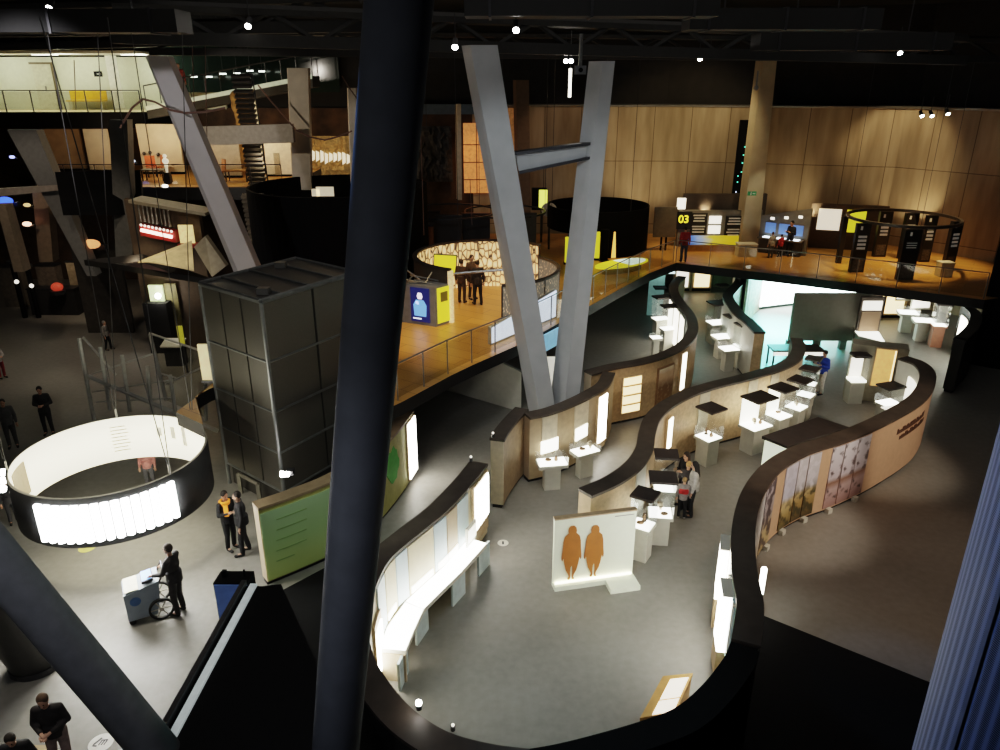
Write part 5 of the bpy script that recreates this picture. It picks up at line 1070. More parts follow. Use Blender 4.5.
# ---- ring of black banner posts
c = V(18.1, 33.9, 0); root = thing('hanging_ring', 'thin dark ring carried by the black banner posts at right', 'ring', (c.x, c.y, 5.12)); MB().lathe((c.x, c.y, 0), [(2.36, 5.10), (2.36, 5.22), (2.24, 5.22), (2.24, 5.10)], 48).build('ring_rail', M('ring_metal', (.10, .09, .08), .35, .7), root)
for an in (20, 140, 260): p = V(c.x + math.cos(R(an)) * 2.30, c.y + math.sin(R(an)) * 2.30, 5.2); MB().cyl(p, (p.x, p.y, 12), .01, n=5).build('cable', steel_dark, root)
labs = ['slim black banner post at the left of the ring', 'broad black banner post at the front left of the ring', 'broad black banner post at the front centre of the ring', 'black banner post at the right of the ring, above a pale box', 'black banner post at the back left of the ring', 'black banner post at the back centre of the ring', 'black banner post at the back right of the ring']
for k, (x, y, w_) in enumerate([(838, 263, .22), (855, 272, .62), (903.5, 279.5, .72), (943, 269, .55), (872, 252, .6), (907, 255.5, .62), (936, 259, .5)]):
    p = G(x, y, ZM); d = (p - c); d.z = 0; d = d.normalized(); p = V(c.x + d.x * 2.30, c.y + d.y * 2.30, ZM) if k not in (0,) else p
    rz = math.atan2(d.y, d.x) * .0 + (.25 if k == 3 else 0); root = thing('banner_post', labs[k], 'banner', p, rz)
    MB().box((0, 0, 1.09), (w_, .2, 2.18)).build('panel', M('banner_black', (.014, .013, .012), .45), root, local=True)
    if k:
        MB().box((-.1, -.105, 1.98), (.09, .01, .16)).build('white_mark', M('print_pale', (.6, .6, .56), .6, emit=(.6, .6, .56), strength=.04), root, local=True)
        for q in range(4 if k != 2 else 3): MB().box((.0, -.105, 1.6 - q * (.17 if k != 2 else .1)), (w_ * .6, .01, .10 if k != 2 else .03)).build('text_block', M('print_grey_dim', (.38, .37, .34), .6, emit=(.5, .5, .45), strength=.08), root, local=True)
        MB().box((.0, -.105, .35), (w_ * .7, .01, .5)).build('dim_picture', M('print_dim', (.07, .065, .06), .5, noise=.6, scale=14), root, local=True)
p = G(943, 276, ZM); root = thing('display_box', 'pale lit box at the foot of the right banner post', 'box', p); MB().box(p + V(0, 0, .3), (.55, .45, .6)).build('box_body', M('box_pale', (.45, .42, .30), .5), root); MB().box(p + V(0, 0, .62), (.6, .5, .04)).build('box_top', greywhite, root)
# ---- things further back on the mezzanine
p = A(542, 199, 39.5); root = thing('yellow_sign', 'yellow lit sign in a dark frame left of the black drum', 'sign', p); a, b2 = A(537, 190, 39.5), A(547, 208, 39.5); MB().box(p + V(-.15, .05, 0), (.75, .3, 1.1)).build('frame', black, root); MB().box(p + V(.05, -.12, 0), (.42, .05, .95)).build('lit_face', glow('glow_lime', (.85, .9, .12), 1.2), root); MB().cyl((p.x, p.y + .1, ZM), (p.x, p.y + .1, p.z - .5), .06, n=8).build('stand', steel_dark, root)
p = A(549, 210, 38.8); root = thing('oval_sign', 'small tilted white oval disc left of the black drum rim', 'sign', p); MB().cyl(p, p + V(0, -.04, .03), .4, n=20).build('disc', greywhite, root); MB().cyl((p.x, p.y + .1, ZM), p, .03, n=6).build('stand', steel_dark, root)
for k, (x, y, D, r_, lab) in enumerate([(505, 212, 37, 2.0, 'thin dark pipe ring hanging above the mezzanine between the leaning posts'), (450, 212, 35, 2.2, 'thin dark pipe ring hanging above the mezzanine left of the leaning posts')]):
    p = A(x, y, D); root = thing('hanging_ring', lab, 'ring', p); MB().lathe(p, [(r_, 0), (r_, .07), (r_ - .07, .07), (r_ - .07, 0)], 36).build('ring_pipe', steel_dark, root)
    for an in (10, 130, 250): q = p + V(math.cos(R(an)) * r_, math.sin(R(an)) * r_, 0); MB().cyl(q, (q.x, q.y, 11.9), .012, n=5).build('cable', steel_dark, root)
a, b2 = A(411, 226, 33), A(433, 243, 33); root = thing('orange_cabinet', 'dull orange cabinet at the back of the mezzanine beside the big dark pipe', 'cabinet', ((a.x + b2.x) / 2, 33, ZM)); MB().box(((a.x + b2.x) / 2, 33.3, (ZM + a.z) / 2), (b2.x - a.x, .6, a.z - ZM)).build('carcass', M('orange_dull', (.42, .14, .04), .5), root); MB().box(((a.x + b2.x) / 2, 33.2, a.z + .03), (b2.x - a.x + .1, .7, .06)).build('top', steel_dark, root)
for k, (x0, x1, y0, y1, D, c_) in enumerate([(436, 462, 216, 240, 34.5, (.05, .04, .035)), (462, 490, 214, 236, 36, (.035, .03, .03)), (420, 440, 212, 226, 37, (.06, .045, .035)), (520, 536, 214, 240, 35.5, (.09, .085, .07))]):
    a, b2 = A(x0, y0, D), A(x1, y1, D); root = thing('dark_partition', ['dark low partition at the back of the mezzanine behind the round room, nearest', 'dark low partition behind the round room, left of the leaning post', 'small dark partition in front of the net covered rock', 'grey low partition just right of the left leaning post'][k], 'partition', ((a.x + b2.x) / 2, D, ZM))
    MB().box(((a.x + b2.x) / 2, D, (ZM + a.z) / 2), (b2.x - a.x, .15, a.z - ZM)).build('board', M('part_%d' % k, c_, .7), root); MB().box(((a.x + b2.x) / 2, D, a.z + .02), (b2.x - a.x + .05, .22, .05)).build('rail', steel_dark, root)
# rock faces on the far wall, light on them put into emission
def rock(x0, y0, x1, y1, D, label, col, grid=False, emit=0, lump=.25, name='rock_relief', cat='rock face', nx=14, ny=12):
    a, b2 = A(x0, y0, D), A(x1, y1, D); mb = MB(); rnd = random.Random(int(x0 * 7 + y0)); zb_ = b2.z
    for j in range(ny + 1):
        for i in range(nx + 1):
            e = (i in (0, nx)) or (j in (0, ny)); mb.v.append(V(a.x + (b2.x - a.x) * i / nx + (0 if e else rnd.uniform(-.08, .08)), D - (0 if e else rnd.uniform(0, lump)), a.z + (zb_ - a.z) * j / ny))
    for j in range(ny):
        for i in range(nx): k = j * (nx + 1) + i; mb.face((k, k + nx + 1, k + nx + 2, k + 1))
    o = thing(name, label, cat, ((a.x + b2.x) / 2, D, zb_)); key = 'rock_%d_%d' % (x0, y0)
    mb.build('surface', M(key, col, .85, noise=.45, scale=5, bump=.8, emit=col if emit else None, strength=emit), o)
    if grid:
        for t in (.3, .55, .8): z = a.z + (zb_ - a.z) * t; MB().box(((a.x + b2.x) / 2, D - lump - .02, z), (b2.x - a.x, .03, .04)).build('joint', M('joint_dark', (.08, .03, .015), .8), o)
        for t in (.36, .72): MB().box((a.x + (b2.x - a.x) * t, D - lump - .02, (a.z + zb_) / 2), (.04, .03, a.z - zb_)).build('joint', M('joint_dark', (.08, .03, .015), .8), o)
    return o
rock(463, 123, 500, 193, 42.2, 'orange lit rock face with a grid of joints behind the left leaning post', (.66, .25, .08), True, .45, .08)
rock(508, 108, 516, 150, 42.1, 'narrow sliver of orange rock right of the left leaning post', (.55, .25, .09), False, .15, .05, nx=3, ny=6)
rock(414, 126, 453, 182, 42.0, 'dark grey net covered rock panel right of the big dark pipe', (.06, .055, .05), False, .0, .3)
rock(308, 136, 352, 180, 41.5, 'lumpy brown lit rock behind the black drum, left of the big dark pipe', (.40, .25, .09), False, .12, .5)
p0 = A(331, 157, 40.9); root = thing('white_relief', 'row of torn white shapes lit on the brown rock left of the big dark pipe', 'relief', p0); rnd = random.Random(4)
for k in range(9):
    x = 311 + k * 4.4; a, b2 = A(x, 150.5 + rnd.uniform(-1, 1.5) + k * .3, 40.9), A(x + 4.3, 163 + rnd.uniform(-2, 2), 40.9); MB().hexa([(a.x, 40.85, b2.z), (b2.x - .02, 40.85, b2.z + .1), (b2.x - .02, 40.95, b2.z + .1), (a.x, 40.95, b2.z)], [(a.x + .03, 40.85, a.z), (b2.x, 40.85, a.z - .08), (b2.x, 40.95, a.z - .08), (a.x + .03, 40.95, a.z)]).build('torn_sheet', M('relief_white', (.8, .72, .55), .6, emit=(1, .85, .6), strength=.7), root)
# ================================================================ dark mesh lift tower
zt = 5.94; K = [G(261, 303, zt), G(200, 285, zt), None, None]; fr, lf = K[0], K[1]; bk = G(296, 260, zt); rt = fr + (bk - lf)
root = thing('lift_tower', 'tall tower clad in dark metal mesh panels left of the big dark pipe', 'tower', (fr.x, fr.y, 0))
mesh_dark = M('mesh_panel', (.10, .095, .08), .45, .25, noise=.18, scale=60); frm = M('tower_frame', (.22, .23, .23), .4, .6)
lev = [.68, 1.85, 3.03, 4.40, zt]
def wallface(p0, p1, ncol, nm):
    d = p1 - p0; n = V(d.y, -d.x, 0).normalized()
    if n.y > 0: n = -n
    for i in range(ncol):
        for z0, z1 in zip(lev, lev[1:]):
            a, b = p0 + d * (i / ncol + .012), p0 + d * ((i + 1) / ncol - .012); q = [V(a.x, a.y, z0 + .02), V(b.x, b.y, z0 + .02)]
            MB().hexa([q[0], q[1], q[1] - n * .04, q[0] - n * .04], [q[0] + V(0, 0, z1 - z0 - .04), q[1] + V(0, 0, z1 - z0 - .04), q[1] - n * .04 + V(0, 0, z1 - z0 - .04), q[0] - n * .04 + V(0, 0, z1 - z0 - .04)]).build('mesh_panel', mesh_dark, root)
    for z in lev: MB().cyl((p0.x, p0.y, z), (p1.x, p1.y, z), .035, n=6).build('frame_bar', frm, root)
wallface(lf, fr, 3, 'l'); wallface(fr, rt, 2, 'r'); wallface(rt, bk, 2, 'b'); wallface(bk, lf, 2, 'c')
for p in (fr, lf, rt, bk): MB().cyl((p.x, p.y, 0), (p.x, p.y, zt), .055, n=8).build('corner_post', frm, root)
core = [p.lerp((fr + bk) / 2, .06) for p in (fr, rt, bk, lf)]; MB().prism([tuple(p.xy) for p in core], .0, zt - .1).build('dark_core', M('tower_core', (.025, .023, .02), .7), root)
rf = MB().prism([tuple(p.xy) for p in (fr, rt, bk, lf)], zt - .02, zt + .05).build('roof', M('roof_dark', (.055, .053, .05), .5), root)
for t in (.2, .48, .76): a, b2 = fr.lerp(rt, t), lf.lerp(bk, t); MB().cyl(a + V(0, 0, .07), b2 + V(0, 0, .07), .04, n=6).build('roof_rib', frm, rf)
for a, b2 in ((fr, rt), (rt, bk), (bk, lf), (lf, fr)): MB().cyl(a + V(0, 0, .05), b2 + V(0, 0, .05), .06, n=6).build('edge_rail', frm, rf)
for t, s in ((.12, .15), (.7, .8)): p = fr.lerp(rt, t).lerp(lf.lerp(bk, t), s); MB().box(p + V(0, 0, .14), (.3, .22, .16)).build('roof_light', steel, rf)
p = A(289, 474, 16.6); root = thing('wall_lamp', 'bright small lamp at the foot of the mesh tower above the green wall', 'lamp', p); MB().box(p + V(0, .12, 0), (.2, .2, .12)).build('housing', steel_dark, root); MB().cyl(p, p + V(-.18, -.1, .05), .06, .08, 10).build('lens', glow_lamp, root)
# pale door frame at the tower foot
a = lf.lerp(fr, .28); b2 = lf.lerp(fr, .62); root = thing('door_2', 'pale framed doorway at the foot of the mesh tower', 'door', (a.x, a.y, 0)); n = V(-.62, -.78, 0) * .12
for p in (a, b2): MB().box(p * 1.0 + n + V(0, 0, .32 - p.z), (.10, .10, .64)).build('jamb', M('jamb_pale', (.16, .15, .12), .6), root)
MB().cyl(V(a.x, a.y, .62) + n, V(b2.x, b2.y, .62) + n, .05, n=6).build('head', M('jamb_pale', (.16, .15, .12), .6), root); root['kind'] = 'structure'

# ================================================================ white hanging ring on the left
zt, zb2 = 2.55, 1.30; c = V(-9.45, 16.25, 0); rr = 2.2
root = thing('hanging_ring_wall', 'big white ring wall hanging over the left floor, dark outside and glowing along its front', 'ring', (c.x, c.y, zb2))
ring_in = M('ring_white', (.80, .76, .60), .6, noise=.03, emit=(1, .93, .72), strength=1.25); ring_out = M('ring_outer_dark', (.035, .036, .038), .6)  # lamp light on the inner face is put into emission
MB().lathe(c, [(rr, zb2), (rr, zt), (rr - .06, zt), (rr - .06, zb2)], 72, mi=[0, 2, 1, 0]).build('ring_wall', [ring_out, ring_in, M('ring_edge', (.5, .48, .42), .4)], root, True)
for k in range(15):
    an = R(-105 + k * 5.2); p = V(c.x + math.cos(an) * (rr + .05), c.y + math.sin(an) * (rr + .05), 0); MB().cyl((p.x, p.y, zb2 + .2), (p.x, p.y, zt - .16), .085, n=8).build('light_tube', glow('glow_ring', (1, .99, .95), 26), root)
an = R(152); q0 = lambda an, z, r_: V(c.x + math.cos(an) * r_, c.y + math.sin(an) * r_, z)
def arc_panel(name, a0, a1, z0, z1, mat, gap=.004, th=.01):
    n_ = 8; mb = MB(); r1 = rr - .06 - gap; mb.lathe(c, [(r1, z0), (r1, z1), (r1 - th, z1), (r1 - th, z0)], n_, R(a0), R(a1)); return mb.build(name, mat, root)
arc_panel('photo_panel', 182, 203, 1.5, 2.35, mural('ring_photo', [(0, (.2, .1, .04)), (.5, (.45, .3, .16)), (1, (.5, .42, .3))], amount=.5, blotch=(.1, .05, .03)))
for k in range(8): arc_panel('text_line', 108 - (k % 3), 118, 2.28 - k * .10, 2.305 - k * .10, M('text_faint', (.52, .50, .42), .6))
for a0, z0, z1 in ((62, 1.75, 2.3), (72, 1.9, 2.25), (83, 1.95, 2.2)): arc_panel('faint_drawing', a0, a0 + 3.5, z0, z1, M('text_fainter', (.62, .6, .52), .6))
for an in (112, 52, 205, 330):
    p = q0(R(an), zt, rr - .03)
    MB().cyl(p, p + V(0, 0, .25), .03, n=6).build('bracket', steel, root)
    for dx in (-.05, .05): MB().cyl(p + V(dx * .3, 0, .2), (p.x + dx * 12, p.y + 1.5 * (1 if an < 180 else -.3), 12.0), .012, n=4).build('cable', M('cable_steel', (.07, .07, .07), .6), root)
for k in range(3):
    p = q0(R(196), 0, rr + .16) + V(-.06 * k, 0, 0); z = 2.35 - k * .22; t_ = thing('ring_spotlight', ['uppermost round lamp stacked at the left end of the white ring', 'middle round lamp stacked at the left end of the white ring', 'lowest round lamp stacked at the left end of the white ring'][k], 'lamp', (p.x, p.y, z)); MB().ball((p.x, p.y, z), .09).build('bulb', glow('glow_ring', (1, .99, .95), 26), t_); MB().cyl((p.x + .02, p.y, z), (p.x + .18, p.y + .05, z), .025, n=6).build('arm', steel_dark, t_)
# floor marks
p = G(87, 548, .002); tag(MB().cyl(p, p + V(0, 0, .005), .20, n=24).build('floor_sticker', M('sticker_yellow', (.65, .60, .18), .5)), 'round yellow sticker on the floor in front of the white ring', 'floor sticker')
p = G(101, 743, .002); root = thing('floor_sticker', 'round white sticker with dark strokes on the floor at the bottom left', 'floor sticker', p); MB().cyl(p, p + V(0, 0, .005), .21, n=28).build('disc', M('sticker_white', (.75, .75, .72), .5), root)
MB().box(p + V(-.07, .03, .008), (.03, .17, .004), rz=-.5).box(p + V(-.01, .0, .008), (.018, .11, .004), rz=-.15).box(p + V(.035, .005, .008), (.018, .11, .004), rz=-.15).box(p + V(.08, .01, .008), (.018, .11, .004), rz=-.15).box(p + V(.04, .06, .008), (.11, .02, .004), rz=.12).box(p + V(-.08, -.07, .008), (.08, .025, .004), rz=-.1).build('symbol', steel_dark, root)
# ================================================================ cart
p = G(142, 626); a = G(123, 628); b2 = G(160, 617); rz = math.atan2((b2 - a).y, (b2 - a).x); L = (b2 - a).length
root = thing('service_cart', 'grey blue wheeled cart with a lit tablet and a paper sheet on top', 'cart', ((a + b2) / 2) + V(0, .28, 0), rz)
cb = M('cart_blue_grey', (.30, .36, .43), .5, noise=.06); l = L / 2
prof = [(-l, .14), (l * .55, .14), (l * .8, .42), (l * .95, .95), (-l, .80)]
MB().hexa([(x, -.3, z) for x, z in prof], [(x, .3, z) for x, z in prof]).build('body', cb, root, local=True)
MB().box((-l * .55, 0, .86), (l * .75, .56, .015), ry=-.07).build('paper', M('paper_cream', (.75, .70, .52), .6), root, local=True)
MB().box((l * .35, -.02, .97), (l * .62, .42, .05), ry=-.12).build('tablet', steel_dark, root, local=True); MB().box((l * .35, -.02, 1.0), (l * .55, .36, .012), ry=-.12).build('tablet_screen', glow('glow_tablet', (.25, .5, 1), 1.2), root, local=True)
MB().cyl((-l * .45, -.302, .60), (-l * .45, -.306, .60), .11, n=20).build('round_logo', M('logo_blue', (.08, .18, .40), .5), root, local=True)
for sy in (-.33, .33):
    w = MB().lathe((0, 0, 0), [(.26, -.03), (.26, .03), (.22, .03), (.22, -.03)], 24); w.v = [V(q.x, q.z, q.y) for q in w.v]; w.v = [q + V(l * .82, sy, .26) for q in w.v]; w_ = w.build('wheel', M('tyre_black', (.015, .015, .015), .7), root, local=True)
    sp_ = MB()
    for k in range(6): sp_.cyl((l * .82, sy, .26), (l * .82 + math.cos(k * PI / 3) * .22, sy, .26 + math.sin(k * PI / 3) * .22), .012, n=5)
    sp_.cyl((l * .82, sy - .03, .26), (l * .82, sy + .03, .26), .045, n=10); sp_.build('spokes', M('rim_pale', (.55, .52, .45), .4, .3), w_, local=True)
for sy in (-.24, .24): MB().cyl((-l * .8, sy, .07), (-l * .8, sy + .04, .07), .07, n=12).build('caster', M('tyre_black', (.015, .015, .015), .7), root, local=True); MB().tube([(l * .9, sy, .85), (l * 1.25, sy, 1.08)], .02, 6).build('handle_arm', steel_dark, root, local=True)
MB().cyl((l * 1.25, -.26, 1.08), (l * 1.25, .26, 1.08), .022, n=8).build('handle', steel_dark, root, local=True)

# ================================================================ black stair block with the light strip, blue faced box
root = thing('stair_parapet', 'black stair parapet with a pale light strip running towards the camera, bottom left', 'parapet', (-3.4, 8, 0))
zt = 2.95; e = [G(250, 586, zt), G(281, 578, zt)]
poly = [(-4.75, 3.2), (-4.7, G(212, 592, zt).y), tuple(G(246, 588, zt).xy), tuple(G(281, 584, zt).xy), (-2.05, 8.4), (-1.75, 6.6), (-1.75, 3.2)]
MB().prism([(-4.62, 3.2), (-4.42, G(250, 586, zt).y), tuple(G(262, 586, zt).xy), tuple(G(281, 584, zt).xy), (-2.4, 8.2), (-2.1, 6.4), (-2.1, 3.2)], .0, zt).build('parapet_body', black, root)
a, b2 = G(254, 585, zt), G(178, 727, zt); d = (b2 - a).normalized(); b3 = a + d * ((b2 - a).length * 1.6); n = V(d.y, -d.x, 0)
MB().hexa([a - n * .06, b3 - n * .06, b3 + n * .06, a + n * .06], [a - n * .06 + V(0, 0, .03), b3 - n * .06 + V(0, 0, .03), b3 + n * .06 + V(0, 0, .03), a + n * .06 + V(0, 0, .03)]).build('light_strip', M('strip_pale', (.62, .66, .64), .4, emit=(.75, .85, .85), strength=.22), root)
MB().hexa([a + n * .12, b3 + n * .12, b3 + n * .2, a + n * .2], [a + n * .12 + V(0, 0, .1), b3 + n * .12 + V(0, 0, .1), b3 + n * .2 + V(0, 0, .1), a + n * .2 + V(0, 0, .1)]).build('edge_rail', steel_dark, root)
zt2 = 2.6; bxp = [G(213, 583, zt2), G(247, 583, zt2), G(279, 574, zt2), G(216, 572, zt2)]
root = thing('equipment_box', 'black topped box with a blue face standing at the head of the stair parapet', 'cabinet', (bxp[0].x, bxp[0].y, 0))
MB().prism([tuple(q.xy) for q in (bxp[0], bxp[1], bxp[1] + V(.02, .35, 0), bxp[0] + V(.02, .35, 0))], 0, zt2).build('casing', black, root)
a, b2 = bxp[0], bxp[1]; MB().hexa([V(a.x + .02, a.y - .03, .2), V(b2.x, b2.y - .03, .2), V(b2.x, b2.y - .004, .2), V(a.x + .02, a.y - .004, .2)], [V(a.x + .02, a.y - .03, zt2 - .03), V(b2.x, b2.y - .03, zt2 - .03), V(b2.x, b2.y - .004, zt2 - .03), V(a.x + .02, a.y - .004, zt2 - .03)]).build('blue_face', M('box_blue', (.10, .17, .38), .5, emit=(.08, .14, .34), strength=.12), root)
for x, h_ in ((.10, .12), (.9, .14)): MB().box((bxp[0].x + x * .45 + .1, bxp[0].y + .2, zt2 + h_ / 2), (.08 if x < .5 else .03, .08 if x < .5 else .03, h_)).build('top_stub', black, root)

# ================================================================ steel frame with glass rails behind the ring
def frame_rail(label, posts, D, top, bars):
    root = thing('glass_railing', label, 'railing', A(posts[0][0], posts[0][3], D))
    for x0, y0, x1, y1 in posts: MB().cyl(A(x0, y0, D), A(x1, y1, D), .06, n=6).build('post', M('steel_dim', (.38, .38, .36), .5, .2), root)
    for x0, y0, x1, y1, r_ in bars: MB().cyl(A(x0, y0, D), A(x1, y1, D), r_, n=6).build('bar', M('steel_dim', (.38, .38, .36), .5, .2), root)
    (x0, y0), (x1, y1) = top; MB().cyl(A(x0, y0, D), A(x1, y1, D), .035, n=6).build('handrail', M('handrail_bright', (.5, .49, .45), .3, .6), root)
    return root
frame_rail('steel framed stair railing behind the white ring, nearest the left', [(79, 338, 94, 420), (100, 347, 110, 410), (122, 355, 130, 412), (147, 366, 152, 412), (170, 375, 178, 430)], 20.5, ((83, 337), (116, 375)), [(88, 376, 218, 431, .07), (92, 374, 152, 354, .03), (92, 392, 170, 380, .025), (96, 402, 172, 398, .025)])
frame_rail('steel and glass railing left of the mesh tower', [(150, 334, 166, 400), (205, 352, 206, 420)], 21.5, ((149, 333), (207, 353)), [(166, 384, 205, 366, .035), (156, 372, 176, 378, .03)])
mb = MB(); q = [A(151, 336, 21.5), A(205, 354, 21.5), A(206, 418, 21.5), A(166, 400, 21.5)]; mb.hexa([q[3], q[2], q[2] + V(0, .02, 0), q[3] + V(0, .02, 0)], [q[0], q[1], q[1] + V(0, .02, 0), q[0] + V(0, .02, 0)]); tag(mb.build('glass_sheet', rail_glass), 'large glass sheet of the railing left of the mesh tower', 'glass')
p = A(211, 400, 19.9); root = thing('pale_board', 'narrow pale lit board on the mezzanine corner left of the mesh tower', 'board', p); MB().box((p.x, p.y, 3.5), (.28, .08, 1.1)).build('board', M('board_pale_lit', (.7, .6, .35), .5, emit=(1, .8, .4), strength=.35), root); MB().box((p.x, p.y, 2.94), (.3, .2, .08)).build('foot', steel_dark, root)

# ================================================================ upper corridor, top left
zf = 9.43; xr = A(146, 105, 40).x
mb = MB(); mb.prism([(-45, 39.5), (xr, 39.5), (xr + 1.5, 43.2), (-45, 43.2)], zf - .75, zf, 0, 1); struct(mb.build('floor_corridor', [M('corridor_floor', (.62, .52, .30), .4), black]))
mb = MB(); mb.box(((-45 + xr + 3) / 2, 43.05, zf + 1.3), (xr + 3 + 45, .2, 2.6)); struct(mb.build('wall_corridor', M('corridor_white', (.62, .64, .52), .7, noise=.04)))
mb = MB(); mb.box(((-45 + xr) / 2, 41.4, zf + 2.75), (xr + 45, 3.6, .12)); struct(mb.build('ceiling_corridor', M('corridor_ceiling', (.7, .7, .62), .7)))
glass_rail('thin dark railing of the white upper corridor', [(-30, 39.65), (xr - .1, 39.65)], zf, h=1.0, step=1.35, post=.035, pm=steel_dark)
yb = 42.92
a, b2 = A(31, 62, yb), A(60, 108, yb); root = thing('door_1', 'pale double door with a dark frame in the white upper corridor', 'door', ((a.x + b2.x) / 2, yb, zf)); root['kind'] = 'structure'; w_ = b2.x - a.x
MB().box((a.x + w_ / 2, yb, zf + 1.12), (w_, .06, 2.24)).build('door_leaf', M('door_pale', (.58, .58, .46), .6), root)
MB().box((b2.x + .05, yb - .03, zf + 1.15), (.12, .12, 2.3)).build('frame', M('frame_bronze', (.12, .09, .04), .5), root); MB().box((a.x + w_ / 2, yb - .03, zf + 2.3), (w_ + .2, .12, .1)).build('frame', M('frame_bronze', (.12, .09, .04), .5), root); MB().box((b2.x - .5, yb - .07, zf + 1.05), (.05, .06, .25)).build('handle', steel, root)
p = A(86, 97, 42.2); root = thing('bench', 'yellow bench with a backrest in the white upper corridor', 'bench', (p.x, 42.2, zf)); by = M('bench_yellow', (.70, .45, .05), .5)
MB().box((p.x, 42.2, zf + .45), (1.95, .5, .06)).build('seat', by, root); MB().box((p.x, 42.48, zf + .72), (1.95, .06, .45)).build('backrest', by, root)
for sx in (-.85, .85):
    for sy in (-.2, .2): MB().box((p.x + sx, 42.2 + sy, zf + .21), (.05, .05, .42)).build('leg', greywhite, root)
p = A(98, 74, yb); root = thing('wall_sign', 'small black sign on the white corridor wall', 'sign', p); MB().box(p, (.42, .05, .26)).build('plate', black, root); MB().box(p + V(.05, -.03, 0), (.2, .01, .04)).build('text_line', steel, root)
a, b2 = A(106, 62, 42.0), A(121, 108, 42.0); root = thing('support_column', 'bright white square column in the upper corridor right of the yellow bench', 'column', ((a.x + b2.x) / 2, 42, zf)); MB().box(((a.x + b2.x) / 2, 42.2, zf + 1.33), (b2.x - a.x, .5, 2.66)).build('shaft', M('corridor_bright', (.8, .8, .74), .6), root); MB().box(((a.x + b2.x) / 2, 42.2, zf + .05), (b2.x - a.x + .04, .54, .1)).build('foot', greywhite, root)
for k, x in enumerate((-23, -18.5)): pnl = thing('ceiling_light', ['ceiling light of the upper corridor, left', 'ceiling light of the upper corridor, right'][k], 'lamp', (x, 41.2, zf + 2.66)); MB().box((x, 41.2, zf + 2.67), (1.2, .3, .03)).build('diffuser', glow('glow_corridor', (1, 1, .85), 6), pnl); MB().box((x, 41.2, zf + 2.685), (1.3, .4, .02)).build('frame', greywhite, pnl)
# bridge rising to the right of the corridor
a, b2 = A(146, 108, 38.5), A(312, 76, 38.5); root = thing('walkway_bridge', 'lit walkway rising behind the upright tan column, top left', 'walkway', (a + b2) / 2)
MB().hexa([a + V(0, 0, -.5), b2 + V(0, 0, -.5), b2 + V(0, 1.6, -.5), a + V(0, 1.6, -.5)], [a, b2, b2 + V(0, 1.6, 0), a + V(0, 1.6, 0)]).build('deck', M('bridge_dark', (.03, .032, .03), .6), root)
MB().hexa([a + V(0, -.03, -.12), b2 + V(0, -.03, -.12), b2 + V(0, -.004, -.12), a + V(0, -.004, -.12)], [a + V(0, -.03, .08), b2 + V(0, -.03, .08), b2 + V(0, -.004, .08), a + V(0, -.004, .08)]).build('lit_edge', M('edge_pale_green', (.55, .58, .46), .5, emit=(.8, .9, .65), strength=.25), root)
for k in range(12): q = a.lerp(b2, k / 11) + V(0, .1, 0); MB().cyl(q, q + V(0, 0, 1.0), .025, n=5).build('post', steel_dark, root)
MB().cyl(a + V(0, .1, 1.0), b2 + V(0, .1, 1.0), .03, n=6).build('handrail', steel_dark, root)
for k, (x, y) in enumerate([(194, 77.5), (209, 77.5), (223, 74.5), (237, 74), (250, 71.5), (262, 72)]):  # lamp reflections in the dark glass, put in as glowing hung discs
    p = A(x, y, 41); root = thing('downlight', ['first downlight from the left above the rising walkway', 'second downlight from the left above the rising walkway', 'third downlight from the left above the rising walkway', 'fourth downlight from the left above the rising walkway', 'fifth downlight from the left above the rising walkway', 'last downlight on the right above the rising walkway'][k], 'lamp', p)
    MB().cyl(p, p + V(0, 0, .06), .16, n=14).build('lens', glow('glow_downlight', (.9, 1, .85), 4), root); MB().cyl(p + V(0, 0, .06), p + V(0, 0, .16), .18, n=14).build('can', steel_dark, root); MB().cyl(p + V(0, 0, .1), (p.x, p.y, 14.2), .012, n=5).build('rod', steel_dark, root)
mb = MB(); a, b2 = A(160, 60, 42.5), A(340, 90, 42.5); mb.box(((a.x + b2.x) / 2, 42.55, 11.6), (b2.x - a.x, .1, 2.6)); tag(mb.build('dark_glass_wall', M('glass_dark_green', (.02, .035, .028), .12)), 'dark greenish glass wall behind the rising walkway', 'glass wall')

# ================================================================ lower gallery, left
zg = 6.5; xa, xb = A(30, 187, 34).x, A(284, 187, 34).x
mb = MB(); mb.prism([(xa, 34), (xb, 34), (xb, 42.9), (xa, 42.9)], zg - .55, zg, 0, 1); struct(mb.build('floor_gallery', [wood_m, M('gallery_edge', (.05, .048, .045), .6)]))
glass_rail('thin dark railing along the lower gallery edge at left', [(xa + .2, 34.15), (xb - .1, 34.15)], zg, h=.95, step=1.3, pm=steel_dark)
def standing(x0, y0, x1, D, mat, label, z=zg, depth=.15, name='gallery_partition', cat='panel', foot=True):
    a, b2 = A(x0, y0, D), A(x1, y0, D); root = thing(name, label, cat, ((a.x + b2.x) / 2, D, z)); MB().box(((a.x + b2.x) / 2, D, (z + a.z) / 2), (b2.x - a.x, depth, a.z - z)).build('board', mat, root)
    if foot: MB().box(((a.x + b2.x) / 2, D - .02, z + .05), (b2.x - a.x + .02, depth + .06, .1)).build('skirting', black, root)
    return root
gw = M('gallery_white', (.62, .55, .44), .7, noise=.08, scale=2)
standing(41, 129, 79, 40.5, M('gallery_tan', (.46, .33, .20), .7, noise=.15, scale=2), 'tan wall panel in the lower gallery beneath the yellow bench')
standing(83, 129, 107, 40.0, gw, 'pale wall panel in the lower gallery left of the square charcoal column')
standing(136, 124, 178, 39.0, gw, 'wide cream lit wall panel behind the red chairs in the lower gallery')
standing(203, 142, 238, 37.5, M('gallery_warm_grey', (.42, .38, .32), .7), 'grey wall panel behind the wooden chair in the lower gallery')
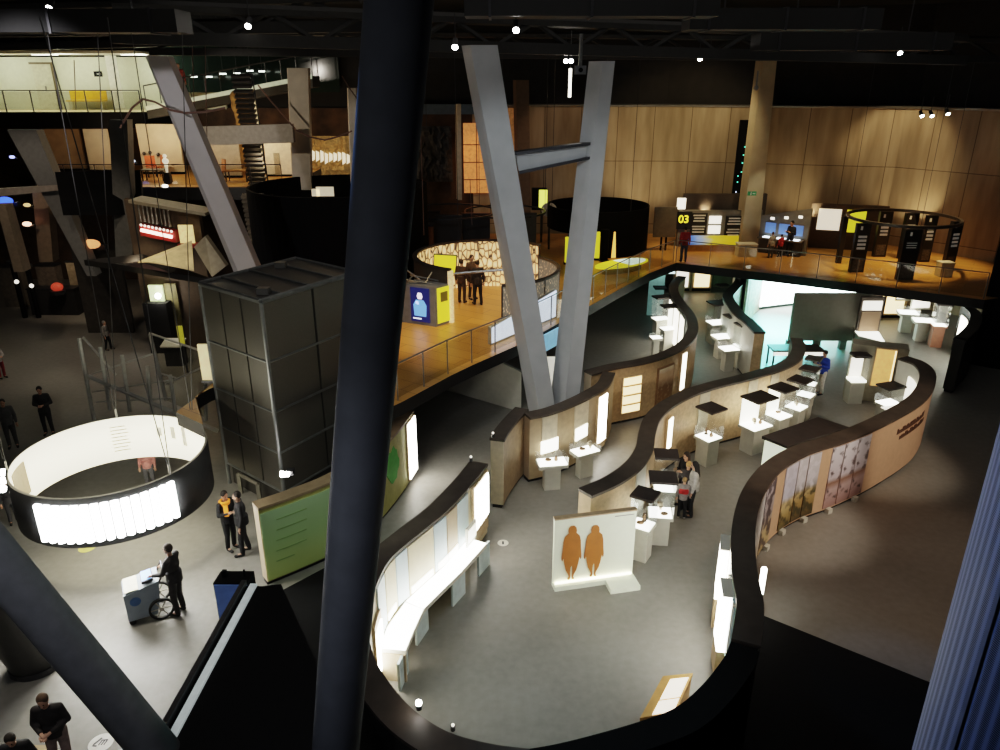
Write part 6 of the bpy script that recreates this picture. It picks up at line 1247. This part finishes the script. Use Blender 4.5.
standing(263, 134, 290, 38.0, M('gallery_bright', (.70, .62, .48), .7, emit=(1, .85, .6), strength=.10), 'bright panel with a printed sheet left of the upright tan column')
a, b2 = A(273, 153, 37.85), A(281, 175, 37.85); tag(MB().box(((a.x + b2.x) / 2, 37.88, (a.z + b2.z) / 2), (b2.x - a.x, .03, a.z - b2.z)).build('printed_sheet', M('sheet_grey', (.40, .36, .28), .6, noise=.3, scale=30)), 'tall grey printed sheet on the bright panel left of the upright tan column', 'poster')
a, b2 = A(254, 100, 39.5), A(264, 172, 39.5); root = thing('plaster_cast', 'narrow bright rough-edged plaster slab above and below the grey brown beam', 'cast', ((a.x + b2.x) / 2, 39.5, zg)); mb = MB(); rnd = random.Random(2); n_ = 14
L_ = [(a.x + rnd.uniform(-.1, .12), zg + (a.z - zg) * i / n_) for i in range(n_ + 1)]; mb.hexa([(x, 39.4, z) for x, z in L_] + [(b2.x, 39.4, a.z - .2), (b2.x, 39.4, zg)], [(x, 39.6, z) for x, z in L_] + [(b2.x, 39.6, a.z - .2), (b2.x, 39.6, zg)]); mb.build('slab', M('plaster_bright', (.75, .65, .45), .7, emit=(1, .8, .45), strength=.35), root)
MB().box((b2.x - .3, 39.45, zg + .06), (.9, .4, .12)).build('foot', black, root)
p = A(245, 190, 36); root = thing('rock_pillar', 'brown rock pillar behind the dark louvre column in the lower gallery', 'rock', (A(247, 185, 38.5).x, 38.5, zg)); mb = MB(); x = A(245, 130, 38.5).x
for k in range(9): mb.ball((x + rnd.uniform(-.1, .1), 38.5, zg + .3 + k * .42), (.5 + rnd.uniform(-.08, .08), .45, .36), 9, 6)
v2, f2 = skin_of(mb, .1, 2); mb = MB(); mb.v = v2; [mb.face(q) for q in f2]; mb.build('rock', M('rock_gold', (.32, .20, .07), .85, noise=.4, scale=5, bump=.7), root, True)
def louvre(label, x0, y0, x1, y1, D, n_, lit):
    a, b2 = A(x0, y0, D), A(x1, y1, D); root = thing('louvre_column', label, 'louvre', ((a.x + b2.x) / 2, D, b2.z))
    for i in range(n_): t = i / (n_ - 1); MB().box((A(x0 + (x1 - 14 - x0) * 0 + t * (x1 - x0) * .25, y0, D).x + .35, D, a.z + (b2.z - a.z) * t), (.8, .3, .09), rx=.35).build('slat', lit, root)
    for s_ in (0, .8): MB().cyl((a.x + s_, D + .1, a.z + .1), (A(x0 + (x1 - x0) * .25, y0, D).x + s_, D + .1, b2.z), .035, n=6).build('upright', steel_dark, root)
    return root
louvre('dark upright louvre column left of the brown rock pillar', 233, 76, 250, 188, 35.0, 24, M('louvre_dark', (.045, .04, .035), .5))
louvre('grey louvre column beside the black curved wall, under the lower gallery', 243, 196, 260, 262, 31.0, 16, M('louvre_grey', (.24, .20, .15), .5))
def chair(x, y, D, z, rz, col, label):
    p = A(x, y, D); root = thing('chair', label, 'chair', (p.x, D, z), rz); cm = M('chair_%d' % int(col[0] * 100), col, .5, noise=.2)
    MB().box((0, 0, .45), (.46, .44, .06)).build('seat', cm, root, local=True); MB().box((0, .21, .75), (.46, .05, .5), rx=-.12).build('backrest', cm, root, local=True)
    for sx in (-.19, .19):
        for sy in (-.18, .18): MB().cyl((sx, sy, 0), (sx * .95, sy * .95, .43), .02, n=6).build('leg', steel_dark, root, local=True)
chair(151, 165, 37.5, zg, .5, (.42, .10, .04), 'left red chair before the wide cream panel in the lower gallery'); chair(160, 163, 38, zg, -.6, (.40, .13, .05), 'right red chair before the wide cream panel in the lower gallery'); chair(221, 178, 36, zg, -.9, (.36, .15, .05), 'wooden chair before the grey panel in the lower gallery')
for k, (x, D) in enumerate(((238, 36), (155, 36.3))):
    px_ = A(x, 178, D).x; root = thing('table', ['low wooden table right of the lone wooden chair in the lower gallery', 'low grey table before the two red chairs in the lower gallery'][k], 'table', (px_, D, zg)); MB().box((px_, D, zg + .5), (1.1, .6, .05)).build('table_top', [M('table_wood', (.4, .22, .08), .5), midgrey][k], root)
    for sx in (-.48, .48):
        for sy in (-.22, .22): MB().box((px_ + sx, D + sy, zg + .24), (.05, .05, .48)).build('leg', steel_dark, root)
for k, (x, y) in enumerate(((130, 154), (136, 153), (144, 155))):
    p = A(x + 14, y - .5, 38.85); root = thing('wall_peg', ['left small dark peg on the cream gallery panel', 'middle small dark peg on the cream gallery panel', 'right small dark peg on the cream gallery panel'][k], 'peg', p); MB().ball(p, .09, 8, 6).build('knob', steel_dark, root); MB().cyl(p, p + V(0, .1, 0), .03, n=6).build('stem', steel_dark, root)
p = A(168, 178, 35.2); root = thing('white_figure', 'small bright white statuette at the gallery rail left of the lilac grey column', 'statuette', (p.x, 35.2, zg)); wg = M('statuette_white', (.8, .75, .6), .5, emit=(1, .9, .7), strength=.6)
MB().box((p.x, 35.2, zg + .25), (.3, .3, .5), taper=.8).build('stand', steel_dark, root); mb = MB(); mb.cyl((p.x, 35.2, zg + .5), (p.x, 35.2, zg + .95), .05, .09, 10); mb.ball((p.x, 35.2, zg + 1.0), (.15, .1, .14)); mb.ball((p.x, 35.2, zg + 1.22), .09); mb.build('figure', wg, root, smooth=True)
# black curved wall behind the tower
c = V(-6.6, 31.3, 0); root = thing('black_round_wall', 'tall black curved wall behind the mesh tower, left of the big dark pipe', 'wall', (c.x, c.y, ZM)); MB().lathe(c, [(3.6, ZM), (3.6, 6.95), (3.5, 6.95), (3.5, ZM)], 60).build('drum_wall', M('drum_black', (.0025, .0025, .003), .8, spec=.1), root, False)
for k, (x0, y0, x1, y1) in enumerate([(290, 191, 306, 195), (303, 190, 320, 195), (316, 188, 334, 195)]):
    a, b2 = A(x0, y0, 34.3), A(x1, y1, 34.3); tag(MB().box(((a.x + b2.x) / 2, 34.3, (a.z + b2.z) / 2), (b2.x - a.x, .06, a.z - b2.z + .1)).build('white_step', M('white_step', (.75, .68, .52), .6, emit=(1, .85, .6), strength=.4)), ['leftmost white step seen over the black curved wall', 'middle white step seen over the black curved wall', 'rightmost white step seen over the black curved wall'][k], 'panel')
# ================================================================ dim exhibits on the far left floor
root = thing('bottle_organ', 'row of upright bottles above a red and white light strip in a dark stall', 'exhibit', A(150, 228, 30)); a, b2 = A(128, 200, 30), A(205, 213, 30)
MB().hexa([a + V(0, 0, -.12), b2 + V(0, 0, -.12), b2 + V(0, 1.2, -.12), a + V(0, 1.2, -.12)], [a, b2, b2 + V(0, 1.2, 0), a + V(0, 1.2, 0)]).build('canopy', M('canopy_tan', (.32, .28, .2), .6), root)
p0, p1 = A(131, 245, 30.9), A(203, 250, 30.9); MB().hexa([(p0.x, 31, 0), (p1.x, 31, 0), (p1.x, 31.3, 0), (p0.x, 31.3, 0)], [(p0.x, 31, a.z - .1), (p1.x, 31, b2.z - .1), (p1.x, 31.3, b2.z - .1), (p0.x, 31.3, a.z - .1)]).build('back_board', M('stall_brown', (.10, .07, .045), .7), root)
for k in range(8): q = A(141 + k * 4.2, 221 + k * .8, 30.4); MB().cyl(q, q + V(0, 0, .65), .045, .04, 8).build('bottle', M('bottle_grey', (.35, .33, .3), .25, .5), root); 
q0_, q1_ = A(141, 230, 30.2), A(172, 237, 30.2); MB().cyl(q0_, q1_, .07, n=8).build('light_strip', glow('glow_pink', (1, .55, .45), 4), root); MB().hexa([q0_ + V(-.1, .1, -.25), q1_ + V(.1, .1, -.25), q1_ + V(.1, .5, -.25), q0_ + V(-.1, .5, -.25)], [q0_ + V(-.1, .1, .2), q1_ + V(.1, .1, .2), q1_ + V(.1, .5, .2), q0_ + V(-.1, .5, .2)]).build('red_tray', M('tray_red', (.35, .04, .03), .5), root)
for k in range(9): MB().ball(A(141 + k * 3.8, 225 + k * .8, 30.25), .05, 6, 5).build('bulb', glow_card, root)
a, b2 = A(178, 225, 30.5), A(195, 243, 30.5); root = thing('lit_picture', 'warm lit picture at the right end of the bottle stall', 'picture', ((a.x + b2.x) / 2, 30.5, b2.z)); MB().box(((a.x + b2.x) / 2, 30.5, (a.z + b2.z) / 2), (b2.x - a.x, .08, a.z - b2.z)).build('picture', M('picture_gold', (.6, .45, .2), .5, noise=.5, scale=5, emit=(1, .75, .3), strength=.6), root); MB().box(((a.x + b2.x) / 2, 30.55, b2.z - .1), (b2.x - a.x + .2, .4, .15)).build('ledge', M('tray_red', (.35, .04, .03), .5), root)
mb = MB(); q = [A(138, 263, 27.5), A(192, 242, 28.5), A(194, 271, 27.0), A(150, 262, 26.8)]; mb.hexa(q, [p + V(0, 0, .06) for p in q]); tag(mb.build('timber_ramp', M('ramp_timber', (.60, .48, .28), .5, noise=.2, scale=3, emit=(.6, .45, .22), strength=.10)), 'pale lit sloping timber board left of the lilac grey column', 'board')
mb = MB(); q = [A(194, 247, 27.8), A(205, 236, 28.2), A(226, 266, 27.6), A(212, 277, 27.4)]; mb.hexa([p for p in q], [p + V(0, .3, 0) for p in q]); tag(mb.build('tilted_board', M('panel_tan_dim', (.34, .29, .20), .6)), 'dim tan kite shaped panel leaning beside the lilac grey column', 'panel')
mb = MB(); q = [A(84, 260, 30), A(142, 254, 29.5), A(216, 280, 27.5), A(116, 264, 27.8)]; mb.hexa([p + V(0, 0, -.22) for p in q], q); tag(mb.build('sloping_canopy', M('roof_blackish', (.018, .016, .014), .6)), 'black sloping roof over the dim stalls left of the mesh tower', 'roof')
a, b2 = A(145, 287, 30.4), A(162, 303, 30.4); root = thing('lit_stall', 'bright greenish lit showcase under the black sloping roof', 'showcase', ((a.x + b2.x) / 2, 30.6, 0)); MB().box(((a.x + b2.x) / 2, 30.7, b2.z / 2), (b2.x - a.x + .4, .8, b2.z)).build('base', blacksoft, root); MB().box(((a.x + b2.x) / 2, 30.7, (a.z + b2.z) / 2), (b2.x - a.x, .1, a.z - b2.z)).build('lit_back', M('glow_leafy', (.5, .6, .3), .5, noise=.7, scale=7, emit=(.75, .85, .45), strength=.8), root); MB().ball(A(158, 296, 30.2), .12).build('lamp', glow_lamp, root)
a, b2 = A(163, 284, 30.8), A(178, 303, 30.8); tag(MB().box(((a.x + b2.x) / 2, 30.9, (a.z + 0) / 2), (b2.x - a.x, .1, a.z)).build('olive_board', M('olive_dim', (.22, .19, .08), .6)), 'olive board right of the greenish lit showcase', 'board')
p = A(181, 340, 28); root = thing('yellow_notice', 'small yellow notice board at the left of the mesh tower', 'sign', (p.x, 28, 0)); a, b2 = A(176.5, 326, 28), A(185, 344, 28); MB().box(((a.x + b2.x) / 2, 28, (a.z + b2.z) / 2), (b2.x - a.x, .05, a.z - b2.z)).build('face', M('notice_yellow', (.45, .42, .05), .5, emit=(.6, .55, .05), strength=.22), root); MB().box(((a.x + b2.x) / 2, 28.06, a.z / 2), (.06, .04, a.z)).build('stand', steel_dark, root)
a = A(165, 334, 29); root = thing('info_lectern', 'dark lectern with a pale edge in front of the child in red', 'lectern', (a.x + .2, 29, 0)); MB().box((a.x + .3, 29, .45), (.7, .5, .9)).build('body', blacksoft, root); MB().box((a.x + .3, 28.95, .95), (.85, .65, .06), rx=.25).build('top', greywhite, root)
for k, (x0, y0, x1, y1, D, col, lab) in enumerate([(30, 288, 83, 318, 36.2, (.018, .017, .016), 'long dark counter on the far left floor'), (66, 262, 84, 300, 37.4, (.42, .35, .24), 'tan lit board behind the long dark counter at far left'), (0, 266, 30, 300, 37.6, (.16, .14, .11), 'dim brown cabinet at the far left behind two posts'), (38, 265, 64, 296, 37.8, (.20, .17, .14), 'dim ribbed cabinet at far left behind the red object')]):
    a, b2 = A(x0, y0, D), A(x1, y1, D); root = thing('dim_counter' if k == 0 else 'dim_board' if k == 1 else 'dim_cabinet', lab, ['counter', 'board', 'cabinet', 'cabinet'][k], ((a.x + b2.x) / 2, D, 0)); MB().box(((a.x + b2.x) / 2, D, a.z / 2), (b2.x - a.x, .6 if k != 1 else .15, a.z)).build('body', M('dim_%d' % k, col, .6, noise=.25), root); MB().box(((a.x + b2.x) / 2, D, a.z + .02), (b2.x - a.x + .08, .66 if k != 1 else .2, .06)).build('top', steel_dark, root)
p = A(57, 287, 35.8); root = thing('red_exhibit', 'glowing red domed object on the long dark counter at far left', 'exhibit', p); MB().ball(p, (.28, .25, .22), 12, 8).build('dome', M('dome_red', (.5, .08, .05), .5, emit=(.9, .1, .05), strength=.25), root); MB().cyl(p + V(0, 0, -.35), p + V(0, 0, -.15), .36, .36, 14).build('foot', steel_dark, root)
for k, (x, y) in enumerate(((12, 263), (27, 267))):
    p = A(x, y, 35.5); q = A(x + 4, y + 24, 35.5); root = thing('post_lamp', ['left post lamp with a black cap at the far left', 'right post lamp with a black cap at the far left'][k], 'lamp', (p.x, 35.5, 0)); MB().cyl((p.x, 35.5, 0), (p.x, 35.5, p.z), .12, n=10).build('shaft', black, root); MB().cyl((p.x, 35.5, p.z), (p.x, 35.5, p.z + .12), .25, n=14).build('cap', steel_dark, root); MB().ball((p.x + .1, 35.35, q.z + .3), .1).build('lamp', glow_card, root)
for k, (x, y, D, col, s, r_, lab) in enumerate([(133, 187, 33.5, (.1, .25, 1), 3, .16, 'blue glowing screen lamp on the dark stall roof left of the gallery'), (5, 201, 32, (.05, .12, 1), 1.5, .35, 'blue lit dish at the left picture edge'), (27, 205, 32, (.9, .6, .25), .8, .16, 'small amber lamp at the left, beside the blue dish'), (27, 224, 32, (1, .55, .35), 2.5, .2, 'orange glowing lamp left of the tan column at far left'), (74, 203, 30.5, (1, .95, .9), 6, .09, 'small white lamp right of the leaning grey column'), (165, 186, 33.6, (1, .95, .85), 4, .14, 'white twin lamp at the front of the gallery fascia'), (12, 157, 33, (.3, .35, 1), 3, .12, 'tiny blue lamp at the left edge under the corridor'), (91, 244, 31.5, (1, .4, .15), .7, .4, 'dull orange lit recess right of the leaning grey column'), (132, 161, 35, (.7, .8, 1), 1.5, .15, 'pale screen glow beside the charcoal column in the gallery')]):
    p = A(x, y, D); root = thing('glow_lamp', lab, 'lamp', p); MB().ball(p, (r_, r_ * .45, r_ * .5), 12, 8).build('bulb', glow('gl_%d' % k, col, s), root); MB().box(p + V(0, r_ * .8, -r_ * .5), (r_ * 2.2, r_ * .6, r_ * .5)).build('bracket', steel_dark, root)
mb = MB(); q = [A(55, 172, 31), A(140, 170, 33), A(142, 200, 32), A(60, 200, 30)]; mb.hexa([p + V(0, 0, -.6) for p in q], q); tag(mb.build('stall_canopy', black), 'black flat stall roof below the gallery at left', 'roof')
a, b2 = A(60, 205, 33), A(118, 255, 33); tag(MB().box(((a.x + b2.x) / 2, 33.2, a.z / 2), (b2.x - a.x, .2, a.z)).build('brown_wall', M('stall_brown2', (.05, .042, .034), .8, noise=.2)), 'dim brown stall wall behind the charcoal column at far left', 'wall panel')
# hanging cables
def cable(label, pts, D, r_=.035, col=(.16, .09, .07)):
    P_ = [A(x, y, D) for x, y in pts]; o = MB().tube(P_, r_, 6).build('hanging_cable', M('cable_red_brown', col, .5)); return tag(o, label, 'cable')
cable('looping red brown cable in front of the wide lilac grey column', [(120, 128), (132, 108), (143, 99), (155, 102), (170, 110), (185, 113), (205, 112), (225, 108)], 24.2)
cable('swagged cable crossing the upright tan column to the big dark pipe', [(258, 85), (270, 100), (284, 116), (296, 130), (310, 137), (325, 140), (340, 136), (352, 131)], 33)
cable('straight thin cable rising left of the big dark pipe', [(342, 76), (348, 86), (358, 100)], 33, .03, (.4, .36, .3))
for k, (x0, y0, x1, y1, D) in enumerate([(205, 40, 207, 142, 26), (192, 40, 195, 130, 26), (74, 60, 76, 110, 30), (420, 110, 424, 235, 30), (470, 180, 472, 225, 33)]): cable(['thin vertical wire right of the lilac grey column', 'thin vertical wire over the lilac grey column', 'thin vertical wire before the yellow bench', 'thin vertical wire right of the big dark pipe', 'thin vertical wire above the round glowing room'][k], [(x0, y0), (x1, y1)], D, .015, (.3, .3, .28))
# ================================================================ people
blk_ = (.012, .012, .014); navy = (.02, .025, .05)
person('man in dark clothes standing behind the grey blue cart', G(181, 613), -100, 1.78, (.035, .032, .035), (.03, .028, .03), (.04, .03, .025), arms='push')
mp_ = G(42, 690, 1.68); person('man in a dark pullover looking down at his hands, bottom left', (mp_.x + .1, mp_.y - .1, 0), 12, 1.78, (.018, .014, .014), (.24, .18, .165), (.10, .06, .035), arms='front', bend=.12, fine=True)
sp0 = G(7, 736, 1.2); sp0 = V(sp0.x, sp0.y + .12, 0)
root = thing('bench', 'tan bench at the bottom left corner under the seated visitor', 'bench', (sp0.x, sp0.y + .12, 0)); MB().box((sp0.x, sp0.y + .15, .42), (.62, .45, .08)).build('seat', M('bench_tan', (.45, .33, .18), .6), root)
for s_ in (-.25, .25): MB().box((sp0.x + s_, sp0.y + .15, .19), (.08, .4, .38)).build('leg', M('bench_tan', (.45, .33, .18), .6), root)
person('seated visitor in black with tan trousers, bottom left corner', sp0, 20, 1.65, blk_, (.40, .30, .17), (.02, .015, .01), sit=True, arms='front', bend=.2)
person('visitor in black with an orange scarf, left of two by the mesh tower door', G(232, 549), 60, 1.66, blk_, blk_, (.02, .012, .01), arms='hold')
p = G(232, 549); q = p + V(.06, -.12, 1.36); root = thing('scarf', 'bright orange scarf of the visitor by the mesh tower door', 'scarf', q); MB().lathe(q + V(-.06, .10, .02), [(.13, -.05), (.14, .03), (.09, .05), (.09, -.05)], 14).build('loop', M('scarf_orange', (.8, .28, .03), .7, emit=(1, .35, .05), strength=.3), root); MB().box(q + V(.03, -.09, -.12), (.1, .05, .3)).build('tail', M('scarf_orange', (.8, .28, .03), .7), root)
person('visitor in a black coat, right of two by the mesh tower door', G(246, 553), -70, 1.74, blk_, blk_, (.02, .015, .012), stride=.08)
person('dark clothed visitor behind the white ring, right of two', G(50, 434), 20, 1.70, (.02, .02, .022), blk_, (.02, .014, .01), arms='front')
person('greyish clothed visitor at the left edge behind the white ring', G(14, 447), 30, 1.66, (.10, .10, .10), (.06, .06, .06), (.05, .04, .03))
person('child in dark clothes beside the lamps at the left end of the white ring', G(15, 523), 40, 1.30, (.05, .05, .055), (.05, .05, .055), (.03, .02, .015))
person('visitor in a pale top with arms spread on the dim left floor', G(108, 331), 0, 1.72, (.40, .33, .28), (.02, .02, .022), (.03, .02, .015), arms='out')
person('child in a grey hooded top on the dim left floor', G(109, 350), 90, 1.32, (.25, .24, .23), blk_, (.25, .24, .23), stride=.1)
person('child in a red top at the dark lectern on the left floor', G(158, 337), 70, 1.22, (.45, .03, .03), blk_, (.03, .02, .01), arms='push')
person('dim visitor in black behind the child in red', G(167, 330), 30, 1.7, (.04, .035, .03), blk_, (.04, .03, .02))
person('seated visitor at the left picture edge with red trousers', G(3, 378), 60, 1.4, (.45, .42, .42), (.35, .04, .05), (.03, .02, .015), arms='front')
person('visitor in dark clothes inside the round glowing room, left one', G(462, 303, ZM), 160, 1.70, (.05, .028, .02), (.04, .03, .025), (.03, .018, .01))
person('visitor in a dark coat inside the round glowing room, right one', G(478, 305, ZM), 200, 1.72, (.03, .024, .022), blk_, (.03, .018, .01), stride=.1)
person('third visitor half hidden in the round glowing room', G(472, 299, ZM), 40, 1.75, (.10, .06, .04), (.04, .03, .02), (.05, .03, .02))
person('visitor in a red top and jeans beneath the number sign', G(683, 262, ZM), 180, 1.66, (.42, .03, .03), (.08, .14, .30), (.03, .02, .01))
person('visitor in dark blue standing at the computer desks', G(788, 256, ZM), -60, 1.70, (.015, .02, .04), blk_, (.02, .015, .01), arms='hold')
person('child in red sitting low at the computer desks', G(779, 257, ZM), 200, 1.10, (.40, .03, .04), blk_, (.03, .02, .01))
person('child in grey at the left computer desk', G(770, 258, ZM), 190, 1.25, (.35, .35, .34), (.1, .1, .1), (.05, .03, .02))
person('visitor in a bright blue top and white trousers at the end of the S wall', G(819, 394), -70, 1.72, (.02, .06, .38), (.65, .64, .6), (.02, .015, .012), arms='hold')
person('woman in a black jacket with long dark hair beside the lidded showcase', G(682, 506), -60, 1.66, (.014, .013, .014), blk_, (.025, .015, .01), arms='hold', long_hair=True)
person('woman in a white top with long black hair, right of the visitor group', G(690, 516), -100, 1.64, (.60, .58, .56), blk_, (.012, .01, .01), long_hair=True)
person('blond visitor in the middle of the visitor group', G(684, 511), 150, 1.50, (.04, .035, .035), blk_, (.48, .30, .12), arms='front')
person('child in a red vest in front of the visitor group', G(681, 518), 165, 1.22, (.30, .27, .26), blk_, (.30, .20, .09), vest=(.55, .03, .03), shoe=(.6, .58, .55))
person('visitor in red on the rising walkway at top left', A(183, 100, 39.3), 20, 1.66, (.35, .07, .06), (.05, .04, .04), (.03, .02, .015))
person('visitor in red and white in the gallery beside the charcoal column', (A(130, 168, 36.5).x, 36.5, zg), 40, 1.5, (.42, .06, .05), (.3, .28, .26), (.05, .03, .02))
person('visitor seen under the white ring in a red and white top', G(152, 489), 10, 1.45, (.5, .22, .2), (.10, .10, .11), (.05, .03, .02))
# ================================================================ light
warmw = (1, .93, .80); amber = (1, .69, .32); cool = (.80, .92, 1)
area((4, 20, 13.8), (4, 20, 0), 200, 26, 18, (1, .95, .88), 'roof_fill')
# exhibition floor
spot((1, 12, 12), (1.2, 14.5, 0), 430, 58, (.84, .95, .97), name='floor_spot'); spot((4, 17, 12), (4.5, 20, 0), 640, 50, warmw, name='floor_spot'); spot((8, 24, 12), (9.5, 27, 0), 460, 50, warmw, name='floor_spot')
spot((0, 17, 12), (-.5, 20, 0), 300, 40, warmw, name='floor_spot'); spot((3, 26, 12), (4, 29, 0), 300, 44, cool, name='floor_spot'); spot((2, 10, 12), (1.4, 9.8, 0), 420, 34, (.50, .82, 1), name='floor_spot')
spot((2.2, 11, 7), (1.9, 14.3, 1.1), 150, 30, (1, .98, .9), name='board_spot')  # added fill to brighten the silhouette board
# mural wall outer side, brown floor at right
spot((12, 11.5, 6.0), (7.2, 17.6, 1.1), 1350, 40, (1, .84, .68), name='mural_spot'); spot((15, 14.5, 6.0), (11.2, 21, 1.0), 1000, 42, (1, .82, .64), name='mural_spot'); spot((9.0, 15, 12), (8.8, 15.8, 0), 420, 48, (1, .60, .34), name='floor_spot')
# left floor by the ring
spot((-9.5, 13.0, 12.5), (-8.2, 12.8, 0), 1700, 42, (1, .93, .76), blend=.35, name='ring_floor_spot'); spot((-7.5, 9, 12.5), (-7.3, 9.3, 0), 520, 42, (1, .95, .85), name='ring_floor_spot')
point((-9.4, 16.3, 2.1), 110, (1, .95, .8), .5, 'ring_inner_light')
spot((-3, 11, 9), (-3.4, 15.2, 1), 420, 36, (.9, 1, .8), name='green_wall_spot')
# mezzanine
for x, y, e in ((-1.5, 22.8, 520), (-.5, 27.2, 620), (2.5, 29, 420), (5.5, 34.5, 420), (9.5, 36.5, 760), (14, 34.5, 640), (17.0, 32.6, 1100), (19.6, 33.8, 1000), (-4.5, 24, 420), (-8, 22.5, 200)): spot((x, y, 9.5), (x + .3, y + .6, ZM), e, 52, amber, name='mezzanine_spot')
# wash on the far concrete wall
for x, y, e in ((7.5, 39.2, 130), (10.5, 38.9, 170), (15.5, 37.8, 110), (20.5, 36.5, 110)): spot((x, y, ZM + 1.6), (x + .4, y + 3.2, 7.0), e, 95, (1, .74, .42), name='wall_uplight')
spot((10, 36, 11.5), (10, 42, 7), 470, 90, (1, .75, .42), name='wall_wash'); spot((18.6, 36.6, 11.2), (20.0, 39.2, 6), 300, 80, (1, .74, .42), name='wall_wash'); spot((3.5, 37, 11.5), (4, 42, 6), 170, 80, (1, .7, .48), name='wall_wash'); spot((14, 35, 8), (13.3, 38.2, 5.5), 120, 40, (1, .88, .62), name='pillar_spot')
spot((-2, 39, 9), (-1, 42.2, 6.2), 120, 60, (1, .6, .3), name='rock_spot')
# glow of the screen corner
area((14.2, 36.3, 1.7), (12.6, 32.5, 0), 380, 3.4, 1.6, (.14, .92, .86), 'screen_spill').data.spread = R(100)
spot((9.2, 33.5, 2.3), (9.2, 31, 0), 30, 110, (.4, .95, .9), name='teal_spill'); point((18.5, 32.2, 2.1), 22, (1, .92, .78), .3, 'case_light')
# blue light on the metal column and the floor by it
spot((-2.0, 9.0, 11.5), (3.2, 4.7, 8.0), 1500, 60, (.20, .42, 1), name='blue_spot'); spot((6.5, 10, 5), (7.6, 11.2, 0), 80, 40, (.45, .65, 1), name='blue_floor_spot')
# leaning posts
spot((-2, 12, 12.5), (1, 22.5, 6), 900, 46, (.9, .97, 1), name='post_spot'); spot((6, 14, 12.8), (2.5, 22.5, 7), 500, 40, (.95, .97, 1), name='post_spot')
spot((-13, 14, 12.8), (-9.5, 25, 8), 1000, 40, (.98, .96, 1), name='post_spot')
# upper corridor, gallery, dim left
for x in (-26, -22, -18): point((x, 41, zf + 2.3), 85, (1, 1, .80), .3, 'corridor_light')
for x, y, e in ((-16.5, 37.2, 90), (-14, 36, 50), (-11.2, 36.4, 80), (-19.5, 38, 50), (-8.5, 38.5, 60)): point((x, y, zg + 2.0), e, (1, .74, .45), .2, 'gallery_light')
spot((-18, 26, 11), (-19, 31.5, 3), 330, 80, (1, .85, .68), name='dim_left_spot'); spot((-15, 24, 11), (-14.5, 30, 1), 420, 70, (1, .85, .65), name='dim_left_spot'); spot((-13.5, 25.5, 6.2), (-12.2, 28, 3.4), 160, 60, (1, .85, .55), name='dim_left_spot')  # dim left lights are added to lift this dark area
spot((-14.5, 29.0, 4.5), (-14.5, 31, 3), 60, 90, (1, .8, .55), name='stall_spot'); spot((-20, 34, 5), (-20.5, 37.5, 1.5), 160, 90, (1, .8, .58), name='dim_left_spot')
spot((-11.5, 21, 10), (-11.5, 24, 1), 160, 60, (1, .9, .75), name='dim_left_spot'); spot((-17, 24, 10), (-17, 27, 0), 130, 70, (1, .88, .72), name='dim_left_spot')
# tower face, brightened by added fill spots
spot((-3, 8, 9), (-5.5, 18.5, 3.5), 420, 40, (1, .95, .85), name='tower_spot'); spot((-11, 13, 5), (-7, 18.5, 2.5), 260, 50, (1, .95, .8), name='tower_spot')
spot((-5.5, -1, 10), (-1.4, 7, 8), 420, 64, (.86, .9, 1), name='pipe_spot'); spot((-4.5, 1, 5), (-1.6, 7, 5), 160, 60, (.7, .78, 1), name='pipe_spot'); spot((-6, 3, 12), (-4, 7.2, 4), 200, 60, (.9, .95, 1), name='pipe_spot'); spot((-13, 27, 11.5), (-10, 34, 8.5), 420, 60, (1, .9, .76), name='gallery_column_spot'); spot((-2.5, .5, 11), (-4.4, 7.2, 5.5), 230, 60, (.92, .94, 1), name='strut_spot'); spot((-9.5, 3, 7), (-9.4, 10, 2), 60, 50, (.95, .95, 1), name='strut_spot')  # added fills that brighten the pipe, gallery columns and strut
# ================================================================ camera, world
cam = bpy.data.cameras.new('camera'); cam.lens = 27.0; cam.sensor_width = 36.0; cam.clip_end = 200
co = bpy.data.objects.new('camera', cam); C.objects.link(co); co.location = (0, 0, H); co.rotation_euler = (PI / 2 - PITCH, 0, 0)
bpy.context.scene.camera = co
w = bpy.data.worlds.new('World'); bpy.context.scene.world = w; w.use_nodes = True
w.node_tree.nodes['Background'].inputs[0].default_value = (.55, .6, .7, 1); w.node_tree.nodes['Background'].inputs[1].default_value = .008
sc = bpy.context.scene
sc.view_settings.view_transform = 'Filmic'; sc.view_settings.look = 'Medium High Contrast'; sc.view_settings.exposure = 0.48
sc.cycles.use_denoising = True; sc.cycles.max_bounces = 6; sc.cycles.transparent_max_bounces = 16; sc.cycles.sample_clamp_indirect = 4.0
sc.cycles.caustics_reflective = False; sc.cycles.caustics_refractive = False
